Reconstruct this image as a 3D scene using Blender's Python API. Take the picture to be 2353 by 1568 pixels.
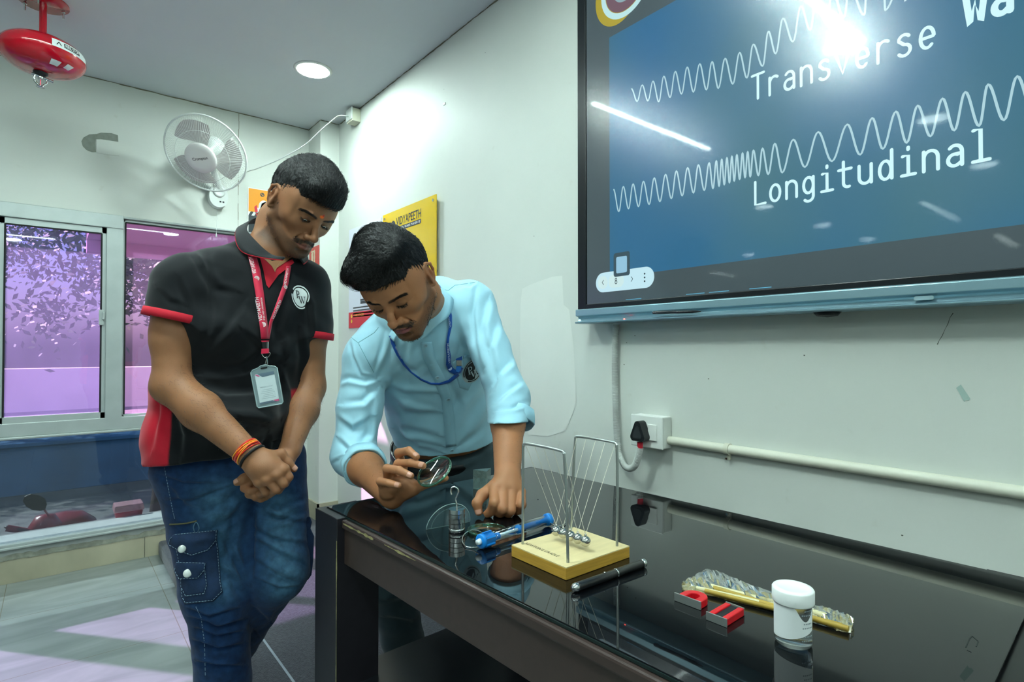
import bpy, bmesh, math, random
import numpy as np
from mathutils import Vector, Matrix
from mathutils.bvhtree import BVHTree
for _o in list(bpy.data.objects): bpy.data.objects.remove(_o)
scene = bpy.context.scene
COL = scene.collection
random.seed(7)
PI = math.pi

# ------------------------------------------------------------------ camera
CAMH = 1.18
YAW, PITCH, FPX = math.radians(38.93), math.radians(0.85), 1300.0
cam_data = bpy.data.cameras.new('camera')
cam = bpy.data.objects.new('camera', cam_data); COL.objects.link(cam)
cam_data.sensor_width = 36.0; cam_data.lens = FPX * 36.0 / 2353.0
cam_data.clip_start = 0.02; cam_data.clip_end = 300
cam.location = (0, 0, CAMH); cam.rotation_euler = (PI / 2 + PITCH, 0, -YAW)
scene.camera = cam

# ------------------------------------------------------------------ world and daylight
world = bpy.data.worlds.new('sky'); scene.world = world; world.use_nodes = True
_nt = world.node_tree
_sky = _nt.nodes.new('ShaderNodeTexSky'); _sky.sky_type = 'NISHITA'; _sky.sun_disc = False
_sky.sun_elevation = math.radians(41); _sky.sun_rotation = math.radians(140); _sky.air_density = 1.6; _sky.dust_density = 3
_bg = _nt.nodes['Background']; _nt.links.new(_sky.outputs[0], _bg.inputs[0]); _bg.inputs[1].default_value = 0.42
sun_d = bpy.data.lights.new('sun', 'SUN'); sun_d.energy = 44.0; sun_d.angle = math.radians(0.8); sun_d.color = (1.0, 0.74, 0.52)
sun = bpy.data.objects.new('sun', sun_d); COL.objects.link(sun)
_d = Vector((0.64 * math.cos(math.radians(40.6)), -0.77 * math.cos(math.radians(40.6)), -math.sin(math.radians(40.6))))
sun.rotation_euler = _d.to_track_quat('-Z', 'Y').to_euler(); sun.location = (-3, 9, 8)

vs = scene.view_settings
scene.display_settings.display_device = 'sRGB'
vs.view_transform = 'Standard'; vs.look = 'None'; vs.gamma = 1.0; vs.exposure = 0.14; vs.use_curve_mapping = False
LAMP_COL = (0.80, 1.0, 0.955)
E_DOWN, E_TUBE = 255.0, 120.0

# ------------------------------------------------------------------ helpers
_fh = Vector((math.sin(YAW), math.cos(YAW), 0)); RT = Vector((math.cos(YAW), -math.sin(YAW), 0))
FW = _fh * math.cos(PITCH) + Vector((0, 0, math.sin(PITCH))); UP = Vector((0, 0, math.cos(PITCH))) - _fh * math.sin(PITCH)
C0 = Vector((0, 0, CAMH))
def ray(x, y): return FW + RT * ((x - 1176.5) / FPX) + UP * ((784 - y) / FPX)
def P(x, y, Z): return C0 + ray(x, y) * Z
def PX(x, y, X): d = ray(x, y); return C0 + d * (X / d.x)
def PY(x, y, Y): d = ray(x, y); return C0 + d * (Y / d.y)
def PZ(x, y, z): d = ray(x, y); return C0 + d * ((z - CAMH) / d.z)

def srgb(c):
    if isinstance(c, str): c = tuple(int(c[i:i+2], 16) / 255 for i in (0, 2, 4))
    return tuple((v / 12.92 if v <= 0.04045 else ((v + 0.055) / 1.055) ** 2.4) for v in c)

MATS = {}
def mat(name, color='808080', rough=0.5, metal=0.0, emit=None, estr=0.0, spec=0.5, coat=0.0, coat_rough=0.05, noise=0.0, nscale=8.0, bump=0.0, bscale=200.0, col2=None, alpha=1.0, trans=0.0, ior=1.45, sss=0.0, sheen=0.0, aniso=None, stretch=None, bdist=0.001):
    if name in MATS: return MATS[name]
    m = bpy.data.materials.new(name); m.use_nodes = True; MATS[name] = m
    nt = m.node_tree; b = nt.nodes['Principled BSDF']
    c = srgb(color)
    b.inputs['Base Color'].default_value = (*c, 1); b.inputs['Roughness'].default_value = rough; b.inputs['Metallic'].default_value = metal
    b.inputs['Specular IOR Level'].default_value = spec; b.inputs['Coat Weight'].default_value = coat; b.inputs['Coat Roughness'].default_value = coat_rough
    b.inputs['IOR'].default_value = ior; b.inputs['Transmission Weight'].default_value = trans; b.inputs['Alpha'].default_value = alpha
    if sss: b.inputs['Subsurface Weight'].default_value = sss; b.inputs['Subsurface Radius'].default_value = (0.01, 0.004, 0.002); b.inputs['Subsurface Scale'].default_value = 1.0
    if sheen: b.inputs['Sheen Weight'].default_value = sheen; b.inputs['Sheen Roughness'].default_value = 0.4
    if emit is not None: b.inputs['Emission Color'].default_value = (*srgb(emit), 1); b.inputs['Emission Strength'].default_value = estr
    tc = None
    def coords():
        nonlocal tc
        if tc is None:
            tc = nt.nodes.new('ShaderNodeTexCoord')
            if stretch:
                mp = nt.nodes.new('ShaderNodeMapping'); mp.inputs['Scale'].default_value = stretch
                nt.links.new(tc.outputs['Object'], mp.inputs[0]); tc = mp; return mp.outputs[0]
        return tc.outputs[0] if tc.bl_idname == 'ShaderNodeMapping' else tc.outputs['Object']
    if noise or col2:
        n = nt.nodes.new('ShaderNodeTexNoise'); n.inputs['Scale'].default_value = nscale; n.inputs['Detail'].default_value = 6
        nt.links.new(coords(), n.inputs[0])
        r = nt.nodes.new('ShaderNodeValToRGB'); r.color_ramp.elements[0].position = 0.35; r.color_ramp.elements[1].position = 0.65
        c2 = srgb(col2) if col2 else tuple(v * (1 - noise) for v in c)
        r.color_ramp.elements[0].color = (*c2, 1); r.color_ramp.elements[1].color = (*c, 1)
        nt.links.new(n.outputs[0], r.inputs[0]); nt.links.new(r.outputs[0], b.inputs['Base Color'])
    if bump:
        n2 = nt.nodes.new('ShaderNodeTexNoise'); n2.inputs['Scale'].default_value = bscale; n2.inputs['Detail'].default_value = 3
        nt.links.new(coords(), n2.inputs[0])
        bp = nt.nodes.new('ShaderNodeBump'); bp.inputs['Strength'].default_value = bump; bp.inputs['Distance'].default_value = bdist
        nt.links.new(n2.outputs[0], bp.inputs['Height']); nt.links.new(bp.outputs[0], b.inputs['Normal'])
    return m

def glass_mat(name, tint='ffffff', gloss=0.08, rough=0.02, haze=0.0, hazecol='ffffff', fres=True):
    """thin clear sheet: light passes straight through, edges and grazing views reflect"""
    if name in MATS: return MATS[name]
    m = bpy.data.materials.new(name); m.use_nodes = True; MATS[name] = m; nt = m.node_tree
    for n in list(nt.nodes): nt.nodes.remove(n)
    out = nt.nodes.new('ShaderNodeOutputMaterial'); tr = nt.nodes.new('ShaderNodeBsdfTransparent'); gl = nt.nodes.new('ShaderNodeBsdfGlossy')
    tr.inputs[0].default_value = (*srgb(tint), 1); gl.inputs[0].default_value = (1, 1, 1, 1); gl.inputs['Roughness'].default_value = rough
    src = tr.outputs[0]
    if haze:
        df = nt.nodes.new('ShaderNodeBsdfDiffuse'); df.inputs[0].default_value = (*srgb(hazecol), 1)
        tl = nt.nodes.new('ShaderNodeBsdfTranslucent'); tl.inputs[0].default_value = (*srgb(hazecol), 1)
        a = nt.nodes.new('ShaderNodeMixShader'); a.inputs[0].default_value = 0.5; nt.links.new(df.outputs[0], a.inputs[1]); nt.links.new(tl.outputs[0], a.inputs[2])
        h = nt.nodes.new('ShaderNodeMixShader'); nz = nt.nodes.new('ShaderNodeTexNoise'); nz.inputs['Scale'].default_value = 3.0; nz.inputs['Detail'].default_value = 8
        mr = nt.nodes.new('ShaderNodeMapRange'); mr.inputs['To Min'].default_value = haze * 0.5; mr.inputs['To Max'].default_value = haze * 1.5
        nt.links.new(nz.outputs[0], mr.inputs[0]); nt.links.new(mr.outputs[0], h.inputs[0])
        nt.links.new(tr.outputs[0], h.inputs[1]); nt.links.new(a.outputs[0], h.inputs[2]); src = h.outputs[0]
    mx = nt.nodes.new('ShaderNodeMixShader')
    if fres:
        f = nt.nodes.new('ShaderNodeLayerWeight'); f.inputs[0].default_value = 0.18
        mm = nt.nodes.new('ShaderNodeMath'); mm.operation = 'MULTIPLY_ADD'; mm.inputs[1].default_value = 0.8; mm.inputs[2].default_value = gloss
        nt.links.new(f.outputs[0], mm.inputs[0]); nt.links.new(mm.outputs[0], mx.inputs[0])
    else: mx.inputs[0].default_value = gloss
    nt.links.new(src, mx.inputs[1]); nt.links.new(gl.outputs[0], mx.inputs[2]); nt.links.new(mx.outputs[0], out.inputs[0])
    return m

# ---- mesh builder
class MB:
    def __init__(s): s.v = []; s.f = []; s.sm = []; s.fm = []
    def add(s, vs, fs, smooth=False, mi=0):
        o = len(s.v); s.v += [tuple(v) for v in vs]; s.f += [tuple(i + o for i in f) for f in fs]; s.sm += [smooth] * len(fs); s.fm += [mi] * len(fs)
    def box(s, lo, hi, M=None, mi=0):
        x0, y0, z0 = lo; x1, y1, z1 = hi
        vs = [Vector(p) for p in ((x0,y0,z0),(x1,y0,z0),(x1,y1,z0),(x0,y1,z0),(x0,y0,z1),(x1,y0,z1),(x1,y1,z1),(x0,y1,z1))]
        if M is not None: vs = [M @ v for v in vs]
        s.add(vs, [(0,3,2,1),(4,5,6,7),(0,1,5,4),(1,2,6,5),(2,3,7,6),(3,0,4,7)], False, mi)
    def tube(s, pts, r, n=12, closed=False, caps=True, mi=0, smooth=True):
        pts = [Vector(p) for p in pts]; N = len(pts)
        rs = r if isinstance(r, (list, tuple)) else [r] * N
        t0 = (pts[1] - pts[0]).normalized(); a = t0.orthogonal().normalized(); rings = []
        for i in range(N):
            if closed: t = (pts[(i+1) % N] - pts[i-1])
            else: t = pts[min(i+1, N-1)] - pts[max(i-1, 0)]
            t = t.normalized() if t.length > 1e-9 else t0
            a = (a - t * a.dot(t)); a = a.normalized() if a.length > 1e-6 else t.orthogonal().normalized(); b = t.cross(a)
            rings.append([pts[i] + (a * math.cos(2*PI*k/n) + b * math.sin(2*PI*k/n)) * rs[i] for k in range(n)])
        vs = [v for R in rings for v in R]; fs = []
        for i in range(N if closed else N-1):
            j = (i+1) % N
            for k in range(n): fs.append((i*n+k, i*n+(k+1)%n, j*n+(k+1)%n, j*n+k))
        s.add(vs, fs, smooth, mi)
        if caps and not closed:
            s.add(rings[0], [tuple(range(n-1, -1, -1))], False, mi); s.add(rings[-1], [tuple(range(n))], False, mi)
    def lathe(s, prof, n=32, M=None, mi=0, smooth=True, sx=1.0, sy=1.0):
        vs = []; fs = []
        for r, z in prof:
            for k in range(n):
                a = 2*PI*k/n; v = Vector((r*math.cos(a)*sx, r*math.sin(a)*sy, z)); vs.append(M @ v if M is not None else v)
        for i in range(len(prof)-1):
            for k in range(n): fs.append((i*n+k, i*n+(k+1)%n, (i+1)*n+(k+1)%n, (i+1)*n+k))
        if tuple(prof[0]) == tuple(prof[-1]): s.add(vs, fs, smooth, mi); return
        if prof[0][0] > 1e-6: fs.append(tuple(range(n-1, -1, -1)))
        if prof[-1][0] > 1e-6: fs.append(tuple(range((len(prof)-1)*n, len(prof)*n)))
        s.add(vs, fs, smooth, mi)
    def prism(s, poly, z0, z1, M=None, mi=0, smooth=False):
        n = len(poly); vs = [Vector((p[0], p[1], z0)) for p in poly] + [Vector((p[0], p[1], z1)) for p in poly]
        if M is not None: vs = [M @ v for v in vs]
        s.add(vs, [tuple(range(n-1, -1, -1)), tuple(range(n, 2*n))], False, mi)
        s.add(vs, [(k, (k+1)%n, n+(k+1)%n, n+k) for k in range(n)], smooth, mi)
    def ribbon(s, pts, w, nrm, th=0.0, mi=0):
        """flat band along pts lying in the plane with normal nrm"""
        pts = [Vector(p) for p in pts]; nrm = Vector(nrm).normalized(); L = []; R = []
        for i, p in enumerate(pts):
            t = (pts[min(i+1, len(pts)-1)] - pts[max(i-1, 0)]).normalized(); sd = nrm.cross(t)
            ww = w[i] if isinstance(w, (list, tuple)) else w
            L.append(p + sd*ww/2); R.append(p - sd*ww/2)
        n = len(pts); vs = L + R; s.add(vs, [(i, i+1, n+i+1, n+i) for i in range(n-1)], False, mi)
        if th:
            vs2 = [v + nrm*th for v in vs]; s.add(vs2, [(i+1, i, n+i, n+i+1) for i in range(n-1)], False, mi)
    def build(s, name, m, parent=None, loc=None, bevel=0.0, weld=False, subsurf=0, seg=2):
        me = bpy.data.meshes.new(name); me.from_pydata(s.v, [], s.f); me.validate(clean_customdata=False)
        if len(me.polygons) == len(s.sm):
            me.polygons.foreach_set('use_smooth', s.sm); me.polygons.foreach_set('material_index', s.fm)
        for mm in (m if isinstance(m, (list, tuple)) else [m]): me.materials.append(mm)
        if weld:
            bm = bmesh.new(); bm.from_mesh(me); bmesh.ops.remove_doubles(bm, verts=bm.verts, dist=1e-5); bmesh.ops.recalc_face_normals(bm, faces=bm.faces); bm.to_mesh(me); bm.free()
        o = bpy.data.objects.new(name, me); COL.objects.link(o)
        if bevel:
            b = o.modifiers.new('bevel', 'BEVEL'); b.width = bevel; b.segments = seg; b.limit_method = 'ANGLE'; b.angle_limit = math.radians(40); b.harden_normals = False
        if subsurf:
            q = o.modifiers.new('sub', 'SUBSURF'); q.levels = subsurf; q.render_levels = subsurf
        if parent is not None: o.parent = parent; o.matrix_parent_inverse = parent.matrix_basis.inverted()
        return o

def empty(name, loc=(0,0,0)):
    o = bpy.data.objects.new(name, None); COL.objects.link(o); o.location = loc; o.empty_display_size = 0.05; return o
def tag(o, label=None, cat=None, group=None, kind=None):
    if label: o['label'] = label
    if cat: o['category'] = cat
    if group: o['group'] = group
    if kind: o['kind'] = kind
    return o
def thing(name, label, cat, loc=(0,0,0), group=None): return tag(empty(name, loc), label, cat, group)
def struct(o): o['kind'] = 'structure'; return o
def copy_tree(src, label=None):
    c = src.copy(); COL.objects.link(c)
    if label: c['label'] = label
    for ch in [o for o in bpy.data.objects if o.parent == src]:
        d = copy_tree(ch); d.parent = c; d.matrix_parent_inverse = ch.matrix_parent_inverse.copy()
    return c
def frame(origin, xdir, ydir):
    x = Vector(xdir).normalized(); y = Vector(ydir); y = (y - x*y.dot(x)).normalized(); z = x.cross(y)
    return Matrix(((x.x, y.x, z.x, origin[0]), (x.y, y.y, z.y, origin[1]), (x.z, y.z, z.z, origin[2]), (0,0,0,1)))
def catmull(pts, n=8, closed=False):
    pts = [Vector(p) for p in pts]; N = len(pts); out = []
    rng = range(N if closed else N-1)
    for i in rng:
        if closed: p0, p1, p2, p3 = pts[i-1], pts[i], pts[(i+1)%N], pts[(i+2)%N]
        else: p0, p1, p2, p3 = pts[max(i-1,0)], pts[i], pts[i+1], pts[min(i+2,N-1)]
        for k in range(n):
            t = k/n; out.append(0.5*((2*p1) + (p2-p0)*t + (2*p0-5*p1+4*p2-p3)*t*t + (3*p1-p0-3*p2+p3)*t*t*t))
    if not closed: out.append(pts[-1])
    return out
def rrect(w, h, r, n=5, cx=0, cy=0):
    out = []
    for (sx, sy, a0) in ((1,1,0),(-1,1,90),(-1,-1,180),(1,-1,270)):
        for k in range(n+1):
            a = math.radians(a0 + 90*k/n); out.append((cx + sx*(w/2-r) + r*math.cos(a), cy + sy*(h/2-r) + r*math.sin(a)))
    return out

_tc = {}
def text_mesh(s, size=1.0, bold=0.0):
    """list of verts (x,y) and faces of a line of lettering, left baseline at the origin"""
    key = (s, bold)
    if key not in _tc:
        cu = bpy.data.curves.new('t', 'FONT'); cu.body = s; cu.size = 1.0; cu.resolution_u = 3; cu.offset = bold
        ob = bpy.data.objects.new('t', cu); COL.objects.link(ob); bpy.context.view_layer.update()
        me = ob.to_mesh(); vv = [(v.co.x, v.co.y) for v in me.vertices]; ff = [tuple(p.vertices) for p in me.polygons]
        ob.to_mesh_clear(); bpy.data.objects.remove(ob); bpy.data.curves.remove(cu)
        _tc[key] = (vv, ff)
    vv, ff = _tc[key]
    return [(x*size, y*size) for x, y in vv], ff
def text_w(s, size=1.0, bold=0.0): return max(x for x, y in text_mesh(s, size, bold)[0])
def add_text(mb, s, M, size, bold=0.0, width=None, mi=0, center=False, sy=1.0):
    vv, ff = text_mesh(s, 1.0, bold); W = max(v[0] for v in vv)
    sx = (width / W) if width else size
    ox = -W*sx/2 if center else 0
    mb.add([M @ Vector((x*sx+ox, y*size*sy, 0)) for x, y in vv], ff, False, mi)

# ---- serif PW monogram as polygons (unit circle radius 1)
def bar(a, b, w):
    a = Vector((*a, 0)); b = Vector((*b, 0)); t = (b-a).normalized(); n = Vector((-t.y, t.x, 0))*w/2
    return [(a+n)[:2], (a-n)[:2], (b-n)[:2], (b+n)[:2]]
def monogram():
    polys = [bar((-.42,.62),(-.42,-.12),.13), bar((-.55,.62),(-.3,.62),.05), bar((-.58,-.12),(-.26,-.12),.05)]
    arc = [(-.42+.30*math.sin(t)*1.15, .42+.2*math.cos(t)) for t in np.linspace(0, PI, 12)]
    for i in range(11): polys.append(bar(arc[i], arc[i+1], .05+.07*math.sin(PI*i/10)))
    for a, b, w in (((-.18,.05),(.06,-.62),.13),((.06,-.62),(.24,.02),.055),((.22,.05),(.42,-.62),.13),((.42,-.62),(.64,.05),.055),((-.3,.06),(-.05,.06),.05),((.1,.06),(.35,.06),.05),((.52,.06),(.74,.06),.05)): polys.append(bar(a, b, w))
    return polys
def arcband(r0, r1, a0, a1, n=24):
    out = []
    for k in range(n):
        t0 = math.radians(a0+(a1-a0)*k/n); t1 = math.radians(a0+(a1-a0)*(k+1)/n)
        out.append([(r0*math.cos(t0), r0*math.sin(t0)), (r1*math.cos(t0), r1*math.sin(t0)), (r1*math.cos(t1), r1*math.sin(t1)), (r0*math.cos(t1), r0*math.sin(t1))])
    return out
def disc(r, n=40): return [(r*math.cos(2*PI*k/n), r*math.sin(2*PI*k/n)) for k in range(n)]
def add_polys(mb, polys, M, sx=1.0, sy=1.0, z=0.0, mi=0):
    for p in polys: mb.add([M @ Vector((x*sx, y*sy, z)) for x, y in p], [tuple(range(len(p)))], False, mi)
# ================================================================== ROOM
CEIL = 2.67; WX = 1.45; WY = 3.83; XL = -9.5; YF = -5.0; YB = 7.5; PZT = 0.08
def wall_mat():
    m = bpy.data.materials.new('wall_paint'); m.use_nodes = True; nt = m.node_tree; b = nt.nodes['Principled BSDF']; b.inputs['Roughness'].default_value = 0.55
    tc = nt.nodes.new('ShaderNodeTexCoord')
    n = nt.nodes.new('ShaderNodeTexNoise'); n.inputs['Scale'].default_value = 1.3; n.inputs['Detail'].default_value = 8; nt.links.new(tc.outputs['Object'], n.inputs[0])
    r = nt.nodes.new('ShaderNodeValToRGB'); r.color_ramp.elements[0].position = .3; r.color_ramp.elements[1].position = .7
    r.color_ramp.elements[0].color = (*srgb('d2d6cf'), 1); r.color_ramp.elements[1].color = (*srgb('dde1da'), 1); nt.links.new(n.outputs[0], r.inputs[0])
    n3 = nt.nodes.new('ShaderNodeTexNoise'); n3.inputs['Scale'].default_value = 14; n3.inputs['Detail'].default_value = 4; nt.links.new(tc.outputs['Object'], n3.inputs[0])
    r3 = nt.nodes.new('ShaderNodeValToRGB'); r3.color_ramp.elements[0].position = .70; r3.color_ramp.elements[1].position = .80; r3.color_ramp.elements[0].color = (0,0,0,1); r3.color_ramp.elements[1].color = (.28,.28,.28,1)
    nt.links.new(n3.outputs[0], r3.inputs[0])
    mx = nt.nodes.new('ShaderNodeMix'); mx.data_type = 'RGBA'; nt.links.new(r3.outputs[0], mx.inputs[0]); nt.links.new(r.outputs[0], mx.inputs[6]); mx.inputs[7].default_value = (*srgb('b9b6a4'), 1)
    nt.links.new(mx.outputs[2], b.inputs['Base Color'])
    bp = nt.nodes.new('ShaderNodeBump'); bp.inputs['Strength'].default_value = .12; bp.inputs['Distance'].default_value = .01; n2 = nt.nodes.new('ShaderNodeTexNoise'); n2.inputs['Scale'].default_value = 9; n2.inputs['Detail'].default_value = 6
    nt.links.new(tc.outputs['Object'], n2.inputs[0]); nt.links.new(n2.outputs[0], bp.inputs['Height']); nt.links.new(bp.outputs[0], b.inputs['Normal'])
    return m
M_WALL = wall_mat()
M_CEIL = mat('ceiling_paint', 'd6dbe0', .7, noise=.04, nscale=1.5)
def tile_mat():
    m = bpy.data.materials.new('floor_tile'); m.use_nodes = True; nt = m.node_tree; b = nt.nodes['Principled BSDF']
    b.inputs['Roughness'].default_value = .17; b.inputs['Specular IOR Level'].default_value = .5
    tc = nt.nodes.new('ShaderNodeTexCoord'); sp = nt.nodes.new('ShaderNodeSeparateXYZ'); nt.links.new(tc.outputs['Object'], sp.inputs[0])
    def joint(out, off, size):
        a = nt.nodes.new('ShaderNodeMath'); a.operation = 'ADD'; a.inputs[1].default_value = off; nt.links.new(out, a.inputs[0])
        c = nt.nodes.new('ShaderNodeMath'); c.operation = 'PINGPONG'; c.inputs[1].default_value = size/2; nt.links.new(a.outputs[0], c.inputs[0])
        d = nt.nodes.new('ShaderNodeMath'); d.operation = 'LESS_THAN'; d.inputs[1].default_value = .0016; nt.links.new(c.outputs[0], d.inputs[0]); return d.outputs[0]
    j1 = joint(sp.outputs[0], -0.423, .60); j2 = joint(sp.outputs[1], -2.72, .60)
    mxx = nt.nodes.new('ShaderNodeMath'); mxx.operation = 'MAXIMUM'; nt.links.new(j1, mxx.inputs[0]); nt.links.new(j2, mxx.inputs[1])
    n = nt.nodes.new('ShaderNodeTexNoise'); n.inputs['Scale'].default_value = 2.2; n.inputs['Detail'].default_value = 9; n.inputs['Distortion'].default_value = 1.2
    mp = nt.nodes.new('ShaderNodeMapping'); mp.inputs['Scale'].default_value = (1, 3.2, 1); nt.links.new(tc.outputs['Object'], mp.inputs[0]); nt.links.new(mp.outputs[0], n.inputs[0])
    r = nt.nodes.new('ShaderNodeValToRGB'); r.color_ramp.elements[0].position = .32; r.color_ramp.elements[1].position = .68
    r.color_ramp.elements[0].color = (*srgb('7e8684'), 1); r.color_ramp.elements[1].color = (*srgb('929997'), 1); nt.links.new(n.outputs[0], r.inputs[0])
    mx = nt.nodes.new('ShaderNodeMix'); mx.data_type = 'RGBA'; nt.links.new(mxx.outputs[0], mx.inputs[0]); nt.links.new(r.outputs[0], mx.inputs[6]); mx.inputs[7].default_value = (*srgb('77766c'), 1)
    nt.links.new(mx.outputs[2], b.inputs['Base Color'])
    return m
M_TILE = tile_mat()
m = MB(); m.box((XL, YF, -.12), (WX+.15, WY, 0)); m.box((XL, WY, -.12), (-2.4, YB, 0)); fl = struct(m.build('floor', M_TILE))
m = MB(); m.box((XL, YF, CEIL), (WX+.15, WY+.2, CEIL+.12)); m.box((XL, WY+.2, CEIL), (-2.4, YB, CEIL+.12)); struct(m.build('ceiling', M_CEIL))
m = MB(); m.box((WX, YF, -.12), (WX+.15, WY+.2, CEIL)); struct(m.build('wall_right', M_WALL))
m = MB(); m.box((XL-.15, YF-.15, -.12), (WX+.15, YF, CEIL+.12)); struct(m.build('wall_front', M_WALL))
m = MB(); m.box((XL-.15, YF, -.12), (XL, YB, CEIL+.12)); m.box((XL-.15, YB, -.12), (-2.3, YB+.15, CEIL+.12)); m.box((-2.4, WY+.2, -.12), (-2.25, YB, CEIL)); struct(m.build('wall_left', M_WALL))
# window wall: opening X -1.9..1.0, z .27..1.93 ; upper sliding window above a fixed lower glazed panel
WZ0, WZ1, WM0, WM1 = .195, 1.925, .737, .80
OX0, OX1 = -1.9, 1.02
m = MB()
m.box((-2.4, WY, WZ1), (WX, WY+.2, CEIL)); m.box((-2.4, WY, -.12), (OX0, WY+.2, WZ1)); m.box((OX1, WY, -.12), (WX, WY+.2, WZ1)); m.box((OX0, WY+.0, -.12), (OX1, WY+.2, WZ0-.0))
struct(m.build('wall_back', M_WALL))
# corner column
m = MB(); m.box((1.325, 3.615, 0), (WX, WY, CEIL)); struct(m.build('wall_column', M_WALL))
# plaster edge line at ceiling + panel joint lines on the window wall
M_CRACK = mat('crack_dark', '7d7a68', .9)
m = MB()
jx = PY(549, 257, WY).x
for a in range(14):
    z0 = CEIL - .002 - a*.052; m.box((jx-.0015+.001*math.sin(a*2.1), WY-.0012, z0-.052), (jx+.0008+.001*math.sin(a*1.7), WY+.001, z0))
def crackline(mb, a, b, n, w, nrm, jit=.003, seed=1):
    rnd = random.Random(seed); a = Vector(a); b = Vector(b); pts = []
    for i in range(n+1):
        t = i/n; pts.append(a.lerp(b, t) + Vector((0, 0, rnd.uniform(-jit, jit))))
    mb.ribbon(pts, [w*(.5+rnd.random()) for _ in pts], nrm)
crackline(m, (-.9, WY-.0015, CEIL-.004), (1.325, WY-.0015, CEIL-.004), 60, .006, (0,-1,0), .0015, 3)
crackline(m, (1.3235, 3.615, CEIL-.004), (1.3235, WY, CEIL-.004), 8, .006, (-1,0,0), .001, 4)
crackline(m, (1.325, 3.6135, CEIL-.004), (WX, 3.6135, CEIL-.004), 8, .005, (0,-1,0), .001, 5)
crackline(m, (WX-.0015, 1.0, CEIL-.004), (WX-.0015, 3.6, CEIL-.004), 90, .007, (-1,0,0), .002, 6)
struct(m.build('trim_1', M_CRACK))
# peeled plaster patch on the window wall
M_PEEL = mat('peeled_plaster', '8f958c', .8, noise=.15, nscale=40)
pp = [(192,316),(205,309),(222,308),(232,305),(256,306),(271,311),(272,326),(258,324),(246,322),(232,320),(220,320),(219,328),(220,340),(221,350),(211,350),(199,345),(190,336),(187,325)]
m = MB(); q = [PY(x, y, WY-.0012) for x, y in pp]; m.add(q, [tuple(range(len(q)))]); tag(m.build('peeled_patch', M_PEEL), 'grey patch of peeled paint on the wall above the purple windows', 'wall patch')
m = MB(); q = [PY(x, y, WY-.004) for x, y in ((221,321),(247,324),(272,327),(274,343),(274,358),(250,356),(222,351))]
m.add(q + [v+Vector((0,.004,0)) for v in q], [(6,5,4,3,2,1,0)] + [(k,(k+1)%7,7+(k+1)%7,7+k) for k in range(7)]); tag(m.build('plaster_filler', M_WALL), 'square of fresh filler with a cracked outline beside the grey peeled patch', 'wall patch')
# repainted whiter patch on right wall
M_PATCH = mat('fresh_white_paint', 'e4e7e0', .55, noise=.03, nscale=6)
m = MB(); pts = [(1292,634),(1270,636),(1235,648),(1215,656),(1200,664),(1196,700),(1195,800),(1200,900),(1205,960),(1215,1000),(1260,1003),(1300,990),(1324,930),(1322,880),(1318,800),(1308,712),(1295,700)]
q = [PX(x, y, WX-.0012) for x, y in pts]; m.add(q, [tuple(range(len(q)))]); tag(m.build('paint_patch', M_PATCH), 'whiter repainted patch on the wall left of the wall screen', 'wall patch')
# skirting under the lower window
M_SKIRT = mat('skirting_tile', 'b9b49b', .35, noise=.22, nscale=5, stretch=(1,1,.5))
M_MORTAR = mat('rough_mortar', '8d9083', .95, noise=.35, nscale=30, bump=.6, bscale=60)
m = MB()
sj = PY(332, 1250, WY).x
m.box((-2.4, WY-.012, 0), (sj-.001, WY, .12)); m.box((sj+.001, WY-.012, 0), (1.325, WY, .12)); struct(m.build('baseboard_back', M_SKIRT, bevel=.001))
m = MB(); m.box((1.313, 3.603, .0), (WX, 3.615, .19)); m.box((1.313, 3.603, 0), (1.325, WY, .19)); struct(m.build('baseboard_right', M_SKIRT))
m = MB(); rnd = random.Random(5); N = 150
vs = []
for i in range(N+1):
    x = -2.4 + 3.72*i/N; h0 = .120 - rnd.random()*.006; h1 = .134+rnd.random()*.016
    vs += [(x, WY-.013-rnd.random()*.004, h0), (x, WY-.012, h1), (x, WY, h1)]
m.add(vs, [(3*i+a, 3*i+3+a, 3*i+4+a, 3*i+1+a) for i in range(N) for a in (0, 1)], True); struct(m.build('trim_2', M_MORTAR))
m = MB(); m.box((OX0, WY-.008, .13), (OX1, WY+.02, WZ0-.002)); struct(m.build('trim_3', mat('sill_cement', 'a9b0ac', .8, noise=.25, nscale=7)))
# windows
M_ALU = mat('grey_aluminium', 'b4bdbb', .38, metal=.25, noise=.08, nscale=10)
M_GASK = mat('black_gasket', '15171a', .7)
M_PURP = glass_mat('purple_glass', 'cabbe4', gloss=.05, rough=.015, haze=.06, hazecol='bfb0ea')
M_PURPD = glass_mat('purple_glass_dirty', 'bbb2e2', gloss=.06, rough=.02, haze=.13, hazecol='aaa2dc')
M_BLUE = glass_mat('blue_tinted_glass', '8799a8', gloss=.05, rough=.015, haze=.02, hazecol='8090a0')
w1 = struct(empty('window_1', (0, WY, WM1)))
m = MB()
YW = WY + .01
m.box((OX0, WY-.025, WZ1-.075), (.292, WY+.07, WZ1)) ; m.box((OX0, WY-.02, WM0), (OX1, WY+.09, WM1+.005)); m.box((OX0, WY-.035, WM0-.012), (OX1, WY+.0, WM0))
m.box((.292, WY-.005, WZ1-.012), (OX1, WY+.07, WZ1))
for x0, x1 in ((.215, .292), (OX0, OX0+.05), (OX1-.04, OX1), (-.80, -.70)): m.box((x0, WY-.02, WM1), (x1, WY+.09, WZ1-.005))
m.build('window_frame', M_ALU, w1, bevel=.003)
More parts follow.
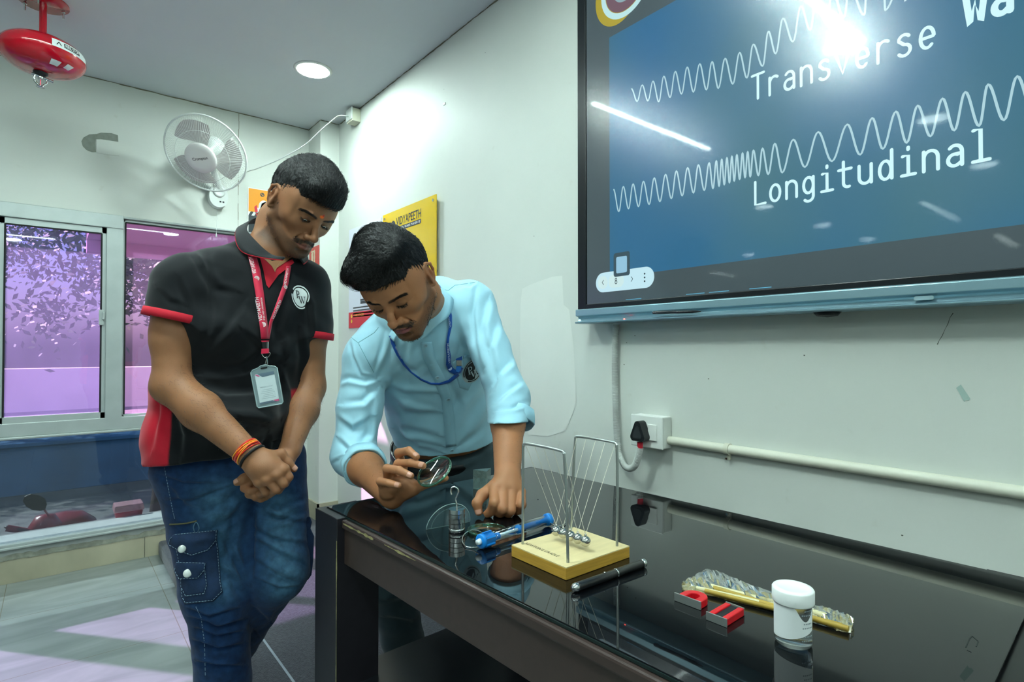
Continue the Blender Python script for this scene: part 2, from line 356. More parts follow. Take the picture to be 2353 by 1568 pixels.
# sash A (left, nearer): x -.72 .. .255 ; sash B: .275 .. 1.0
def sash(x0, x1, z0, z1, y0, sw, tw, bw, gm, nm):
    f = MB(); f.box((x0, y0, z0), (x0+sw, y0+.025, z1)); f.box((x1-sw, y0, z0), (x1, y0+.025, z1)); f.box((x0, y0, z0), (x1, y0+.025, z0+bw)); f.box((x0, y0, z1-tw), (x1, y0+.025, z1))
    fo = f.build('sash', M_ALU, w1, bevel=.002)
    g = MB(); g.box((x0+sw-.004, y0+.010, z0+bw-.004), (x1-sw+.004, y0+.014, z1-tw+.004)); g.build('pane', gm, fo)
    k = MB()
    for a in (x0+sw, x1-sw): k.box((a-.004, y0-.002, z0+bw), (a+.004, y0+.006, z1-tw))
    k.box((x0+sw, y0-.002, z1-tw-.005), (x1-sw, y0+.006, z1-tw+.003))
    k.build('gasket', M_GASK, fo); return fo
sash(-.235, .228, WM1, WZ1-.075, WY-.012, .034, .034, .038, M_PURPD, 'a')
sash(-.70, -.236, WM1, WZ1-.075, WY-.012, .034, .034, .038, M_PURPD, 'a')
sash(OX0+.05, -.80, WM1, WZ1-.075, WY-.012, .034, .034, .038, M_PURPD, 'a')
sash(.292, OX1-.04, WM1, WZ1-.012, WY+.015, .012, .016, .016, M_PURP, 'b')
m = MB()
lk = PY(233, 730, WY-.02); m.box((lk.x-.012, WY-.030, lk.z-.042), (lk.x+.010, WY-.012, lk.z+.042)); m.box((lk.x+.002, WY-.038, lk.z-.012), (lk.x+.014, WY-.028, lk.z+.03)); m.build('latch', M_ALU, w1, bevel=.003)
w2 = struct(empty('window_2', (0, WY, WZ0)))
m = MB(); m.box((OX0, WY-.02, WZ0-.02), (OX1, WY+.05, WZ0+.004)); m.box((OX0, WY-.028, WZ0-.024), (OX1, WY-.018, WZ0-.012)); m.build('window_frame', M_ALU, w2, bevel=.003)
m = MB(); m.box((OX0, WY+.01, WZ0), (OX1, WY+.016, WM0)); m.build('pane', M_BLUE, w2)
m = MB(); m.box((OX0, WY-.004, WM0-.016), (OX1, WY+.02, WM0-.011)); m.build('gasket', M_GASK, w2)

# raised carpeted platform under the table
M_CARPET = mat('grey_carpet', '42464d', .95, col2='2c2f36', nscale=90, bump=.8, bscale=260, sheen=.3, bdist=.003)
m = MB(); m.box((.472, -2.2, 0), (WX-.001, WY-.013, PZT)); o = m.build('carpeted_platform', M_CARPET, bevel=.014, seg=3); tag(o, 'low platform covered in grey carpet that the black table stands on', 'platform')
m = MB(); m.box((.62, -2.2, PZT), (.628, WY-.015, PZT+.0015)); tag(m.build('carpet_seam', mat('carpet_seam', '8c96a0', .9)), 'pale seam strip along the edge of the grey carpeted platform', 'seam')

# ------------------------------------------------------------------ ceiling lamps
def emission(name, col, s):
    m = bpy.data.materials.new(name); m.use_nodes = True; b = m.node_tree.nodes['Principled BSDF']
    b.inputs['Base Color'].default_value = (.8,.8,.8,1); b.inputs['Emission Color'].default_value = (*col, 1); b.inputs['Emission Strength'].default_value = s; return m
M_LED = emission('led_disc', LAMP_COL, E_DOWN); M_LED2 = emission('led_disc_dim', LAMP_COL, E_DOWN*.75); M_LED3 = emission('led_disc_far', LAMP_COL, E_DOWN*.16); M_TUBE = emission('led_tube', LAMP_COL, E_TUBE); M_TUBE3 = emission('led_tube_strong', LAMP_COL, E_TUBE*1.15); M_TUBE2 = emission('led_tube_dim', LAMP_COL, E_TUBE*.26)
M_WPL = mat('white_plastic', 'e4e6e2', .4)
def downlight(x, y):
    t = thing('ceiling_downlight', '', 'ceiling light', (x, y, CEIL), 'round recessed ceiling downlights')
    a = MB(); a.lathe([(.082, -.002), (.082, -.008), (.096, -.004), (.098, 0), (.082, 0)], 40); a.build('rim', M_WPL, t).matrix_parent_inverse = Matrix()
    b = MB(); b.lathe([(.0, -.0065), (.083, -.0065), (.083, -.004), (0, -.004)], 40); b.build('diffuser', M_LED, t).matrix_parent_inverse = Matrix()
    return t
d0 = downlight(1.055, 2.99)
d0['label'] = 'round glowing downlight in the ceiling, the one above the two men'
spots = [(-.21,1.11,'round ceiling downlight mirrored brightest on the screen, between the words'),(-1.62,1.114,'round ceiling downlight mirrored on the lower wave line of the screen'),(-3.04,1.138,'round ceiling downlight mirrored just under the last letters of the lower word'),
         (-2.96,2.91,'round ceiling downlight mirrored just under the first letters of the lower word'),(-4.35,2.907,'round ceiling downlight mirrored below the middle of the lower word'),(-5.76,2.91,'round ceiling downlight mirrored near the bottom of the blue slide'),
         (-4.27,4.52,'faint round ceiling downlight mirrored lowest left on the blue slide'),(-5.70,4.555,'faint round ceiling downlight mirrored at the bottom edge of the blue slide'),(-.45,-2.5,'round ceiling downlight mirrored in the left purple window pane'),
         (1.15,-.70,None),(-.4,-.70,None),(-1.9,-.7,None),(-3.2,-.7,None),(-1.9,-2.5,None),(-3.3,-2.5,None)]
for x, y, lb in spots:
    c = copy_tree(d0, lb or 'round ceiling downlight out of frame behind the camera'); c.location = (x, y, CEIL)
    if y < 0 or x < -1:
        for ch in c.children:
            if ch.name.startswith('diffuser'): ch.data = ch.data.copy(); ch.data.materials[0] = M_LED2 if y < 0 else M_LED3
def batten(x0, x1, y, lb):
    t = thing('tube_light', lb, 'ceiling light', ((x0+x1)/2, y, CEIL), 'straight ceiling tube lights')
    a = MB(); a.box((x0, y-.02, CEIL-.022), (x1, y+.02, CEIL)); a.build('housing', M_WPL, t)
    b = MB(); b.box((x0+.01, y-.017, CEIL-.0245), (x1-.01, y+.017, CEIL-.0225)); b.build('tube', M_TUBE3 if y == 2.30 else M_TUBE2 if (y < 0 or x0 < -3) else M_TUBE, t)
for a in ((-.95,.30,2.30,'straight tube light mirrored as the long glare at the left of the screen'),(-.12,.98,1.04,'straight tube light mirrored as the glare at the top of the screen'),(-5.2,-3.94,1.80,'straight tube light mirrored as a thin line right of the lower word'),
          (-7.8,-6.6,1.73,'straight tube light mirrored as a short line at the screen right edge'),(-7.8,-6.9,6.0,'faint far tube light mirrored under the blue slide'),(.2,1.1,-.53,'straight tube light mirrored in the right purple window pane'),(-.75,.0,-2.0,'straight tube light mirrored in the left purple window pane'),(-3.2,-2.0,-2.0,'straight tube light out of frame behind the camera')): batten(*a)
# ================================================================== OUTSIDE
GZ = -1.0
M_GROUND = mat('paved_yard', '7d7b78', .9, noise=.35, nscale=1.2, stretch=(1,3,1))  # paving tone varies in stretched random streaks
m = MB(); m.box((-30, WY+.21, GZ-.2), (30, 45, GZ)); tag(m.build('yard_ground', M_GROUND), 'paved yard outside the windows, with darker streaks', 'ground', kind='structure')
m = MB(); m.box((-6, 11.2, GZ), (14, 11.6, GZ+.72)); m.box((-6, 11.15, GZ+.72), (14, 11.65, GZ+.78)); tag(m.build('boundary_wall', mat('blue_wall', '4f7da8', .8, noise=.3, nscale=2), bevel=.01), 'low blue painted boundary wall across the yard', 'wall')
m = MB(); m.box((.2, 4.6, 2.10), (4, 6.0, 2.2)); m.box((.2, 5.9, 2.0), (4, 6.05, 2.2)); m.box((.3, WY+.201, 2.02), (.36, 4.8, 2.12)); m.box((3.8, WY+.201, 2.02), (3.86, 4.8, 2.12)); tag(m.build('awning', mat('awning_pink', 'c9a3b4', .8)), 'flat pinkish awning roof outside above the right window', 'awning')
M_BARK = mat('bark', '4c4036', .9, noise=.4, nscale=12); M_LEAF = mat('leaves', '4a6b35', .6, noise=.4, nscale=3)
def tree(x, y, h, cr, lb, seed, nleaf=1500, tr=.16, ls=1.0):
    t = thing('yard_tree', lb, 'tree', (x, y, GZ), 'trees in the yard'); rnd = random.Random(seed)
    a = MB(); top = Vector((x+.25, y, GZ+h*.62)); a.tube(catmull([(x,y,GZ),(x+.08,y,GZ+h*.25),(x-.03,y+.05,GZ+h*.45),top],5), [tr*(1-.035*i) for i in range(16)], 10)
    for k in range(6):
        an = rnd.random()*6.28; e = top + Vector((math.cos(an)*cr*.7, math.sin(an)*cr*.7, rnd.uniform(.1,.5)*cr)); a.tube(catmull([top-Vector((0,0,.3)), top.lerp(e,.5)+Vector((0,0,.2)), e], 4), [tr*.45*(1-.08*i) for i in range(9)], 7)
    a.build('trunk', M_BARK, t)
    b = MB(); cc = top + Vector((0,0,cr*.35)); lumps = [cc + Vector((rnd.gauss(0,cr*.42), rnd.gauss(0,cr*.42), rnd.gauss(0,cr*.28))) for _ in range(14)]
    for i in range(nleaf):
        c = rnd.choice(lumps) + Vector((rnd.gauss(0,cr*.2), rnd.gauss(0,cr*.2), rnd.gauss(0,cr*.17))); u = Vector((rnd.gauss(0,1),rnd.gauss(0,1),rnd.gauss(0,1))).normalized(); v = u.orthogonal().normalized(); s = (.07+rnd.random()*.07)*ls
        b.add([c-u*s, c+v*s*.5, c+u*s, c-v*s*.5], [(0,1,2,3)])
    b.build('foliage', M_LEAF, t)
tree(1.05, 8.4, 5.2, 1.5, 'leafy tree with a bare trunk outside the right window pane', 3, 4200, .13, .5)
tree(-2.2, 13.6, 6.0, 1.5, 'broad tree beyond the blue wall, seen through the left pane', 5, 6500, .16, .42)
tree(2.6, 20.5, 6.5, 2.0, 'tall tree beyond the blue wall behind the right window', 8, 2000)
tree(-7.2, 15.0, 6.4, 1.7, 'tree beyond the blue wall at the far left of the yard', 11, 5000, .16, .5)
m = MB(); m.box((-30, 26, GZ), (30, 27, GZ+1.5)); tag(m.build('far_building', mat('far_wall', 'd9cfc6', .9, noise=.15, nscale=.6)), 'long pale wall far beyond the trees', 'building')
# motorcycle just outside the lower pane
M_BKRED = mat('bike_red', '8c1f22', .3, coat=.6); M_BKBLK = mat('bike_black', '1c1a1a', .5); M_CHR = mat('chrome', 'd0d0d0', .12, metal=1)
YB0 = 4.62
bike = thing('motorcycle', 'dark red motorcycle parked outside behind the lower window', 'motorcycle', (PY(160,1230,YB0).x, YB0, GZ))
def q(x, y, dy=0): return PY(x, y, YB0+dy)
mm = MB(); mp = [q(52,1152),(q(56,1142)),q(70,1136),q(88,1138),q(104,1147),q(108,1160),q(104,1172),q(92,1175),q(75,1173),q(60,1165)]
mm.add(mp + [p+Vector((0,.02,0)) for p in mp], [tuple(range(9,-1,-1)), tuple(range(10,20))] + [(k,(k+1)%10,10+(k+1)%10,10+k) for k in range(10)]); mr = mm.build('mirror', M_BKBLK, bike, bevel=.003)
mm = MB(); mm.tube([q(102,1172,.01), q(112,1186,.02), q(118,1197,.03), q(116,1206,.03)], .006, 8); mm.build('mirror_stem', M_BKRED, mr)
mm = MB(); mm.tube(catmull([q(14,1215),q(22,1214),q(70,1223),q(92,1227,.1),q(130,1218,.2),q(180,1222,.15),q(212,1214),q(232,1208),q(250,1206)],6), .014, 10); mm.build('handlebar', M_BKBLK, bike)
for gp in (((15,1214),(78,1224)),((222,1212),(252,1204)),((-10,1240),(10,1235))): mm = MB(); mm.tube([q(*gp[0]),q(*gp[1])], [.02,.018], 12); mm.build('grip', M_BKRED, bike)
mm = MB(); mm.tube([q(25,1238),q(70,1234)], .006, 8); mm.lathe([(0,-.012),(.012,-.006),(.012,.006),(0,.012)], 10, Matrix.Translation(q(25,1237))); mm.build('lever', M_CHR, bike); mm = MB(); mm.tube([q(160,1236,-.02),q(210,1226)],.006,8); mm.build('lever', M_CHR, bike)
mm = MB(); c = q(150,1216,.35); M_ = Matrix.Translation(c) @ Matrix.Diagonal((1.0,.9,.55,1)); mm.lathe([(.001,.22),(.10,.19),(.17,.08),(.18,0),(.14,-.1),(.001,-.16)], 24, M_); mm.build('fuel_tank', M_BKRED, bike)
mm = MB(); c = q(104,1214,.05); mm.lathe([(.001,.09),(.05,.08),(.085,.02),(.08,-.08),(.001,-.12)], 20, Matrix.Translation(c)); mm.build('headlamp', M_BKRED, bike)
for dy in (-.15, .95):
    mm = MB()
    cc = Vector((bike.location.x, YB0+.4+dy, GZ+.3)); pts = [cc+Vector((0, .26*math.cos(t), .26*math.sin(t))) for t in np.linspace(0, 2*PI, 24, endpoint=False)]; mm.tube(pts, .045, 8, closed=True); mm.build('wheel', M_BKBLK, bike)
mm = MB(); mm.tube([(bike.location.x, YB0+.25, GZ+.3), (bike.location.x, YB0+.08, GZ+.95)], .03, 8); mm.box((bike.location.x-.12, YB0+.35, GZ+.3), (bike.location.x+.12, YB0+1.0, GZ+.75)); mm.build('frame', M_BKBLK, bike, bevel=.03)
# red tub with clear lid standing on the sill outside
tb = PY(297,1196,WY+.22); tc = thing('plastic_tub', 'red plastic food tub with clear lid outside the lower window', 'tub', (tb.x, WY+.30, WZ0-.03))
a = PY(264,1196,WY+.22); b = PY(330,1190,WY+.22); zb = PY(300,1201,WY+.22).z; zt = PY(300,1176,WY+.22).z; zl = PY(300,1161,WY+.22).z
mm = MB(); cx = (a.x+b.x)/2; w = (b.x-a.x)
def frus(mb, cx, cy, w0, d0, z0, w1, d1, z1):
    vs = [(cx+sx*ww/2, cy+sy*dd/2, z) for ww, dd, z in ((w0,d0,z0),(w1,d1,z1)) for sx, sy in ((-1,-1),(1,-1),(1,1),(-1,1))]
    mb.add(vs, [(3,2,1,0),(4,5,6,7),(0,1,5,4),(1,2,6,5),(2,3,7,6),(3,0,4,7)])
frus(mm, cx, WY+.29, w*.84, .10, zb, w, .12, zt); mm.build('tub_body', mat('red_plastic', 'c11228', .3, coat=.3), tc, bevel=.008)
mm = MB(); frus(mm, cx, WY+.29, w*1.08, .135, zt, w*1.0, .125, zl); mm.build('tub_lid', mat('cloudy_lid', 'd8a0a8', .25, alpha=.75), tc, bevel=.006)
mm = MB(); mm.box((OX0-.3, WY+.205, zb-.9), (OX1+.3, WY+.40, zb)); tag(mm.build('outer_ledge', mat('ledge_cement', '8f8f8c', .9)), 'cement ledge outside under the lower window', 'ledge')
# ================================================================== WALL SCREEN
TX = 1.385      # front plane of the display glass
def T(x, y, dx=0.0): return PX(x, y, TX - dx)
ty0 = -.42; tyl = T(1330, 500).y; tz0 = T(1334, 712).z; tzb = T(1336, 742).z; tzt = 3.0 - .42
tzt = 2.50
def screen_mat(name, col, s, base='0c1114'):
    m = bpy.data.materials.new(name); m.use_nodes = True; b = m.node_tree.nodes['Principled BSDF']; b.inputs['Base Color'].default_value = (*srgb(base), 1); b.inputs['Roughness'].default_value = .4
    b.inputs['Specular IOR Level'].default_value = .2
    b.inputs['Emission Color'].default_value = (*srgb(col), 1); b.inputs['Emission Strength'].default_value = s; return m
M_TVBLK = mat('tv_black', '10151a', .3); M_TVSIL = mat('tv_silver', '93b3bf', .32, metal=.55)
tv = thing('interactive_display', 'large wall mounted interactive screen showing wave diagrams', 'screen', (WX, (tyl+ty0)/2, tz0))
m = MB(); m.box((TX+.006, ty0, tz0-.004), (WX-.012, tyl-.004, tzt)); m.build('casing', M_TVBLK, tv, bevel=.006)
bz = T(1350, 500).y     # inner edge of bezel
m = MB(); m.box((TX-.006, bz+.003, tz0), (TX+.02, tyl, tzt)); m.box((TX-.006, ty0, tz0), (TX+.02, bz+.003, T(1353,699).z-.001)); m.box((TX-.006, ty0, tzt-.02), (TX+.02, tyl, tzt)); m.build('bezel', M_TVBLK, tv, bevel=.002)
m = MB(); m.box((TX+.001, ty0+.01, T(1353,699).z), (TX+.005, bz+.006, tzt-.02)); m.build('panel', screen_mat('screen_grey', '46575c', .85), tv)
# slide picture with its marks, each a thin layer of lit pixels on the panel
sly = T(1400, 250).y; slb = T(1505, 625).z; slt = T(1397, 88).z
def lay(name, polys, col, s, d):
    mb = MB()
    for p in polys: mb.add([Vector((TX+.001-d, y, z)) for y, z in p], [tuple(range(len(p)))])
    return mb.build(name, screen_mat('px_'+name, col, s), tv)
# slide background: graded blue, graded as the shown picture is
sm = screen_mat('slide_blue', '2c6a8c', 1.0); nt = sm.node_tree; b = nt.nodes['Principled BSDF']
tcn = nt.nodes.new('ShaderNodeTexCoord'); nz = nt.nodes.new('ShaderNodeTexNoise'); nz.inputs['Scale'].default_value = 1.6; nz.inputs['Detail'].default_value = 2; nt.links.new(tcn.outputs['Object'], nz.inputs[0])
rr = nt.nodes.new('ShaderNodeValToRGB'); rr.color_ramp.elements[0].position = .35; rr.color_ramp.elements[1].position = .7; rr.color_ramp.elements[0].color = (*srgb('1f5a82'), 1); rr.color_ramp.elements[1].color = (*srgb('33616f'), 1)
nt.links.new(nz.outputs[0], rr.inputs[0]); nt.links.new(rr.outputs[0], b.inputs['Emission Color']); b.inputs['Emission Strength'].default_value = 1.25
m = MB(); m.add([(TX+.0007, sly, slb), (TX+.0007, ty0+.01, slb), (TX+.0007, ty0+.01, slt), (TX+.0007, sly, slt)], [(0,1,2,3)]); m.build('slide', sm, tv)
M_WHT = screen_mat('px_white', 'c8eef2', 1.05)
K = 1/2.0106
def C4(x, y): v = T(1320 + x*K, y*K); return (v.y, v.z)
def wave(name, peaks, troughs, w):
    pk = [C4(*p) for p in peaks]; tr = [C4(*p) for p in troughs]; nodes = sorted([(y, z) for y, z in pk + tr], key=lambda a: -a[0]); pts = []
    for i in range(len(nodes)-1):
        (y0, z0), (y1, z1) = nodes[i], nodes[i+1]
        for k in range(8):
            t = k/8; pts.append((TX+.0003, y0+(y1-y0)*t, z0+(z1-z0)*(.5-.5*math.cos(PI*t))))
    mb = MB(); mb.ribbon(pts, w, (-1,0,0)); return mb.build(name, screen_mat('px_wave', 'a8cdd6', 1.0), tv)
pk2 = [(180,875),(225,862),(270,850),(318,838),(368,822),(420,806),(470,790),(522,775),(572,762),(622,752),(655,742),(680,735),(704,728),(727,721),(750,714),(776,706),(800,700),(826,694),(868,685),(925,663),(1010,645),(1125,610),(1260,575),(1375,545),(1485,515),(1585,488),(1700,455),(1805,425),(1910,390),(2045,352),(2190,312),(2330,275)]
tr2 = [(205,978),(250,965),(296,955),(345,945),(395,932),(448,918),(498,905),(550,892),(600,880),(640,872),(668,862),(692,855),(716,846),(738,838),(763,830),(788,822),(812,818),(850,812),(895,806),(960,798),(1065,772),(1190,745),(1320,715),(1425,688),(1535,660),(1645,630),(1755,603),(1870,582),(1985,555),(2120,522),(2262,490)]
wave('wave_line', pk2, tr2, .0044)
pk1 = [(262,410),(312,393),(362,375),(412,352),(465,330),(520,310),(578,295),(635,285),(695,270),(762,243),(825,205),(895,145),(962,85),(1045,28),(1115,-5),(1190,-40),(1270,-60),(1350,-80),(1430,-95),(1520,-110)]
tr1 = [(290,468),(340,466),(390,470),(442,450),(495,434),(550,425),(610,415),(665,408),(732,388),(797,360),(870,305),(930,248),(1010,192),(1090,138),(1165,105),(1245,80),(1340,68),(1435,48),(1530,10)]
wave('wave_line', pk1, tr1, .0042)
# stroke lettering (monospaced, as on the slide)
def arc(cx, cy, rx, ry, a0, a1, n=12): return [(cx+rx*math.cos(math.radians(a0+(a1-a0)*k/n)), cy+ry*math.sin(math.radians(a0+(a1-a0)*k/n))) for k in range(n+1)]
GL = {'T': [[(0,1),(.62,1)],[(.31,1),(.31,0)]], 'L': [[(.08,1),(.08,0),(.6,0)]],
 'r': [[(.12,.7),(.12,0)], arc(.36,.45,.24,.25,180,50,8)], 'n': [[(.06,.7),(.06,0)], arc(.3,.45,.24,.25,180,0,10)+[(.54,0)]],
 'a': [arc(.3,.47,.22,.23,140,0,8)+[(.52,0)], arc(.28,.20,.21,.20,60,300,14)+[(.52,.12)], [(.52,.4),(.3,.4)]],
 's': [arc(.3,.53,.2,.17,30,180,8)[:9]+arc(.3,.17,.22,.19,90,-150,10)], 'v': [[(.04,.7),(.3,0),(.56,.7)]],
 'e': [[(.08,.36),(.54,.36)]+arc(.31,.36,.23,.34,0,310,18)], 'W': [[(0,1),(.15,0),(.31,.62),(.47,0),(.62,1)]],
 'o': [arc(.3,.35,.24,.35,0,360,20)], 'g': [arc(.29,.38,.22,.32,0,360,18), [(.51,.7),(.51,-.1)]+arc(.29,-.08,.22,.2,0,-140,8)],
 'i': [[(.12,.7),(.32,.7),(.32,0)],[(.08,0),(.56,0)],[(.32,.92),(.32,1.0)]], 't': [[(.22,1),(.22,.2)]+arc(.4,.17,.18,.17,180,290,6),[(.02,.7),(.54,.7)]],
 'u': [[(.06,.7),(.06,.25)]+arc(.3,.25,.24,.25,180,360,10)+[(.54,.7)],[(.54,.3),(.54,0)]], 'd': [arc(.28,.34,.22,.34,0,360,18),[(.52,1.05),(.52,0)]], 'l': [[(.08,1.05),(.3,1.05),(.3,0)],[(.06,0),(.56,0)]], ' ': []}
def word(name, s, y0, z0, adv, h, w, drop=0.0):
    mb = MB()
    for i, ch in enumerate(s):
        for st in GL[ch]:
            pts = [(TX+.0002, y0-(i*adv + x*adv*1.25), z0 + yy*h + drop*i) for x, yy in st]; mb.ribbon(pts, w, (-1,0,0))
            for e in (pts[0], pts[-1]): mb.add([Vector((TX+.0002, e[1]+w/2*math.cos(a), e[2]+w/2*math.sin(a))) for a in np.linspace(0, 2*PI, 9)[:-1]], [tuple(range(8))])
    return mb.build(name, M_WHT, tv)
a = T(1736, 225); b_ = T(1730, 190); e = T(2150, 95)
z1 = T(1742, 226).z; y1 = T(1728, 200).y; yend = T(2150, 90).y
word('caption', 'Transverse', y1, z1, (y1-yend)/9.75, .062, .0066, (T(2140,108).z - z1)/9)
yw = T(2218, 50).y; word('caption', 'Wa', yw, T(2235,54).z, (y1-yend)/9.75*1.02, .066, .0115)
y2 = T(1732, 450).y; ye = T(2280, 360).y; z2 = T(1745, 469).z
word('caption', 'Longitudinal', y2, z2, (y2-ye)/11.8, .058, .0068, (T(2270,366).z - z2)/11.3)
# target logo at the top left, partly cut by the slide: rings and yellow flap
cy, cz = T(1436, -30).y, T(1432, -32).z
def ring(r0, r1): return [[(cy+r*math.cos(t)*1.0, cz+r*math.sin(t)) for r, t in ((r0,t0),(r1,t0),(r1,t1),(r0,t1))] for t0, t1 in zip(np.linspace(0,2*PI,49)[:-1], np.linspace(0,2*PI,49)[1:])]
R0 = cz - T(1425, 44).z
lay('logo_flap', [[(cy+.03+R0*.95*math.cos(t), cz-.005+R0*1.06*math.sin(t)) for t in np.linspace(-PI*.95, PI*.2, 28)]], 'c2b12a', .75, .0004)
lay('logo_ring', ring(R0*.82, R0), 'b8e2e4', 1.0, .0006); lay('logo_ring', ring(R0*.5, R0*.80), '7a5a68', .8, .0006); lay('logo_ring', ring(R0*.24, R0*.5), '8fb0b8', .9, .0006); lay('logo_ring', ring(0.0, R0*.24), '2f57b8', .9, .0006)
# page control pill
K5 = 1/5.8825
def C5(x, y): v = T(1280+x*K5, 560+y*K5); return v.y, v.z
pl = C5(525, 530); pr = C5(1313, 455); pt = C5(920, 355); pb = C5(920, 628); pcz = (C5(600,527)[1]+C5(1220,456)[1])/2; hh = (C5(600,395)[1]-C5(600,660)[1])/2
wd = pl[0]-pr[0]; pcy = (pl[0]+pr[0])/2
def yz(poly): return [(pcy - x, pcz + y) for x, y in poly]
lay('page_control', [yz(rrect(wd, hh*2, hh*.98, 10))], 'bfe4ee', 1.0, .0008)
lay('page_button', [yz(disc(hh*.62)) and [(pcy + wd*.37 - x, pcz+y) for x, y in disc(hh*.66)], [(pcy+wd*.13-x, pcz+y) for x, y in rrect(wd*.27, hh*1.3, hh*.6, 6)]], 'c9e6e6', 1.0, .0010)
def glyph(strokes, cyy, s, w):
    mb = MB()
    for st in strokes: mb.ribbon([(TX+.0001-.0004, cyy - x*s, pcz + y*s) for x, y in st], w, (-1,0,0))
    return mb
M_DKP = screen_mat('px_dark', '1b3742', .5)
glyph([[(.3,.6),(-.2,0),(.3,-.6)]], pcy+wd*.37, hh*.4, .0022).build('page_arrow', M_DKP, tv)
glyph([[(-.2,.6),(.3,0),(-.2,-.6)]], pcy-wd*.14, hh*.4, .0022).build('page_arrow', M_DKP, tv)
glyph([arc(0,.36,.26,.30,0,360,16), arc(0,-.32,.32,.36,0,360,16)], pcy+wd*.13, hh*.42, .0022).build('page_number', M_DKP, tv)
lay('page_menu', [[(pcy-wd*.35-x, pcz+k+y) for x, y in disc(hh*.09, 14)] for k in (-hh*.36, 0, hh*.36)], '1b3742', .5, .0011)
t0 = C5(765,170); t1 = C5(985,400)
def rr_yz(a, b, r): w = a[0]-b[0]; h = a[1]-b[1]; return [((a[0]+b[0])/2 - x, (a[1]+b[1])/2 + y) for x, y in rrect(w, h, r, 5)]
lay('thumbnail_frame', [rr_yz(C5(765,135), C5(985,425), .008)], '46626e', .6, .0012)
lay('thumbnail', [rr_yz(C5(800,185), C5(947,385), .005)], '93c3dc', .95, .0014)
for x0, x1 in ((930,1140),(1745,1995),(2055,2325),(2600,2900)):
    A = C5(x0, 762 - (x0-930)*.088); B_ = C5(x1, 762-(x1-930)*.088); lay('dash', [[(A[0],A[1]+.0012),(B_[0],A[1]+.0012),(B_[0],A[1]-.0006),(A[0],A[1]-.0006)]], '5fb0d0', 1.0, .0014)
# display glass: sharp and hazy reflection over the picture
gm = bpy.data.materials.new('display_glass'); gm.use_nodes = True; nt = gm.node_tree
for n in list(nt.nodes): nt.nodes.remove(n)
out = nt.nodes.new('ShaderNodeOutputMaterial'); tr = nt.nodes.new('ShaderNodeBsdfTransparent'); g1 = nt.nodes.new('ShaderNodeBsdfGlossy'); g2 = nt.nodes.new('ShaderNodeBsdfGlossy'); g1.inputs['Roughness'].default_value = .04; g2.inputs['Roughness'].default_value = .24
m1 = nt.nodes.new('ShaderNodeMixShader'); m1.inputs[0].default_value = .80; m2 = nt.nodes.new('ShaderNodeMixShader'); fr = nt.nodes.new('ShaderNodeFresnel'); fr.inputs[0].default_value = 1.5
mu = nt.nodes.new('ShaderNodeMath'); mu.operation = 'MULTIPLY'; mu.inputs[1].default_value = 1.9; nt.links.new(fr.outputs[0], mu.inputs[0])
nt.links.new(g1.outputs[0], m1.inputs[1]); nt.links.new(g2.outputs[0], m1.inputs[2]); nt.links.new(mu.outputs[0], m2.inputs[0]); nt.links.new(tr.outputs[0], m2.inputs[1]); nt.links.new(m1.outputs[0], m2.inputs[2]); nt.links.new(m2.outputs[0], out.inputs[0])
m = MB(); gx = TX-.0025; m.add([(gx, bz+.003, T(1353,699).z), (gx, ty0+.01, T(1353,699).z), (gx, ty0+.01, tzt-.02), (gx, bz+.003, tzt-.02)], [(0,1,2,3)]); m.build('display_glass', gm, tv)
# silver lower tray: top lip + concave channel
prof = [(TX-.012, tz0), (TX-.016, tz0-.002), (TX-.016, tz0-.022), (TX-.004, tz0-.026), (TX-.001, tz0-.032), (TX-.006, tz0-.040), (TX-.020, tzb+.002), (TX-.018, tzb-.003), (WX-.02, tzb-.003), (WX-.02, tz0)]
m = MB(); n = len(prof); vs = [(x, tyl+.001, z) for x, z in prof] + [(x, ty0, z) for x, z in prof]; m.add(vs, [tuple(range(n-1,-1,-1)), tuple(range(n, 2*n))] + [(k, (k+1)%n, n+(k+1)%n, n+k) for k in range(n)]); m.build('tray', M_TVSIL, tv, bevel=.0015)
v = PX(2122, 685, TX-.012); mb = MB(); mb.prism([(x, y) for x, y in rrect(.034, .0085, .004, 5)], 0, .003, frame((TX-.008, v.y, v.z), (0,-1,0), (0,0,1))); mb.build('power_button', mat('button_silver', 'a9c6cf', .3, metal=.3), tv)
m = MB(); v = PX(1905, 717, WX-.03); m.lathe([(0,-.012),(.022,-.009),(.03,0)], 20, Matrix.Translation((WX-.04, v.y, tzb-.003))); m.build('camera_knob', M_TVBLK, tv)
# stylus lying in the tray
sy0 = PX(1500, 719, TX-.022); sy1 = PX(1611, 716, TX-.022)
m = MB(); ax = (sy1-sy0).normalized(); L = (sy1-sy0).length; m.tube([sy0, sy0+ax*.004, sy0+ax*L*.83, sy0+ax*L*.97, sy1], [.003,.0048,.0045,.0018,.0012], 14); s = m.build('stylus', mat('stylus_black', '15191d', .25, coat=.5)); tag(s, 'black stylus pen resting on the silver tray of the wall screen', 'stylus')

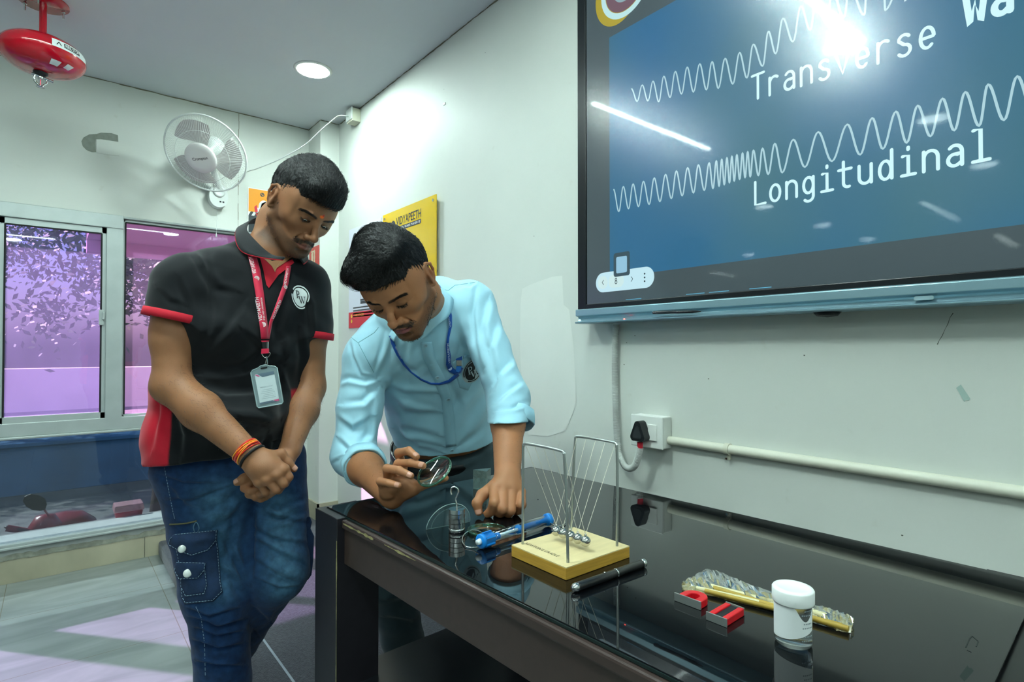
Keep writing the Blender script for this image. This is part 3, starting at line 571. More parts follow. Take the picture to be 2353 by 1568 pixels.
# ------------------------------------------------------------------ socket, plug, conduits
M_SOCK = mat('socket_white', 'e4e7e2', .4); 
sa = PX(1451, 952, WX-.045); sb = PX(1523, 1034, WX-.045)
sock = thing('switch_socket_box', 'white surface mounted socket box with rocker switch on the wall', 'socket', (WX, (sa.y+sb.y)/2, sb.z))
m = MB(); m.box((WX-.042, sb.y, sb.z), (WX, sa.y, sa.z)); m.build('body', M_SOCK, sock, bevel=.004)
m = MB(); m.box((WX-.048, sb.y-.001, sb.z-.001), (WX-.041, sa.y+.001, sa.z+.001)); fp = m.build('face_plate', M_SOCK, sock, bevel=.003)
r0 = PX(1490, 975, WX-.05); r1 = PX(1509, 1015, WX-.05)
m = MB(); m.box((WX-.0535, r1.y, r1.z), (WX-.046, r0.y, r0.z)); m.build('rocker_switch', M_SOCK, fp, bevel=.0015)
r2 = PX(1462, 972, WX-.05); m = MB(); m.box((WX-.050, r0.y+.003, r1.z), (WX-.046, r2.y, r0.z)); m.build('socket_face', M_SOCK, fp, bevel=.001)
pc = PX(1469, 994, WX-.07); plug = thing('power_plug', 'black three pin plug pushed into the white socket box', 'plug', (WX-.05, pc.y, pc.z))
tri = []
for a, r in ((90,.026),(218,.026),(322,.026)):
    cx_, cy_ = r*math.cos(math.radians(a))*.72, r*math.sin(math.radians(a))*.85
    for k in range(-5, 6): t = math.radians(a + k*13); tri.append((cx_+.0115*math.cos(t), cy_+.0125*math.sin(t)))
m = MB(); M_ = frame((WX-.0505, pc.y, pc.z), (0,-1,0), (0,0,1)); m.prism(tri, 0, .030, M_); m.build('plug_body', mat('plug_rubber', '191c1e', .45, bump=.1, bscale=500), plug, bevel=.004)
m = MB(); M_ = frame((WX-.081, pc.y, pc.z-.002), (0,-1,0), (0,0,1)); m.prism([(x*.62, y*.62) for x, y in tri], 0, .001, M_); m.build('plug_grip', mat('plug_grip', '2a2e31', .7), plug)
e0 = Vector((WX-.066, pc.y, pc.z-.036)); m = MB(); m.tube([e0+Vector((0,0,.006)), e0-Vector((0,0,.012))], [.009,.0085], 16); m.build('tape_wrap', mat('red_tape', 'c01e30', .5), plug)
# corrugated flexible conduit
cp = [PX(1416,746,WX-.016), PX(1413,800,WX-.016), PX(1413,880,WX-.016), PX(1415,950,WX-.018), PX(1418,1010,WX-.022), PX(1424,1045,WX-.03), PX(1437,1072,WX-.045), PX(1452,1076,WX-.056), PX(1463,1062,WX-.062), e0-Vector((0,.0,.010))]
cpt = catmull(cp, 40); m = MB(); dense = []; acc = 0; rad = []
for i, p in enumerate(cpt):
    if i: acc += (p-cpt[i-1]).length
    dense.append(p); rad.append(.0102 + .0009*math.sin(acc/.0042*2*PI))
# resample for ribs
pts = []; rr_ = []; L = 0; seg = [0]
for i in range(1, len(cpt)): seg.append(seg[-1]+(cpt[i]-cpt[i-1]).length)
tot = seg[-1]; nn = int(tot/.00105); j = 0
for k in range(nn+1):
    s_ = tot*k/nn
    while j < len(seg)-2 and seg[j+1] < s_: j += 1
    t = (s_-seg[j])/max(1e-9, seg[j+1]-seg[j]); pts.append(cpt[j].lerp(cpt[j+1], t)); rr_.append(.0098+.0011*math.cos(s_/.0042*2*PI))
m.tube(pts, rr_, 14); tag(m.build('flexible_conduit', mat('conduit_grey', 'c9cdc8', .5, noise=.2, nscale=12)), 'grey corrugated flexible conduit hanging from behind the screen to the black plug', 'conduit')
# rigid pipe conduit along the wall
pa = PX(1548, 1013, WX-.014); m = MB(); pz = (PX(1560,1014,WX-.014).z + PX(2353,1136,WX-.014).z)/2; m.tube([(WX-.0135, sb.y+.004, pz), (WX-.0135, -.6, pz)], .0128, 24); tag(m.build('pipe_conduit', mat('pvc_cream', 'dcdccb', .4, noise=.06, nscale=9)), 'straight cream plastic pipe running along the wall from the socket box', 'pipe')
pc2 = PX(1672, 1033, WX-.014); clip = thing('pipe_clamp', 'cream saddle clamp holding the pipe to the wall', 'clamp', (WX, pc2.y, pz))
m = MB(); m.tube([(WX-.0135, pc2.y+.007, pz), (WX-.0135, pc2.y-.007, pz)], .0158, 20); m.box((WX-.012, pc2.y-.005, pz-.03), (WX-.004, pc2.y+.005, pz-.01)); m.build('saddle', mat('pvc_cream2', 'd4d3c0', .5), clip, bevel=.001)
m = MB(); m.tube([(WX-.018, pc2.y+.002, pz-.026), (WX-.004, pc2.y+.002, pz-.026)], .003, 8); m.build('screw', M_CHR, clip)
# scraps and marks on the wall
def quad_mark(name, pts, m_, lb, cat, off=.0012):
    mb = MB(); q = [PX(x, y, WX-off) for x, y in pts]; mb.add(q, [tuple(range(len(q)))]); return tag(mb.build(name, m_), lb, cat)
M_TAPE = mat('clear_tape', 'a9bfb8', .35)
quad_mark('tape_scrap', [(2197,892),(2208,884),(2230,917),(2226,921),(2219,920),(2216,924)], M_TAPE, 'strip of old clear tape stuck on the wall above the pipe at the right', 'tape')
M_SW = mat('scrap_white', 'f2f5f2', .5)
m = MB(); v = PX(1022, 239, WX); m.box((WX-.004, v.y-.009, v.z-.0055), (WX, v.y+.009, v.z+.0055)); tag(m.build('wall_tag', M_SW, bevel=.001), 'tiny white stick-on block high on the wall left of the screen', 'sticker')
M_MARK = mat('pencil_mark', '5d6258', .9)
m = MB(); rnd = random.Random(2); pts = [PX(x, y, WX-.0012) for x, y in ((2190,720),(2183,730),(2178,745),(2172,756),(2165,772),(2158,783),(2154,792))]; m.ribbon(pts, [.0016,.0008,.0012,.0006,.0012,.0008,.002], (-1,0,0)); tag(m.build('wall_crack', M_MARK), 'thin dark crack in the wall just below the right part of the screen', 'crack')
for i, (x, y) in enumerate(((2073,1231),(1459,772),(1440,788),(1434,838),(1628,871),(1848,817),(1227,543),(1115,121),(1196,780),(1246,918),(1020,205))):
    mb = MB(); v = PX(x, y, WX-.0011); mb.add([v+Vector((0, .0022*math.cos(a)*(1+.4*math.sin(3*a+i)), .0016*math.sin(a))) for a in np.linspace(0, 6.28, 8)[:-1]], [tuple(range(7))])
    tag(mb.build('wall_speck', M_MARK), ['small dark speck low on the wall at the far right','speck just under the screen near its left end','speck left of the grey conduit top','rust speck beside the grey conduit','speck above the pipe clamp','speck in the middle of the wall under the screen','speck on the wall left of the screen','speck near the ceiling above the white block','speck on the white repainted patch top','speck on the white repainted patch middle','speck by the ceiling near the white block'][i], 'speck', 'small specks on the long wall')
# cable box near ceiling
cb = PX(815, 262, WX-.02); jb = thing('cable_box', 'white plastic cable box mounted at the ceiling edge of the long wall', 'junction box', (WX, cb.y, cb.z))
b0 = PX(813, 276, WX-.05); b1 = PX(829, 240, WX); 
m = MB(); cbY0 = PX(829, 262, WX).y; m.box((WX-.055, cbY0, PX(829,281,WX).z), (WX, cbY0+.085, CEIL-.012)); m.build('box_body', mat('old_white', 'dfe0c9', .45, noise=.1, nscale=20), jb, bevel=.003)
m = MB(); m.box((WX-.06, cbY0-.002, PX(829,281,WX).z+.01), (WX-.053, cbY0+.087, CEIL-.01)); m.build('box_lid', mat('box_lid', 'e8efe9', .45), jb, bevel=.002)
# thin white cable from the box past the heads to the fan
fx = PY(503, 448, WY-.06)
ca = [Vector((WX-.055, cbY0+.06, PX(829,270,WX).z+.01))] + [P(780,266,2.95), P(760,280,3.0), P(735,302,3.05), P(705,330,3.15), P(668,353,3.25), P(630,372,3.35), P(590,388,3.45), P(560,400,3.55), fx+Vector((.04,0.03,.02))]
m = MB(); m.tube(catmull(ca, 10), .0028, 8); tag(m.build('white_cable', mat('cable_white', 'e6ede8', .4)), 'thin white cable sagging from the ceiling cable box to the wall fan', 'cable')

# ------------------------------------------------------------------ wall fan
M_FAN = mat('fan_white', 'dde2df', .35); M_BLADE = mat('fan_blade', 'cfc9c8', .35); M_GUARD = mat('guard_wire', 'eef2ee', .3)
fc = PY(473, 354, 3.53)
nrm = Vector((-.46, -.62, -.60)).normalized()
fan = thing('wall_fan', 'white wall mounted fan with round wire guard above the purple window', 'fan', (fx.x, WY, fx.z))
Fm = frame(fc, Vector((1,-.25,0)), Vector((0,0,1)))
xax = nrm.cross(Vector((0,0,1))).normalized(); yax = nrm.cross(xax).normalized() 
Fm = Matrix(((xax.x, yax.x, nrm.x, fc.x), (xax.y, yax.y, nrm.y, fc.y), (xax.z, yax.z, nrm.z, fc.z), (0,0,0,1)))
RG = .217
def gprof(t): return .075*(1-t**2.2)   # dome depth
m = MB(); NW = 110
for k in range(NW):
    a = 2*PI*k/NW; pts = []
    for t in (.38, .5, .64, .78, .9, .97, 1.0): pts.append(Fm @ Vector((RG*t*math.cos(a), RG*t*math.sin(a), gprof(t))))
    m.tube(pts, .00085, 4, caps=False)
m.build('front_guard', M_GUARD, fan)
m = MB()
for k in range(84):
    a = 2*PI*k/84; pts = [Fm @ Vector((RG*t*math.cos(a), RG*t*math.sin(a), -.07*(1-t**3)-.003)) for t in (.3,.6,.85,1.0)]; m.tube(pts, .0008, 4, caps=False)
m.build('rear_guard', M_GUARD, fan)
m = MB(); m.tube([Fm @ Vector((RG*math.cos(a), RG*math.sin(a), 0)) for a in np.linspace(0, 2*PI, 72, endpoint=False)], .0048, 8, closed=True); m.build('guard_rim', M_GUARD, fan)
m = MB(); m.tube([Fm @ Vector((RG*.66*math.cos(a), RG*.66*math.sin(a), gprof(.66))) for a in np.linspace(0, 2*PI, 60, endpoint=False)], .0012, 5, closed=True); m.build('guard_ring', M_GUARD, fan)
m = MB(); m.lathe([(.0,.079),(.05,.080),(.078,.077),(.084,.070),(.084,.062),(0,.062)], 40, Fm); cp_ = m.build('centre_cap', mat('fan_cap', 'e6e2e0', .3), fan)
M_FLAB = mat('cap_lettering', '4a4347', .5); m = MB(); tw = Matrix.Translation((0,0,.0802)) @ Matrix.Rotation(math.radians(180+6), 4, 'Z')
add_text(m, 'Crompton', Fm @ tw @ Matrix.Translation((0,-.006,0)), .022, .015, .085, center=True); m.build('cap_lettering', M_FLAB, cp_)
for k in range(3):
    m = MB(); a0 = math.radians(120*k+10); vs = []; NU, NV = 10, 8
    for i in range(NU+1):
        for j in range(NV+1):
            r = .03+.165*i/NU; wv = math.radians(30+55*math.sin(min(1,i/NU*1.15)*PI*.62)); a = a0 + wv*(j/NV-.25) + .35*i/NU
            rr2 = r if i < NU else r - .018*abs(j/NV-.5)*2
            vs.append(Fm @ Vector((rr2*math.cos(a), rr2*math.sin(a), .018-.045*(j/NV)*(.4+.6*i/NU))))
    m.add(vs, [(i*(NV+1)+j, (i+1)*(NV+1)+j, (i+1)*(NV+1)+j+1, i*(NV+1)+j+1) for i in range(NU) for j in range(NV)], True); m.build('blade', M_BLADE, fan)
m = MB(); m.lathe([(0,.045),(.03,.042),(.036,.02),(.03,0),(.03,-.05),(.052,-.06),(.06,-.09),(.058,-.13),(.03,-.15),(0,-.152)], 28, Fm); m.build('motor', M_FAN, fan)
mb = fx; m = MB()
Wm = frame((fx.x, WY-.004, fx.z), (1,0,0), (0,0,1)); m.prism([(.052*math.cos(t)*(1-.12*math.sin(t)), .075*math.sin(t)) for t in np.linspace(0, 2*PI, 36, endpoint=False)], 0, .055, Wm)
bs = m.build('wall_base', M_FAN, fan, bevel=.015)
m = MB(); m.lathe([(.034,0),(.034,.006),(.028,.012),(.022,.008),(0,.008)], 28, frame((fx.x+.002, WY-.058, fx.z+.02), (1,0,0), (0,0,1))); m.build('knob', M_FAN, bs)
m = MB(); m.box((fx.x+.004, WY-.0605, fx.z-.045), (fx.x+.014, WY-.058, fx.z-.036)); m.box((fx.x+.020, WY-.0605, fx.z-.045), (fx.x+.030, WY-.058, fx.z-.036)); m.build('indicator', M_TVBLK, bs)
m = MB(); m.tube([Vector((fx.x-.0, WY-.05, fx.z+.05)), Vector((fx.x-.03, WY-.10, fx.z+.10)), Fm @ Vector((0,0,-.10))], [.024,.02,.022], 14); m.build('neck', M_FAN, fan)
m = MB(); t_ = PY(497,540,WY-.03); m.tube(catmull([Vector((fx.x-.012, WY-.03, fx.z-.07)), PY(499,490,WY-.03), PY(498,515,WY-.03), t_],5), .0011, 6); m.lathe([(.0,.012),(.003,.008),(.0055,-.012),(0,-.013)], 12, Matrix.Translation(t_)); m.build('pull_cord', M_FAN, fan)

# ------------------------------------------------------------------ ceiling mounted extinguisher
M_RED = mat('extinguisher_red', 'b3091f', .16, coat=.7); M_STL = mat('steel', 'c9cfcd', .22, metal=.95)
ex = thing('ceiling_extinguisher', 'red flattened round fire extinguisher hanging from the ceiling', 'fire extinguisher', (-.035, 3.1, CEIL))
ec = P(98, 128, 2.42); EM = Matrix.Translation((ec.x, ec.y, ec.z)) @ Matrix.Rotation(math.radians(2), 4, 'Y')
m = MB(); pr = [(.0001, .074)] + [(.151*math.sin(t)**.85 if math.sin(t) > 0 else 0.0001, .076*math.cos(t)) for t in np.linspace(.08, PI-.08, 30)] + [(.0001, -.074)]; m.lathe(pr, 64, EM); m.build('tank', M_RED, ex)
m = MB(); m.tube([(ec.x, ec.y, ec.z+.06), (ec.x, ec.y, CEIL-.003)], .0135, 20); m.build('pipe', M_RED, ex)
m = MB(); m.lathe([(0,-.006),(.09,-.006),(.09,0),(0,0)], 40, Matrix.Translation((ec.x, ec.y, CEIL))); m.build('mounting_plate', M_RED, ex)
for dx, dy in ((-.015,-.068),(.068,.01),(-.06,.03)):
    m = MB(); m.tube([(ec.x+dx, ec.y+dy, CEIL-.004), (ec.x+dx, ec.y+dy, CEIL-.045)], .0035, 8); m.lathe([(.0,-.016),(.007,-.016),(.007,-.008),(0,-.008)], 6, Matrix.Translation((ec.x+dx, ec.y+dy, CEIL-.004))); m.build('bolt', M_STL, ex)
vb = Vector((ec.x-.006, ec.y, ec.z-.074)); m = MB(); m.lathe([(.0,.006),(.026,.004),(.026,-.008),(.014,-.014),(0,-.014)], 24, Matrix.Translation(vb)); m.build('valve_collar', M_TVBLK, ex)
m = MB(); m.lathe([(0,-.010),(.009,-.010),(.009,-.026),(.006,-.03),(0,-.03)], 14, Matrix.Translation(vb)); m.tube(catmull([vb+Vector((-.018,-.008,-.018)), vb+Vector((-.020,-.006,-.04)), vb+Vector((0,0,-.058)), vb+Vector((.020,.006,-.04)), vb+Vector((.018,.008,-.018))],6), .0042, 8); m.lathe([(0,.002),(.015,0),(.015,-.003),(0,-.004)], 16, Matrix.Translation(vb+Vector((0,0,-.060)))); m.tube([vb+Vector((-.03,-.01,-.016)), vb+Vector((.042,.012,-.024))], .0055, 10); m.build('sprinkler_valve', M_STL, ex)
m = MB(); m.tube([vb+Vector((0,0,-.03)), vb+Vector((0,0,-.055))], .002, 8); m.build('glass_bulb', mat('bulb_red', 'd02040', .1), ex)
# label band wrapped on the tank
def wrapband(mb, a0, a1, z0, z1, off, M, mi=0, n=16, k=3):
    vs = []
    for i in range(n+1):
        for j in range(k+1):
            a = math.radians(a0+(a1-a0)*i/n); z = z0+(z1-z0)*j/k; r = .151*max(0, 1-(z/.076)**2)**.425 + off; vs.append(M @ Vector((r*math.cos(a), r*math.sin(a), z)))
    mb.add(vs, [(i*(k+1)+j, (i+1)*(k+1)+j, (i+1)*(k+1)+j+1, i*(k+1)+j+1) for i in range(n) for j in range(k)], True, mi)
A0 = -78
m = MB(); wrapband(m, A0, A0+62, -.004, .030, .0012, EM); lab = m.build('label', mat('label_white', 'dbe4e2', .4), ex)
m = MB(); wrapband(m, A0+16, A0+42, .004, .024, .0019, EM); m.build('label_block', mat('label_black', '14181a', .4), lab)
def wraptext(s, a0, a1, z0, z1, off, mtl, par):
    vv, ff = text_mesh(s, 1.0, .02); W = max(v[0] for v in vv); vs = []
    for x, y in vv:
        a = math.radians(a0+(a1-a0)*x/W); z = z0+(z1-z0)*y/.73; r = .151*max(0,1-(z/.076)**2)**.425+off; vs.append(EM @ Vector((r*math.cos(a), r*math.sin(a), z)))
    mb = MB(); mb.add(vs, ff); return mb.build('lettering', mtl, par)
wraptext('FIRE STOP', A0+17.5, A0+40.5, .007, .021, .0026, mat('label_white', 'dbe4e2'), lab)
m = MB()
for a, b in (((.0,.0),(.5,1)),((.5,1),(1,0))):
    q_ = []
    for (u, v_) in (a, b):
        an = math.radians(A0+6+u*6); z = .006+v_*.014; r = .151*(1-(z/.076)**2)**.425+.002; q_.append(EM @ Vector((r*math.cos(an), r*math.sin(an), z)))
    m.tube(q_, .0017, 6)
m.build('label_mark', mat('label_black', '14181a'), lab)
for a0, a1, z0, z1 in ((-75,-58,-.062,-.048),(-48,-34,-.058,-.044)):
    m = MB(); wrapband(m, a0, a1, z0, z1, .0012, EM, n=6); m.build('sticker', mat('label_white', 'dbe4e2'), ex)

# ------------------------------------------------------------------ posters and signs
M_YEL = mat('poster_yellow', 'ecc52a', .12, noise=.15, nscale=2.5, coat=.6)
def PW_logo(mb, M, r, mi_d=0, mi_l=1, z=.0004):
    add_polys(mb, [disc(r)], M, z=z, mi=mi_d); add_polys(mb, [[(x*r, y*r) for x, y in p] for p in monogram()], M, z=z+.0003, mi=mi_l)
# yellow acrylic board on stand-offs
AX = WX - .022
def A(x, y): return PX(x, y, AX)
tl, tr_, br = A(880,491), A(1002,446), A(1003,640)
yb = thing('yellow_board', 'yellow acrylic notice board on steel stand-offs behind the man in the light blue shirt', 'notice board', (WX, (tl.y+tr_.y)/2, tl.z))
yA, yB = tl.y, tr_.y; zT = tr_.z; zB = zT - .62
m = MB(); m.box((AX, yB, zB), (AX+.005, yA, zT)); bp_ = m.build('panel', M_YEL, yb)
BM = frame((AX-.0008, yA, zT), (0,-1,0), (0,0,1)); Wd = yA-yB
M_DK = mat('print_dark', '33373a', .5); M_PK = mat('print_pink', 'e0607a', .5); M_WH = mat('print_white', 'f0f2ee', .5); M_GRY = mat('print_grey', '8a9296', .5)
m = MB(); add_text(m, 'VIDYAPEETH', BM @ Matrix.Translation((Wd*.28,-.085,0)), .062, .01, Wd*.47); add_polys(m, [rrect(Wd*.47,.022,.003,2,Wd*.515,-.105)], BM, mi=0); add_polys(m, [[(x+Wd*.22,y-.078) for x,y in disc(.026)]], BM)
m.build('heading', M_DK, bp_)
m = MB(); add_text(m, 'MANZIL WAHI YAHIN SE', BM @ Matrix.Translation((Wd*.29,-.111,.0004)), .018, .01, Wd*.45); add_polys(m, [[(x*.021+Wd*.22, y*.021-.078) for x, y in p] for p in monogram()], BM, z=.0004); m.build('heading_white', M_WH, bp_)
m = MB(); add_text(m, 'Photography', BM @ Matrix.Translation((Wd*.30,-.345,0)), .034, .006, Wd*.50); add_text(m, 'not allowed on premises', BM @ Matrix.Translation((Wd*.05,-.39,0)), .034, .006, Wd*.88); add_polys(m, [[(x+Wd*.45,y-.2) for x,y in disc(.022)], [(x+Wd*.45,y-.25) for x,y in rrect(.08,.06,.015,4)]], BM); m.build('notice_text', M_PK, bp_)
for y_, z_ in ((yA-.025,zT-.025),(yB+.025,zT-.025),(yA-.025,zB+.025),(yB+.025,zB+.25)):
    m = MB(); m.tube([(AX-.004, y_, z_), (WX, y_, z_)], .007, 14); m.build('stand_off', M_STL, yb)
# white notice (its code left out)
wl = PX(803, 535, WX-.002); wr = PX(876, 500, WX-.002); wbz = PX(804, 755, WX-.002).z
wn = thing('white_notice', 'white printed notice with red bands on the wall beside the yellow board', 'poster', (WX, (wl.y+wr.y)/2, wr.z))
m = MB(); m.box((WX-.004, wr.y, wbz), (WX-.0002, wl.y, wr.z)); wp = m.build('sheet', mat('sheet_white', 'dfe3ee', .4), wn)
NM = frame((WX-.0046, wl.y, wr.z), (0,-1,0), (0,0,1)); Wn = wl.y-wr.y; Hn = wr.z-wbz
m = MB(); add_text(m, 'VIDYAPEETH', NM @ Matrix.Translation((Wn*.30,-.075,0)), .055, .01, Wn*.58); add_polys(m, [[(x+Wn*.2,y-.062) for x,y in disc(.03)]], NM); add_polys(m, [rrect(Wn*.5,.006,.001,1,Wn*.6,-.095)], NM)
for k in range(4): add_polys(m, [rrect(Wn*.7,.008,.001,1,Wn*.5,-Hn*.80-k*.018)], NM)
add_polys(m, [rrect(Wn*.5,.03,.001,1,Wn*.64,-Hn*.745)], NM); m.build('print', M_DK, wp)
m = MB(); add_polys(m, [rrect(Wn,Hn*.045,.001,1,Wn*.5,-Hn*.475), rrect(Wn,Hn*.16,.001,1,Wn*.5,-Hn*.92)], NM); m.build('red_band', mat('print_red', 'd42a3c', .5), wp)
m = MB(); fr_ = [(Wn*.39,-Hn*.53),(Wn*.89,-Hn*.53),(Wn*.89,-Hn*.74),(Wn*.39,-Hn*.74)]
for k in range(4): m.ribbon([NM @ Vector((*fr_[k],.0003)), NM @ Vector((*fr_[(k+1)%4],.0003))], .003, (-1,0,0))
m.build('empty_frame', M_GRY, wp)
m = MB(); add_polys(m, [[(x+Wn*.1,y-Hn*.88) for x,y in disc(.012,16)], [(x+Wn*.1,y-Hn*.93) for x,y in disc(.012,16)]], NM, z=.0004); add_text(m, 'NOTICE', NM @ Matrix.Translation((Wn*.2,-Hn*.885,.0004)), .02, 0, Wn*.3); m.build('band_marks', mat('print_yellow','f0c030',.5), wp)
# orange warning poster on the window wall, megaphone
ol = PY(569, 430, WY-.003); orr = PY(650, 445, WY-.003); obz = PY(570, 545, WY-.003).z
op = thing('orange_poster', 'orange and black poster with a megaphone on the wall behind the standing man', 'poster', ((ol.x+orr.x)/2, WY, ol.z))
m = MB(); m.box((ol.x, WY-.004, obz), (orr.x, WY-.0002, ol.z)); os_ = m.build('sheet', mat('poster_edge', 'eef0ea', .4), op)
OM = frame((ol.x, WY-.0044, ol.z), (1,0,0), (0,0,1)); Wo = orr.x-ol.x; Ho = ol.z-obz
m = MB(); add_polys(m, [[(.006,-.005),(Wo-.006,-.005),(Wo-.006,-Ho*.48),(.006,-Ho*.48)]], OM); m.build('orange_field', mat('print_orange', 'f09a12', .5), os_)
m = MB(); add_polys(m, [[(.006,-Ho*.56),(Wo-.006,-Ho*.56),(Wo-.006,-Ho+.004),(.006,-Ho+.004)]], OM); m.build('black_field', mat('print_slate', '30383c', .5), os_)
m = MB()
for k in range(int((Wo-.036)/.034)+1): x = .006+k*.034; add_polys(m, [[(x,-Ho*.56),(x+.017,-Ho*.56),(x+.03,-Ho*.48),(x+.013,-Ho*.48)]], OM, z=.0003)
m.build('hazard_stripe', M_DK, os_)
m = MB(); add_polys(m, [[(.045,-.115),(.075,-.13),(.085,-.09),(.11,-.075),(.12,-.15),(.09,-.165),(.05,-.165)],[(.10+.035*math.cos(a), -.115+.045*math.sin(a)) for a in np.linspace(0,6.28,20)[:-1]]], OM, z=.0003); m.build('megaphone', M_WH, os_)
m = MB(); add_polys(m, [[(.04,-.12),(.055,-.105),(.062,-.15),(.045,-.155)],[(.05,-.16),(.065,-.16),(.07,-.19),(.058,-.19)]], OM, z=.0005); m.build('megaphone_grip', mat('print_red','d42a3c'), os_)
m = MB(); PW_logo(m, OM @ Matrix.Translation((.088,-.035,0)), .013); m.build('badge', [M_DK, mat('print_orange','f09a12')], os_)
# fire extinguisher sign on the column side
fsx = 1.325-.003; fl_ = PX(713, 568, fsx); fr2 = PX(735, 566, fsx)
e1 = PX(714, 570, fsx); e2 = PX(735, 570, fsx)
fy0, fy1 = 3.625, 3.80; fz1 = PY(724, 567, 3.7).z; fz0 = PY(724, 628, 3.7).z
fs = thing('fire_sign', 'small red fire extinguisher sign between the two men', 'sign', (1.325, 3.7, fz0))
m = MB(); m.box((1.321, fy0, fz0), (1.3248, fy1, fz1)); s_ = m.build('plate', mat('sign_red', 'd0372c', .4), fs)
SM = frame((1.3205, fy1, fz0), (0,-1,0), (0,0,1)); M_CRM = mat('sign_cream', 'f0d9b8', .5); hh_ = fz1-fz0
m = MB(); add_polys(m, [rrect(.035,.075,.008,3,.06,.10), rrect(.05,.012,.003,2,.065,.145)], SM, z=.0004)
for k in range(3): add_polys(m, [[(.10+.012*math.cos(a)+k*.0, .075+k*.03+.02*math.sin(a)) for a in np.linspace(0,6.28,12)[:-1]]], SM, z=.0004)
add_text(m, 'FIRE', SM @ Matrix.Translation((.055,.035,.0004)), .022, .01, .05); m.build('symbol', M_CRM, s_)
# ================================================================== TABLE
TZ = .805; KT = .882
th = math.radians(2.8); A0_ = Vector((.486, 1.347, 0)); u_ = Vector((math.sin(th), -math.cos(th), 0)); v_ = Vector((math.cos(th), math.sin(th), 0))
TM = Matrix(((v_.x*KT, u_.x*KT, 0, A0_.x), (v_.y*KT, u_.y*KT, 0, A0_.y), (0, 0, 1, 0), (0,0,0,1)))   # local: x across, y towards the camera end
TL, TW = 1.42, .795
M_TBL = mat('table_laminate', '40332f', .42, noise=.12, nscale=60, spec=.4); M_TBL2 = mat('table_black', '1d1b1c', .35)
M_CHIP = mat('bare_chipboard', 'a59a6c', .9, noise=.35, nscale=120)
table = thing('black_table', 'long black glass topped table with chipped edges, covered in physics items', 'table', (.85, .75, PZT))
LW, LB, GT = .118, .134, .007
for i, (x, y) in enumerate(((0,0),(TW-LW+.012,0),(0,TL-LB),(TW-LW+.012,TL-LB))):
    m = MB(); m.box((x, y, PZT), (x+LW, y+LB, TZ-GT+.004), TM); m.build('leg', mat('leg_laminate', '232127', .4, noise=.15, nscale=40, spec=.45), table, bevel=.0015)
m = MB(); m.box((.020, LB, TZ-GT-.099), (.040, TL-LB, TZ-GT-.0195), TM); m.build('apron', M_TBL, table, bevel=.001)
m = MB(); m.box((LW, .02, TZ-GT-.099), (TW-LW, .04, TZ-GT-.0195), TM); m.box((LW, TL-.04, TZ-GT-.099), (TW-LW, TL-.02, TZ-GT-.0195), TM); m.box((TW-.05, LB, TZ-GT-.099), (TW-.03, TL-LB, TZ-GT-.0195), TM); m.build('apron', M_TBL2, table)
m = MB(); m.box((.012, LB-.001, TZ-GT-.0195), (.045, TL-LB, TZ-GT), TM); m.box((TW-.04, LB, TZ-GT-.0195), (TW-.004, TL-LB, TZ-GT), TM); m.box((LW, .008, TZ-GT-.0195), (TW-LW, .05, TZ-GT), TM); m.box((LW, TL-.03, TZ-GT-.0195), (TW-LW, TL, TZ-GT), TM); m.build('rim', M_TBL, table, bevel=.004)
M_BOARD = mat('table_top_black', '0b0c0e', .3)
m = MB(); m.box((.04, .045, TZ-GT-.018), (TW-.035, TL-.025, TZ-GT-.001), TM); m.build('top_board', M_BOARD, table)
gx0, gy0 = .024, .020
M_TGL = mat('black_glass', '0a0c0f', .018, spec=.5, ior=1.5)
m = MB(); m.box((gx0, gy0, TZ-GT+.0045), (TW-.004, TL-.055, TZ), TM); m.build('glass_top', M_TGL, table, bevel=.0012)
m = MB(); m.box((gx0-.0012, gy0-.001, TZ-GT+.001), (gx0+.002, TL-.055, TZ-.0015), TM); m.build('glass_edge', mat('glass_edge', '1d2c2b', .2), table)
m = MB(); m.box((LW*.3, .05, .405), (TW-.04, TL-.06, .42), TM); m.build('lower_shelf', mat('shelf_black', '17191d', .28), table)
# worn edges
def chip(pts, w, nrm, nm='worn_edge', seed=1):
    rnd = random.Random(seed); P_ = []
    for i in range(len(pts)-1):
        for k in range(14): P_.append(Vector(pts[i]).lerp(Vector(pts[i+1]), k/14))
    mb = MB(); mb.ribbon([TM @ p for p in P_], [w*(.15+rnd.random()**1.6) for p in P_], TM.to_3x3() @ Vector(nrm)); return mb.build(nm, M_CHIP, table)
chip([(.0,LB+.0006,PZT+.02),(.0,LB+.0006,.35),(.0,LB+.0006,TZ-.02)], .007, (-1,0,0), seed=2).location = (-.0008,0,0)
chip([(.0115,LB+.01,TZ-GT-.006),(.0115,LB+.18,TZ-GT-.006)], .008, (-1,0,0), seed=3); chip([(.0115,LB+.22,TZ-GT-.005),(.0115,LB+.36,TZ-GT-.005)], .006, (-1,0,0), seed=4)
chip([(.003,.0,TZ-.0036),(.003,.05,TZ-.0036)], .006, (0,0,1), seed=5)
chip([(.0115,TL-.3,TZ-GT-.008),(.0115,TL-.14,TZ-GT-.008)], .008, (-1,0,0), seed=6)
m = MB()
for a, b in (((2228,1468),(2234,1462)),((2234,1462),(2248,1474)),((2248,1474),(2243,1486)),((2219,1488),(2228,1468)),((2222,1494),(2232,1499))):
    m.ribbon([PZ(*a,TZ+.0003), PZ(*b,TZ+.0003)], .0012, (0,0,1))
m.build('scratch', mat('scratch', '1c2422', .7), table)
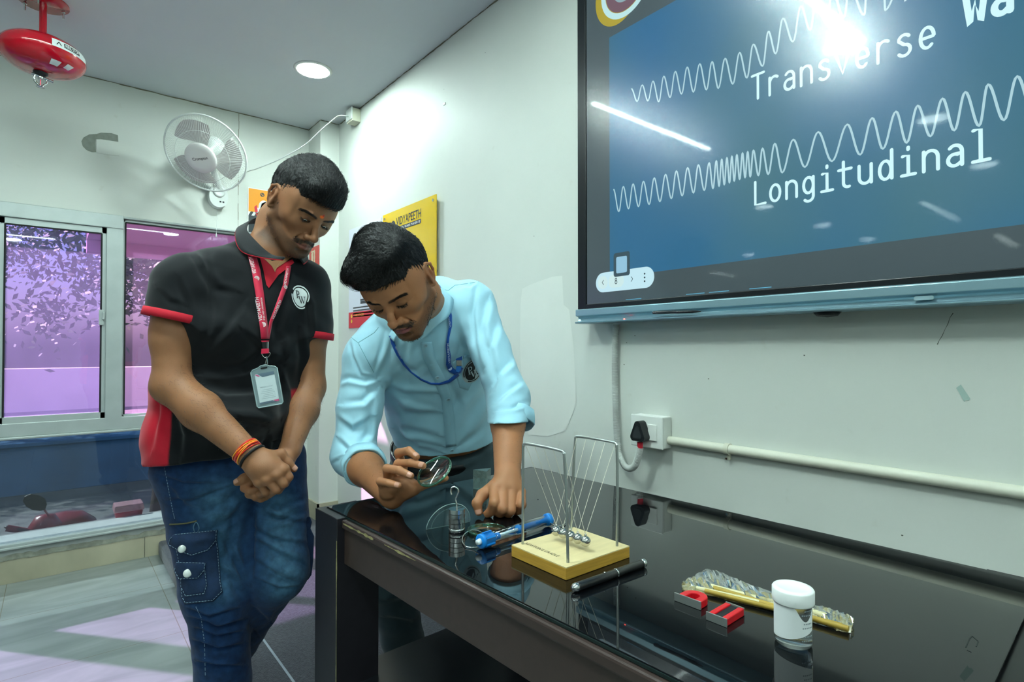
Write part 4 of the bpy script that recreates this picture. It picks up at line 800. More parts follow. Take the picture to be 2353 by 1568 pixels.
for i,(x,y) in enumerate(((1247,1117),(1358,1184),(1236,1148))):
    m = MB(); c = PZ(x,y,TZ+.0003); m.add([c+Vector((.002*math.cos(a)*(1+.3*math.sin(2*a)),.003*math.sin(a),0)) for a in np.linspace(0,6.28,8)[:-1]], [tuple(range(7))]); m.build('stain', mat('stain', '15201f', .6), table)

# ------------------------------------------------------------------ Newton's cradle
F_ = PZ(1300.7,1335,TZ+.0003); L_ = PZ(1170.3,1280.5,TZ+.0003); R_ = PZ(1447,1281.7,TZ+.0003)
xa = (R_-F_); W1 = xa.length; xa.normalize(); ya = (L_-F_); W2 = ya.length; ya = (ya - xa*ya.dot(xa)).normalized()
CM = Matrix(((xa.x, ya.x, 0, F_.x), (xa.y, ya.y, 0, F_.y), (0,0,1,F_.z), (0,0,0,1))); HB = .0208

M_WOOD = mat('pale_wood', 'e3cf9c', .45, noise=.08, nscale=12, stretch=(1,8,8)); M_WOODS = mat('wood_side', 'c99a3c', .5, noise=.2, nscale=20, stretch=(1,1,14))
crd = thing('newtons_cradle', "Newton's cradle with five steel balls over a square wooden base", 'cradle', F_ + xa*W1/2 + ya*W2/2)
m = MB(); m.box((0,0,0), (W1,W2,HB-.0015), CM); m.build('base', M_WOODS, crd, bevel=.001)
m = MB(); m.box((.0003,.0003,HB-.0015), (W1-.0003,W2-.0003,HB), CM); bt = m.build('base_top', M_WOOD, crd)
m = MB(); add_text(m, "NEWTON'S CRADLE", CM @ Matrix.Translation((W1*.135, W2*.93, HB+.0003)) @ Matrix.Rotation(-PI/2, 4, 'Z'), .011, .004, W2*.62); m.build('lettering', mat('engraved', '3f3a2c', .8), bt)
M_ROD = mat('zinc_rod', 'b9bfbd', .3, metal=.85)
x1, x2 = W1*.115, W1*.885; y1_, y2_ = W2*.10, W2*.93
def zof(px, py, x, y):  # height at local (x,y) seen at picture height py
    b = CM @ Vector((x, y, 0)); z = 0.0
    for _ in range(30):
        p = b + Vector((0,0,z)) - C0; sy_ = 784 - FPX*(p.dot(UP))/(p.dot(FW)); z += (sy_-py)/FPX*p.dot(FW)
    return z
h1 = zof(0,1026,x1,(y1_+y2_)/2); h2 = zof(0,1012,x2,(y1_+y2_)/2); HT = (h1+h2)/2; pass
for xx, lean in ((x1, -.004), (x2, .006)):
    pts = [(xx, y1_, HB-.004), (xx+lean*.5, y1_+.001, HT*.55), (xx+lean, y1_+.004, HT-.010), (xx+lean, y1_+.006, HT-.004), (xx+lean, y1_+.012, HT), (xx+lean, (y1_+y2_)/2, HT+.001), (xx+lean, y2_-.014, HT), (xx+lean, y2_-.008, HT-.004), (xx+lean, y2_-.006, HT-.010), (xx+lean*.5, y2_-.003, HT*.55), (xx, y2_, HB-.004)]
    m = MB(); m.tube([CM @ Vector(p) for p in catmull(pts, 6)], .0025, 12); m.build('frame', M_ROD, crd)
M_BALL = mat('steel_ball', 'd9d8d4', .06, metal=1); M_STR = mat('nylon_thread', 'e6e2cf', .5)
BR = .0092; hb = zof(0,1232,W1*.5,W2*.5); pass
for k in range(5):
    yy = W2*.5 + (k-2)*(-BR*2.02); c = CM @ Vector((W1*.5, yy, hb))
    m = MB(); m.lathe([(BR*math.sin(t), BR*math.cos(t)) for t in np.linspace(0, PI, 24)], 32, Matrix.Translation(c)); b_ = m.build('ball', M_BALL, crd)
    m = MB(); m.lathe([(.0,.0035),(.0022,.003),(.0022,0),(0,0)], 10, Matrix.Translation(c+Vector((0,0,BR-.0005)))); m.build('ball_eyelet', M_BALL, b_)
    for xx, ln in ((x1,-.004),(x2,.006)):
        m = MB(); m.tube([c+Vector((0,0,BR+.002)), CM @ Vector((xx+ln, yy*1.0+(yy-W2*.5)*.30, HT+.0005))], .00045, 5); m.build('thread', M_STR, crd)
        m = MB(); 
# ------------------------------------------------------------------ slotted weights with hook
wc = PZ(1049.5, 1222, TZ); wc.z = TZ+.0003
Zw = (wc-C0).dot(FW); wr = 18.7/FPX*Zw; dz = 10.7/FPX*Zw; pass
M_WT = mat('polished_steel', 'dfe3e2', .2, metal=1)
hang = thing('weight_hanger', 'steel hook hanger standing upright with its bottom disc under four slotted weights', 'weight hanger', wc)
m = MB(); prof_w = [(0,0),(wr-.0015,0),(wr,.0015),(wr,dz-.003),(wr-.001,dz-.0015),(wr-.004,dz-.0008),(0,dz-.0008)]; m.lathe(prof_w, 48, Matrix.Translation(wc)); m.build('bottom_disc', M_WT, hang)
m = MB(); hz = wc.z + 4.95*dz; zt_ = PZ; hk = [wc+Vector((0,0,dz)), Vector((wc.x,wc.y,hz)), ]
ph = lambda x, y: P(x, y, Zw)
hk += [ph(1049,1158), ph(1047,1148), ph(1050,1140), ph(1053,1132), ph(1052,1124), ph(1045,1119.5), ph(1038,1122), ph(1036,1130), ph(1037.5,1137)]
m.tube(catmull(hk, 8), .0018, 12); m.build('hook', M_WT, hang)
slots = []
for k in range(1, 5):
    m = MB(); z0 = wc.z + k*dz; n = 44; a_s = math.radians(-20+k*6); N2 = []
    out = [(wr*math.cos(a_s+t), wr*math.sin(a_s+t)) for t in np.linspace(.13, 2*PI-.13, n)]; sw = wr*math.sin(.13); 
    ins = [(.003*math.cos(a_s)+0, .003*math.sin(a_s))]; d_ = Vector((math.cos(a_s), math.sin(a_s))); nn_ = Vector((-d_.y, d_.x))
    inner = [tuple(-nn_*sw - d_*.002), tuple(nn_*sw - d_*.002)]
    m.prism(out + inner, z0, z0+dz*.88, Matrix.Translation((wc.x, wc.y, 0)), smooth=False)
    w = m.build('slotted_weight', M_WT, bevel=.0022, seg=4); tag(w, ['second steel disc from the bottom of the weight stack','middle steel disc of the weight stack','second steel disc from the top of the weight stack','topmost steel disc of the weight stack'][k-1], 'weight', 'slotted weights on the hanger')
# ------------------------------------------------------------------ protractor leaning behind the weights
p0 = PZ(979,1217,TZ+.0005); p1 = PZ(1079,1199,TZ+.0005); bx = (p1-p0); PL = bx.length; bx.normalize(); back = Vector((-bx.y, bx.x, 0)); back = back if back.dot(Vector((FW.x,FW.y,0))) > 0 else -back
lean = math.radians(16); up_ = (Vector((0,0,1))*math.cos(lean) - back*math.sin(lean)).normalized()
prm = frame(p0, bx, up_); pass
pro = thing('protractor', 'clear plastic half circle protractor standing behind the stacked weights', 'protractor', (p0+p1)/2)
M_CLEAR = glass_mat('clear_plastic', 'eef8f8', gloss=.08, rough=.04, haze=.05, hazecol='d8f0f0')
r_ = PL/2; m = MB(); oa = [(r_+r_*math.cos(t), r_*1.0*math.sin(t)) for t in np.linspace(0, PI, 40)]
m.prism(oa, 0, .0014, prm); m.build('blade', M_CLEAR, pro)
M_PLN = mat('plastic_edge', 'b6d0d2', .25, alpha=.8)
m = MB(); m.tube([prm @ Vector((x, y, .0007)) for x, y in oa], .0008, 6, closed=True); m.tube([prm @ Vector((r_+r_*.78*math.cos(t), r_*.78*math.sin(t)+.001, .0007)) for t in np.linspace(0, PI, 30)], .0004, 5); m.build('rim', M_PLN, pro)
m = MB()
for k in range(0, 181, 5):
    t = math.radians(k); r0 = .97; r1 = .88 if k % 10 == 0 else .93; m.ribbon([prm @ Vector((r_+r_*r0*math.cos(t), r_*r0*math.sin(t), .0016)), prm @ Vector((r_+r_*r1*math.cos(t), r_*r1*math.sin(t), .0016))], .0003, prm.to_3x3() @ Vector((0,0,1)))
m.build('scale_marks', mat('scale_ink', '25303a', .6), pro)
# ------------------------------------------------------------------ lenses
M_LENS = mat('lens_glass', 'dff7ee', .01, trans=1.0, ior=1.45); 
M_LENS2 = glass_mat('lens_thin', 'f0faf6', gloss=.04, rough=.02); M_LRIM = glass_mat('lens_edge_green', '7fc9ae', gloss=.16, rough=.05, haze=.12, hazecol='8fdcc4')
def lens_obj(name, lb, c, nrm, r, th_):
    nrm = Vector(nrm).normalized(); M_ = frame(c, nrm.orthogonal(), nrm.cross(nrm.orthogonal()))
    t = thing(name, lb, 'lens', c); m = MB(); N = 12
    top = [(r*math.sin(a)/math.sin(.5), th_*.5 + th_*1.1*(math.cos(a)-math.cos(.5))/(1-math.cos(.5))) for a in np.linspace(0, .5, N)]
    pr = [(x if x > 0 else .00001, -z) for x, z in top] + [(x if x > 0 else .00001, z) for x, z in reversed(top)]
    m.lathe(pr, 56, M_); m.build('glass', M_LENS2, t)
    m = MB(); m.lathe([(r-.0008, -th_*.5), (r+.0004, -th_*.45), (r+.0004, th_*.45), (r-.0008, th_*.5), (r-.0030, th_*.66), (r-.0030, -th_*.66), (r-.0008, -th_*.5)], 56, M_); m.build('rim', M_LRIM, t); return t
lc = PZ(1118,1222,TZ); lr = 43.5/FPX*(lc-C0).dot(FW); lens_obj('table_lens', 'round glass lens lying flat beside the weights under the blue spring balance', lc+Vector((0,0,.0046)), (0,0,1), lr, .0035)
# ------------------------------------------------------------------ prism
a_ = PZ(1086.8,1123.6,TZ+.0003); b_ = PZ(1118,1128.6,TZ+.0003); c_ = PZ(1127.5,1119,TZ+.0003); ph_ = .0575
a_t = 44/FPX*(a_-C0).dot(FW); M_PRISM = glass_mat('prism_glass', 'dff0ea', gloss=.12, rough=.02, haze=.30, hazecol='d8e8e2')  # milky haze whitens the clear prism in place of its wall reflection
m = MB(); tri_ = [tuple(a_[:2]), tuple(b_[:2]), tuple(((a_+ (c_-a_)*1.02))[:2])]; m.prism(tri_, TZ+.0003, TZ+a_t, None); tag(m.build('glass_prism', M_PRISM, bevel=.0008), 'clear glass triangular prism standing on end behind the resting fist', 'prism')
# ------------------------------------------------------------------ spring balance
e0_ = PZ(1106,1262,TZ); e1_ = PZ(1262,1209,TZ); ax = (e1_-e0_); SL = ax.length; ax.normalize(); sr = .011; o_ = e0_ + Vector((0,0,sr+.0035))
SM_ = frame(o_, ax, Vector((0,0,1)).cross(ax)); SMr = SM_ @ Matrix.Rotation(PI/2, 4, 'Y') @ Matrix.Scale(KT, 4); SL = SL/KT  # lathe z along axis
M_SBL = mat('balance_blue', '1687e0', .35, coat=.3); M_SWH = mat('balance_white', 'e4eef2', .35)
pass
sb_ = thing('spring_balance', 'clear tube spring balance with blue ends and white hook loop', 'spring balance', o_)
def lz(mb, prof, n=28): mb.lathe([(r, z) for r, z in prof], n, SMr)
m = MB(); lz(m, [(0,-.004),(.014,-.004),(.0155,-.002),(.0155,.003),(.0135,.004),(.0135,.030),(.0118,.031),(.0118,.033),(0,.033)]); 
for k in range(6): 
    a = k*PI/3; m.box((-.0035,-.002,.003),(.0035,.002,.028), SMr @ Matrix.Rotation(a,4,'Z') @ Matrix.Translation((.0135,0,0)))
m.build('end_cap', M_SBL, sb_)
m = MB(); lz(m, [(0,-.012),(.0055,-.012),(.007,-.004),(0,-.004)], 18); m.build('end_nut', M_SWH, sb_)
m = MB(); lz(m, [(.0122,.028),(.0122,SL-.006)], 32); m.build('tube', glass_mat('tube_clear', 'eaf4f6', gloss=.09, rough=.03), sb_)
m = MB(); lz(m, [(0,SL*.5),(.0095,SL*.5),(.0098,SL*.5+.006),(.0065,SL*.5+.007),(.0065,SL-.01),(0,SL-.01)]); m.build('plunger', M_SBL, sb_)
m = MB(); lz(m, [(0,.03),(.0035,.03),(.0035,SL*.5),(0,SL*.5)], 16); m.build('inner_rod', M_SWH, sb_)
m = MB(); pts = []
for k in range(30): a = k*.9; pts.append(SMr @ Vector((.0065*math.cos(a), .0065*math.sin(a), .040+.0004*k))) 
m.tube(pts, .0012, 6); m.build('spring', M_SBL, sb_)
m = MB(); lz(m, [(0,SL-.012),(.0135,SL-.012),(.0145,SL-.008),(.0145,SL),(.010,SL+.002),(0,SL+.002)]); m.build('end_cap', M_SBL, sb_)
g = lambda x, y, h=.012: PZ(x, y, TZ+h)
m = MB(); m.tube(catmull([g(1118,1232,.016), g(1098,1220,.013), g(1080,1220,.006), g(1066,1230,.0025), g(1062,1244,.0025), g(1070,1256,.0025), g(1085,1259,.0025), g(1100,1258,.006)], 8), .0013, 8); m.build('hook_loop', M_WT, sb_)
m = MB(); m.tube(catmull([g(1264,1202,.012), g(1272,1207,.006), g(1282,1210,.003), g(1294,1206,.003), g(1300,1199,.004), g(1301,1194,.006)], 8), .0012, 8); m.build('end_hook', M_WT, sb_)
# ------------------------------------------------------------------ presenter pen
p0 = PZ(1321,1362,TZ); p1 = PZ(1482,1303,TZ); ax = (p1-p0).normalized(); PLn = (p1-p0).length; rr = .0069; o2 = p0+Vector((0,0,rr+.0003)); PM = frame(o2, ax, Vector((0,0,1)).cross(ax)) @ Matrix.Rotation(PI/2, 4, 'Y'); pass
pen = thing('presenter_pen', 'thick black laser pointer pen with silver tip in front of the wooden cradle', 'pen', o2)
M_PEN = mat('pen_black', '141618', .3, coat=.4)
m = MB(); m.lathe([(0,.004),(rr*.96,.004),(rr,.008),(rr,PLn-.008),(rr*.9,PLn-.008),(0,PLn-.008)], 28, PM); m.build('barrel', M_PEN, pen)
m = MB(); m.lathe([(0,-.006),(.004,-.005),(.0068,-.001),(.0072,.003),(.006,.006),(0,.006)], 24, PM); m.build('tip', M_WT, pen)
m = MB(); m.lathe([(0,PLn-.009),(rr*1.02,PLn-.009),(rr*1.02,PLn-.002),(rr*.8,PLn),(0,PLn)], 28, PM); m.build('end_ring', M_WT, pen)
m = MB(); m.lathe([(rr*.99,PLn*.55),(rr*1.05,PLn*.55),(rr*1.05,PLn*.565),(rr*.99,PLn*.565)], 28, PM); m.build('ring', M_WT, pen)
m = MB(); m.lathe([(0,0),(.0022,.0),(.0022,.0016),(0,.0018)], 12, Matrix.Translation(o2+ax*PLn*.40+Vector((0,0,rr-.0004)))); m.build('button', M_WT, pen)
# ------------------------------------------------------------------ magnets
M_MRED = mat('magnet_red', 'd3101f', .35, coat=.2); M_KEEP = mat('keeper_steel', 'a6aba8', .35, metal=.7); M_MBLK = mat('magnet_black', '15161a', .5)
k0 = PZ(1549,1381,TZ); k1 = PZ(1610,1404,TZ); kx = (k1-k0); KL = kx.length; kx.normalize(); ky = Vector((-kx.y, kx.x, 0)); ky = ky if ky.dot(Vector((FW.x,FW.y,0))) > 0 else -ky; KM = Matrix(((kx.x, ky.x, 0, k0.x),(kx.y, ky.y, 0, k0.y),(0,0,1,TZ+.0003),(0,0,0,1))); mh = .012
mg = thing('horseshoe_magnet', 'red horseshoe magnet lying flat, left of the two, with a grey keeper bar', 'magnet', k0+kx*KL/2)
m = MB(); m.box((0,0,0),(KL,.0022,mh),KM); m.build('keeper', M_KEEP, mg, bevel=.0004)
cxm = KL*.55; ro, ri = KL*.42, KL*.17; ly = .0175
prof2 = [(cxm-ro,.0024)] + [(cxm-ro*math.cos(t), ly+ro*math.sin(t)*.95) for t in np.linspace(0, PI, 20)] + [(cxm+ro,.0024),(cxm+ri,.0024)] + [(cxm+ri*math.cos(t), ly+ri*math.sin(t)*.95) for t in np.linspace(0, PI, 14)] + [(cxm-ri,.0024)]
m = MB(); n = len(prof2); vs = [KM @ Vector((x,y,0)) for x,y in prof2]+[KM @ Vector((x,y,mh-.0015)) for x,y in prof2]
outl = prof2[:22]; inn = list(reversed(prof2[22:]))
# strip faces between outer and inner outline
oo = [prof2[0]] + prof2[1:21] + [prof2[21]]; ii = [prof2[-1]] + [(cxm-ri*math.cos(t), ly+ri*math.sin(t)*.95) for t in np.linspace(0, PI, 20)] + [prof2[22]]
vs = []
for z in (0, mh-.0012): vs += [KM @ Vector((x,y,z)) for x,y in oo] + [KM @ Vector((x,y,z)) for x,y in ii]
q_ = len(oo); fs = []
for k in range(q_-1): fs += [(k+1,k,q_+k,q_+k+1), (2*q_+k,2*q_+k+1,3*q_+k+1,3*q_+k), (k,k+1,2*q_+k+1,2*q_+k), (q_+k+1,q_+k,3*q_+k,3*q_+k+1)]
fs += [(0,2*q_,3*q_,q_), (q_-1,2*q_-1,4*q_-1,3*q_-1)]
m.add(vs, fs); m.build('horseshoe', M_MRED, mg, bevel=.0012)
k0 = PZ(1622,1425,TZ); k1 = PZ(1670,1444,TZ); kx = (k1-k0); KL = kx.length; kx.normalize(); far = PZ(1669,1398,TZ)-k0; ky = (far - kx*far.dot(kx)).normalized(); KD = far.length*.92; KM = Matrix(((kx.x, ky.x, 0, k0.x),(kx.y, ky.y, 0, k0.y),(0,0,1,TZ+.0003),(0,0,0,1)))
mg2 = thing('bar_magnet_pair', 'pair of red bar magnets with a black core and grey keepers, nearer the white bottle', 'magnet', k0+kx*KL/2)
m = MB(); m.box((0,0,0),(KL,.002,mh*.95),KM); m.build('keeper', M_KEEP, mg2, bevel=.0004)
m = MB(); m.box((KL*.05,KD,0),(KL*.95,KD+.0018,mh*.9),KM); m.build('keeper', M_KEEP, mg2, bevel=.0004)
for a, b in ((.06,.32),(.70,.96)):
    m = MB(); m.box((KL*a,.0021,0),(KL*b,KD-.0003,mh*.85),KM); m.build('red_bar', M_MRED, mg2, bevel=.0012)
m = MB(); m.box((KL*.33,.0021,0),(KL*.69,KD-.0003,mh*.72),KM); m.build('core', M_MBLK, mg2, bevel=.0006)
# ------------------------------------------------------------------ white capped bottle
bc = PZ(1823,1478,TZ); bc.z = TZ+.0003; Zb = (bc-C0).dot(FW); br_ = 39.5/FPX*Zb; bh = .0715; pass
bot = thing('sample_bottle', 'small clear plastic bottle with white screw cap and white paper label', 'bottle', bc)
m = MB(); m.lathe([(0,.001),(br_*.93,.001),(br_,.004),(br_,bh*.78),(br_*.95,bh*.80),(0,bh*.80)], 40, Matrix.Translation(bc)); m.build('body', mat('bottle_clear', 'dfe6e6', .08, trans=.9, ior=1.2), bot)
m = MB(); R_c = br_*1.13; m.lathe([(0,bh*.74),(R_c*.98,bh*.74),(R_c,bh*.76),(R_c,bh*.965),(R_c*.95,bh*.99),(R_c*.72,bh),(R_c*.68,bh*.985),(0,bh*.985)], 48, Matrix.Translation(bc)); m.build('cap', mat('cap_white', 'eef2f0', .35), bot)
m = MB(); vs = []; view = math.atan2(-bc.y, -bc.x); n = 30
for i in range(n+1):
    a = view + math.radians(-95 + 165*i/n); t = i/n; cut = .012 + .018*max(0, math.sin(t*3.3+.2)) if t < .98 else .04
    zb_ = .010 + .014*t*t; zt_2 = bh*.73 - (.0 if t < .62 else .016*math.sin((t-.62)*8.2))
    for z in (zb_, (zb_+zt_2)/2, zt_2): vs.append(bc + Vector(((br_+.0006)*math.cos(a), (br_+.0006)*math.sin(a), z)))
m.add(vs, [(3*i+j, 3*i+3+j, 3*i+4+j, 3*i+1+j) for i in range(n) for j in (0,1)], True); lb_ = m.build('paper_label', mat('paper_label', 'e9eeee', .6), bot)
m = MB()
for k in range(9):
    z = bh*.68 - k*.0052; n = 5+k%3
    for j in range(n):
        a = view + math.radians(62 - j*6.5 - (k%2)*3); wd_ = math.radians(4.2); q4 = [bc + Vector(((br_+.001)*math.cos(a+s*wd_/2), (br_+.001)*math.sin(a+s*wd_/2), z+h)) for s, h in ((-1,0),(1,0),(1,.0016),(-1,.0016))]
        if k % 3 != 2: m.add(q4, [(0,1,2,3)])
m.build('fine_print', mat('fine_print', '8b989c', .7), lb_)
# ------------------------------------------------------------------ plastic packet
pk_t = [(1567,1351),(1590,1332),(1622,1309),(1647,1312),(1680,1328),(1720,1348),(1775,1370),(1840,1385),(1900,1400),(1940,1415),(1962,1436)]
pk_b = [(1570,1358),(1600,1366),(1640,1372),(1668,1380),(1700,1388),(1745,1398),(1800,1412),(1850,1420),(1890,1434),(1925,1452),(1955,1456)]
pkt = thing('plastic_packet', 'crumpled clear plastic packet with yellow sticks inside, lying behind the magnets', 'packet', PZ(1750,1385,TZ))
rnd = random.Random(4); m = MB(); NV = 7; vs = []; T_ = []; B2 = []
def rs(lst, n):
    out = []
    for i in range(n+1):
        t = i/n*(len(lst)-1); k = min(int(t), len(lst)-2); out.append(PZ(*lst[k],TZ).lerp(PZ(*lst[k+1],TZ), t-k))
    return out
NU = 70; T_ = rs(pk_t, NU); B2 = rs(pk_b, NU)
for s in (0, 1):
    for i in range(NU+1):
        for j in range(NV+1):
            t = j/NV; p = T_[i].lerp(B2[i], t); h = .011*math.sin(PI*t)**.6*(.75+.25*math.sin(i*.21)); w = .0020*(math.sin(i*1.3+j*2.1)+math.sin(i*.7-j*1.9+2))*math.sin(PI*t)
            vs.append((p.x+rnd.gauss(0,.0008), p.y+rnd.gauss(0,.0008), TZ+.0008+(max(.001, h+w+rnd.gauss(0,.0007)) if s == 0 and 0 < j < NV else .0)))
f = []
for s in (0, 1):
    o9 = s*(NU+1)*(NV+1)
    for i in range(NU):
        for j in range(NV): f.append((o9+i*(NV+1)+j, o9+(i+1)*(NV+1)+j, o9+(i+1)*(NV+1)+j+1, o9+i*(NV+1)+j+1))
m.add(vs, f, False); m.build('wrapper', glass_mat('wrapper_film', 'fbf6dc', gloss=.20, rough=.15, haze=.45, hazecol='d8d0a0'), pkt)
M_STK = mat('yellow_stick', 'b3963c', .5, noise=.2, nscale=40); M_STK2 = mat('cream_stick', 'd6cfa4', .5)
for k, (a, b, c2_) in enumerate((((1640,1352),(1950,1446),M_STK),((1625,1345),(1900,1415),M_STK2),((1600,1352),(1860,1410),M_STK2),((1620,1358),(1935,1438),M_STK))):
    m = MB(); z = .0055; A_ = PZ(*a,TZ+z); B_ = PZ(*b,TZ+z); m.tube([A_, B_],   .0036 if k else .0042, 6); m.build('stick', c2_, pkt)
# red standby lamp under the screen, mirrored in the glass top
_r = ray(1437, 1420); _p = PZ(1437, 1420, TZ); _d2 = Vector((_r.x, _r.y, -_r.z)); _t = (TX-.016-_p.x)/_d2.x; _q = _p + _d2*_t; pass
m = MB(); m.lathe([(0,.002),(.003,0),(0,-.002)], 12, Matrix.Translation((TX-.017, _q.y, tzb+.004))); m.build('standby_lamp', emission('standby_red', (1,.04,.02), 12), tv)
# ================================================================== implicit-surface modelling for the figures
def V3(p): return np.array(tuple(p), dtype=np.float64)
def CV(x, y, z): return RT*x + UP*y - FW*z        # camera-aligned direction: right, up, towards the lens
class SDF:
    def __init__(s, lo, hi, h):
        s.rs = 1.0; s.lo = np.array(lo, float); s.h = h; s.n = np.ceil((np.array(hi)-s.lo)/h).astype(int)+1
        s.F = np.full(tuple(s.n), 1e3, np.float32)
        s.ax = [(s.lo[i]+np.arange(s.n[i])*h).astype(np.float32) for i in range(3)]
    def box(s, lo, hi):
        a = np.clip(np.floor((np.array(lo)-s.lo)/s.h).astype(int), 0, s.n); b = np.clip(np.ceil((np.array(hi)-s.lo)/s.h).astype(int)+1, 0, s.n)
        if np.any(b <= a): return None
        sl = tuple(slice(a[i], b[i]) for i in range(3)); g = (s.ax[0][sl[0]][:,None,None], s.ax[1][sl[1]][None,:,None], s.ax[2][sl[2]][None,None,:]); return sl, g
    def put(s, sl, d, k, sub=False):
        F = s.F[sl]
        if sub:
            if k <= 0: s.F[sl] = np.maximum(F, -d); return
            h = np.clip(.5-.5*(F+d)/k, 0, 1); s.F[sl] = F+(-d-F)*h+k*h*(1-h)
        else:
            if k <= 0: s.F[sl] = np.minimum(F, d); return
            h = np.clip(.5+.5*(F-d)/k, 0, 1); s.F[sl] = F+(d-F)*h-k*h*(1-h)
    def clipd(s, d, g, clip):
        for c, n in clip or ():
            c = V3(c); n = V3(n); n = n/np.linalg.norm(n); d = np.maximum(d, (g[0]-c[0])*n[0]+(g[1]-c[1])*n[1]+(g[2]-c[2])*n[2])
        return d
    def cap(s, a, b, ra, rb=None, k=.01, sub=False, clip=None, side=None, asp=1.0):
        """round cone; side/asp make the section elliptic (asp = thickness across side / radius)"""
        a = V3(a); b = V3(b); rb = ra if rb is None else rb; ra, rb, k = ra*s.rs, rb*s.rs, k*s.rs; R = max(ra, rb)*max(1, asp)+k+3*s.h
        r = s.box(np.minimum(a,b)-R, np.maximum(a,b)+R)
        if r is None: return s
        sl, g = r; ba = b-a; L2 = max(1e-12, ba@ba); X, Y, Z = g[0]-a[0], g[1]-a[1], g[2]-a[2]
        t = np.clip((X*ba[0]+Y*ba[1]+Z*ba[2])/L2, 0, 1); dx, dy, dz = X-t*ba[0], Y-t*ba[1], Z-t*ba[2]
        if side is not None and asp != 1.0:
            sd = V3(side); sd = sd/np.linalg.norm(sd); q = dx*sd[0]+dy*sd[1]+dz*sd[2]; f = q*(1/asp-1); dx, dy, dz = dx+f*sd[0], dy+f*sd[1], dz+f*sd[2]
        d = np.sqrt(dx*dx+dy*dy+dz*dz)-(ra+(rb-ra)*t); s.put(sl, s.clipd(d, g, clip), k, sub); return s
    def chain(s, pts, rs, k=.01, **kw):
        for i in range(len(pts)-1): s.cap(pts[i], pts[i+1], rs[i], rs[i+1], k=k if i == 0 else min(k, .006), **kw)
        return s
    def ell(s, c, r, R=None, k=.01, sub=False, clip=None):
        c = V3(c); r = np.array(r, float)*s.rs; k = k*s.rs; m = r.max()+k+3*s.h; q = s.box(c-m, c+m)
        if q is None: return s
        sl, g = q; X, Y, Z = g[0]-c[0], g[1]-c[1], g[2]-c[2]
        if R is not None:
            R = np.array(R); U = [X*R[i,0]+Y*R[i,1]+Z*R[i,2] for i in range(3)]
        else: U = [X, Y, Z]
        k0 = np.sqrt((U[0]/r[0])**2+(U[1]/r[1])**2+(U[2]/r[2])**2)+1e-9; k1 = np.sqrt((U[0]/r[0]**2)**2+(U[1]/r[1]**2)**2+(U[2]/r[2]**2)**2)+1e-9
        s.put(sl, s.clipd(k0*(k0-1)/k1, g, clip), k, sub); return s
    def loft(s, secs, side, k=.02, clip=None):
        """trunk: list of (centre, half width, half depth); side = direction(s) of the width"""
        P_ = [V3(c) for c, w, d in secs]; m = max(max(w, d) for c, w, d in secs)+k+3*s.h
        lo = np.min(P_, 0)-m; hi = np.max(P_, 0)+m; q = s.box(lo, hi); sl, g = q; best = None
        for i in range(len(secs)-1):
            a, b = P_[i], P_[i+1]; ax = b-a; L = np.linalg.norm(ax); ax = ax/L
            sd = side[i] if isinstance(side, list) else side; sd2 = side[i+1] if isinstance(side, list) else side; sd = (V3(sd)+V3(sd2)); sd = sd-ax*(sd@ax); sd = sd/np.linalg.norm(sd); fr = np.cross(ax, sd)
            X, Y, Z = g[0]-a[0], g[1]-a[1], g[2]-a[2]; t = (X*ax[0]+Y*ax[1]+Z*ax[2])/L; tc = np.clip(t, 0, 1)
            tt = tc*tc*(3-2*tc) if False else tc
            w = secs[i][1]+(secs[i+1][1]-secs[i][1])*tt; d = secs[i][2]+(secs[i+1][2]-secs[i][2])*tt
            u = X*sd[0]+Y*sd[1]+Z*sd[2]; v = X*fr[0]+Y*fr[1]+Z*fr[2]; e = (t-tc)*L; mn = np.minimum(w, d)
            dd = (((np.abs(u)/w)**2.3+(np.abs(v)/d)**2.3+(np.abs(e)/(mn*.8))**2.3)**(1/2.3)-1)*mn
            best = dd if best is None else smin_np(best, dd, .03)
        s.put(sl, s.clipd(best, g, clip), k); return s
    def mesh(s):
        F = s.F; S = F < 0; nx, ny, nz = F.shape
        c = np.zeros((nx-1, ny-1, nz-1), np.uint8)
        for i in (0,1):
            for j in (0,1):
                for k in (0,1): c += S[i:nx-1+i, j:ny-1+j, k:nz-1+k]
        act = np.argwhere((c > 0) & (c < 8)); idx = -np.ones(c.shape, np.int32); idx[tuple(act.T)] = np.arange(len(act))
        acc = np.zeros((len(act), 3)); cnt = np.zeros(len(act))
        cor = [(i,j,k) for i in (0,1) for j in (0,1) for k in (0,1)]; val = {q: F[act[:,0]+q[0], act[:,1]+q[1], act[:,2]+q[2]].astype(float) for q in cor}
        for q in cor:
            for ax in range(3):
                if q[ax]: continue
                r = list(q); r[ax] = 1; a, b = val[q], val[tuple(r)]; m = (a < 0) != (b < 0); t = np.where(m, a/np.where(m, a-b, 1), 0)
                p = np.tile(np.array(q, float), (len(act), 1)); p[:, ax] += t; acc += p*m[:, None]; cnt += m
        v = (act+acc/cnt[:, None])*s.h+s.lo; faces = []
        for ax in range(3):
            sl0 = [slice(None)]*3; sl1 = [slice(None)]*3; sl0[ax] = slice(0, -1); sl1[ax] = slice(1, None)
            A, B = S[tuple(sl0)], S[tuple(sl1)]; e = np.argwhere(A != B); o1, o2 = [(1,2),(2,0),(0,1)][ax]
            e = e[(e[:,o1] > 0) & (e[:,o2] > 0) & (e[:,o1] < F.shape[o1]-1) & (e[:,o2] < F.shape[o2]-1)]
            fl = A[tuple(e.T)]
            def at(d1, d2):
                q = e.copy(); q[:,o1] -= d1; q[:,o2] -= d2; return idx[tuple(q.T)]
            q = np.stack([at(0,0), at(1,0), at(1,1), at(0,1)], 1); q[~fl] = q[~fl][:, ::-1]; faces.append(q)
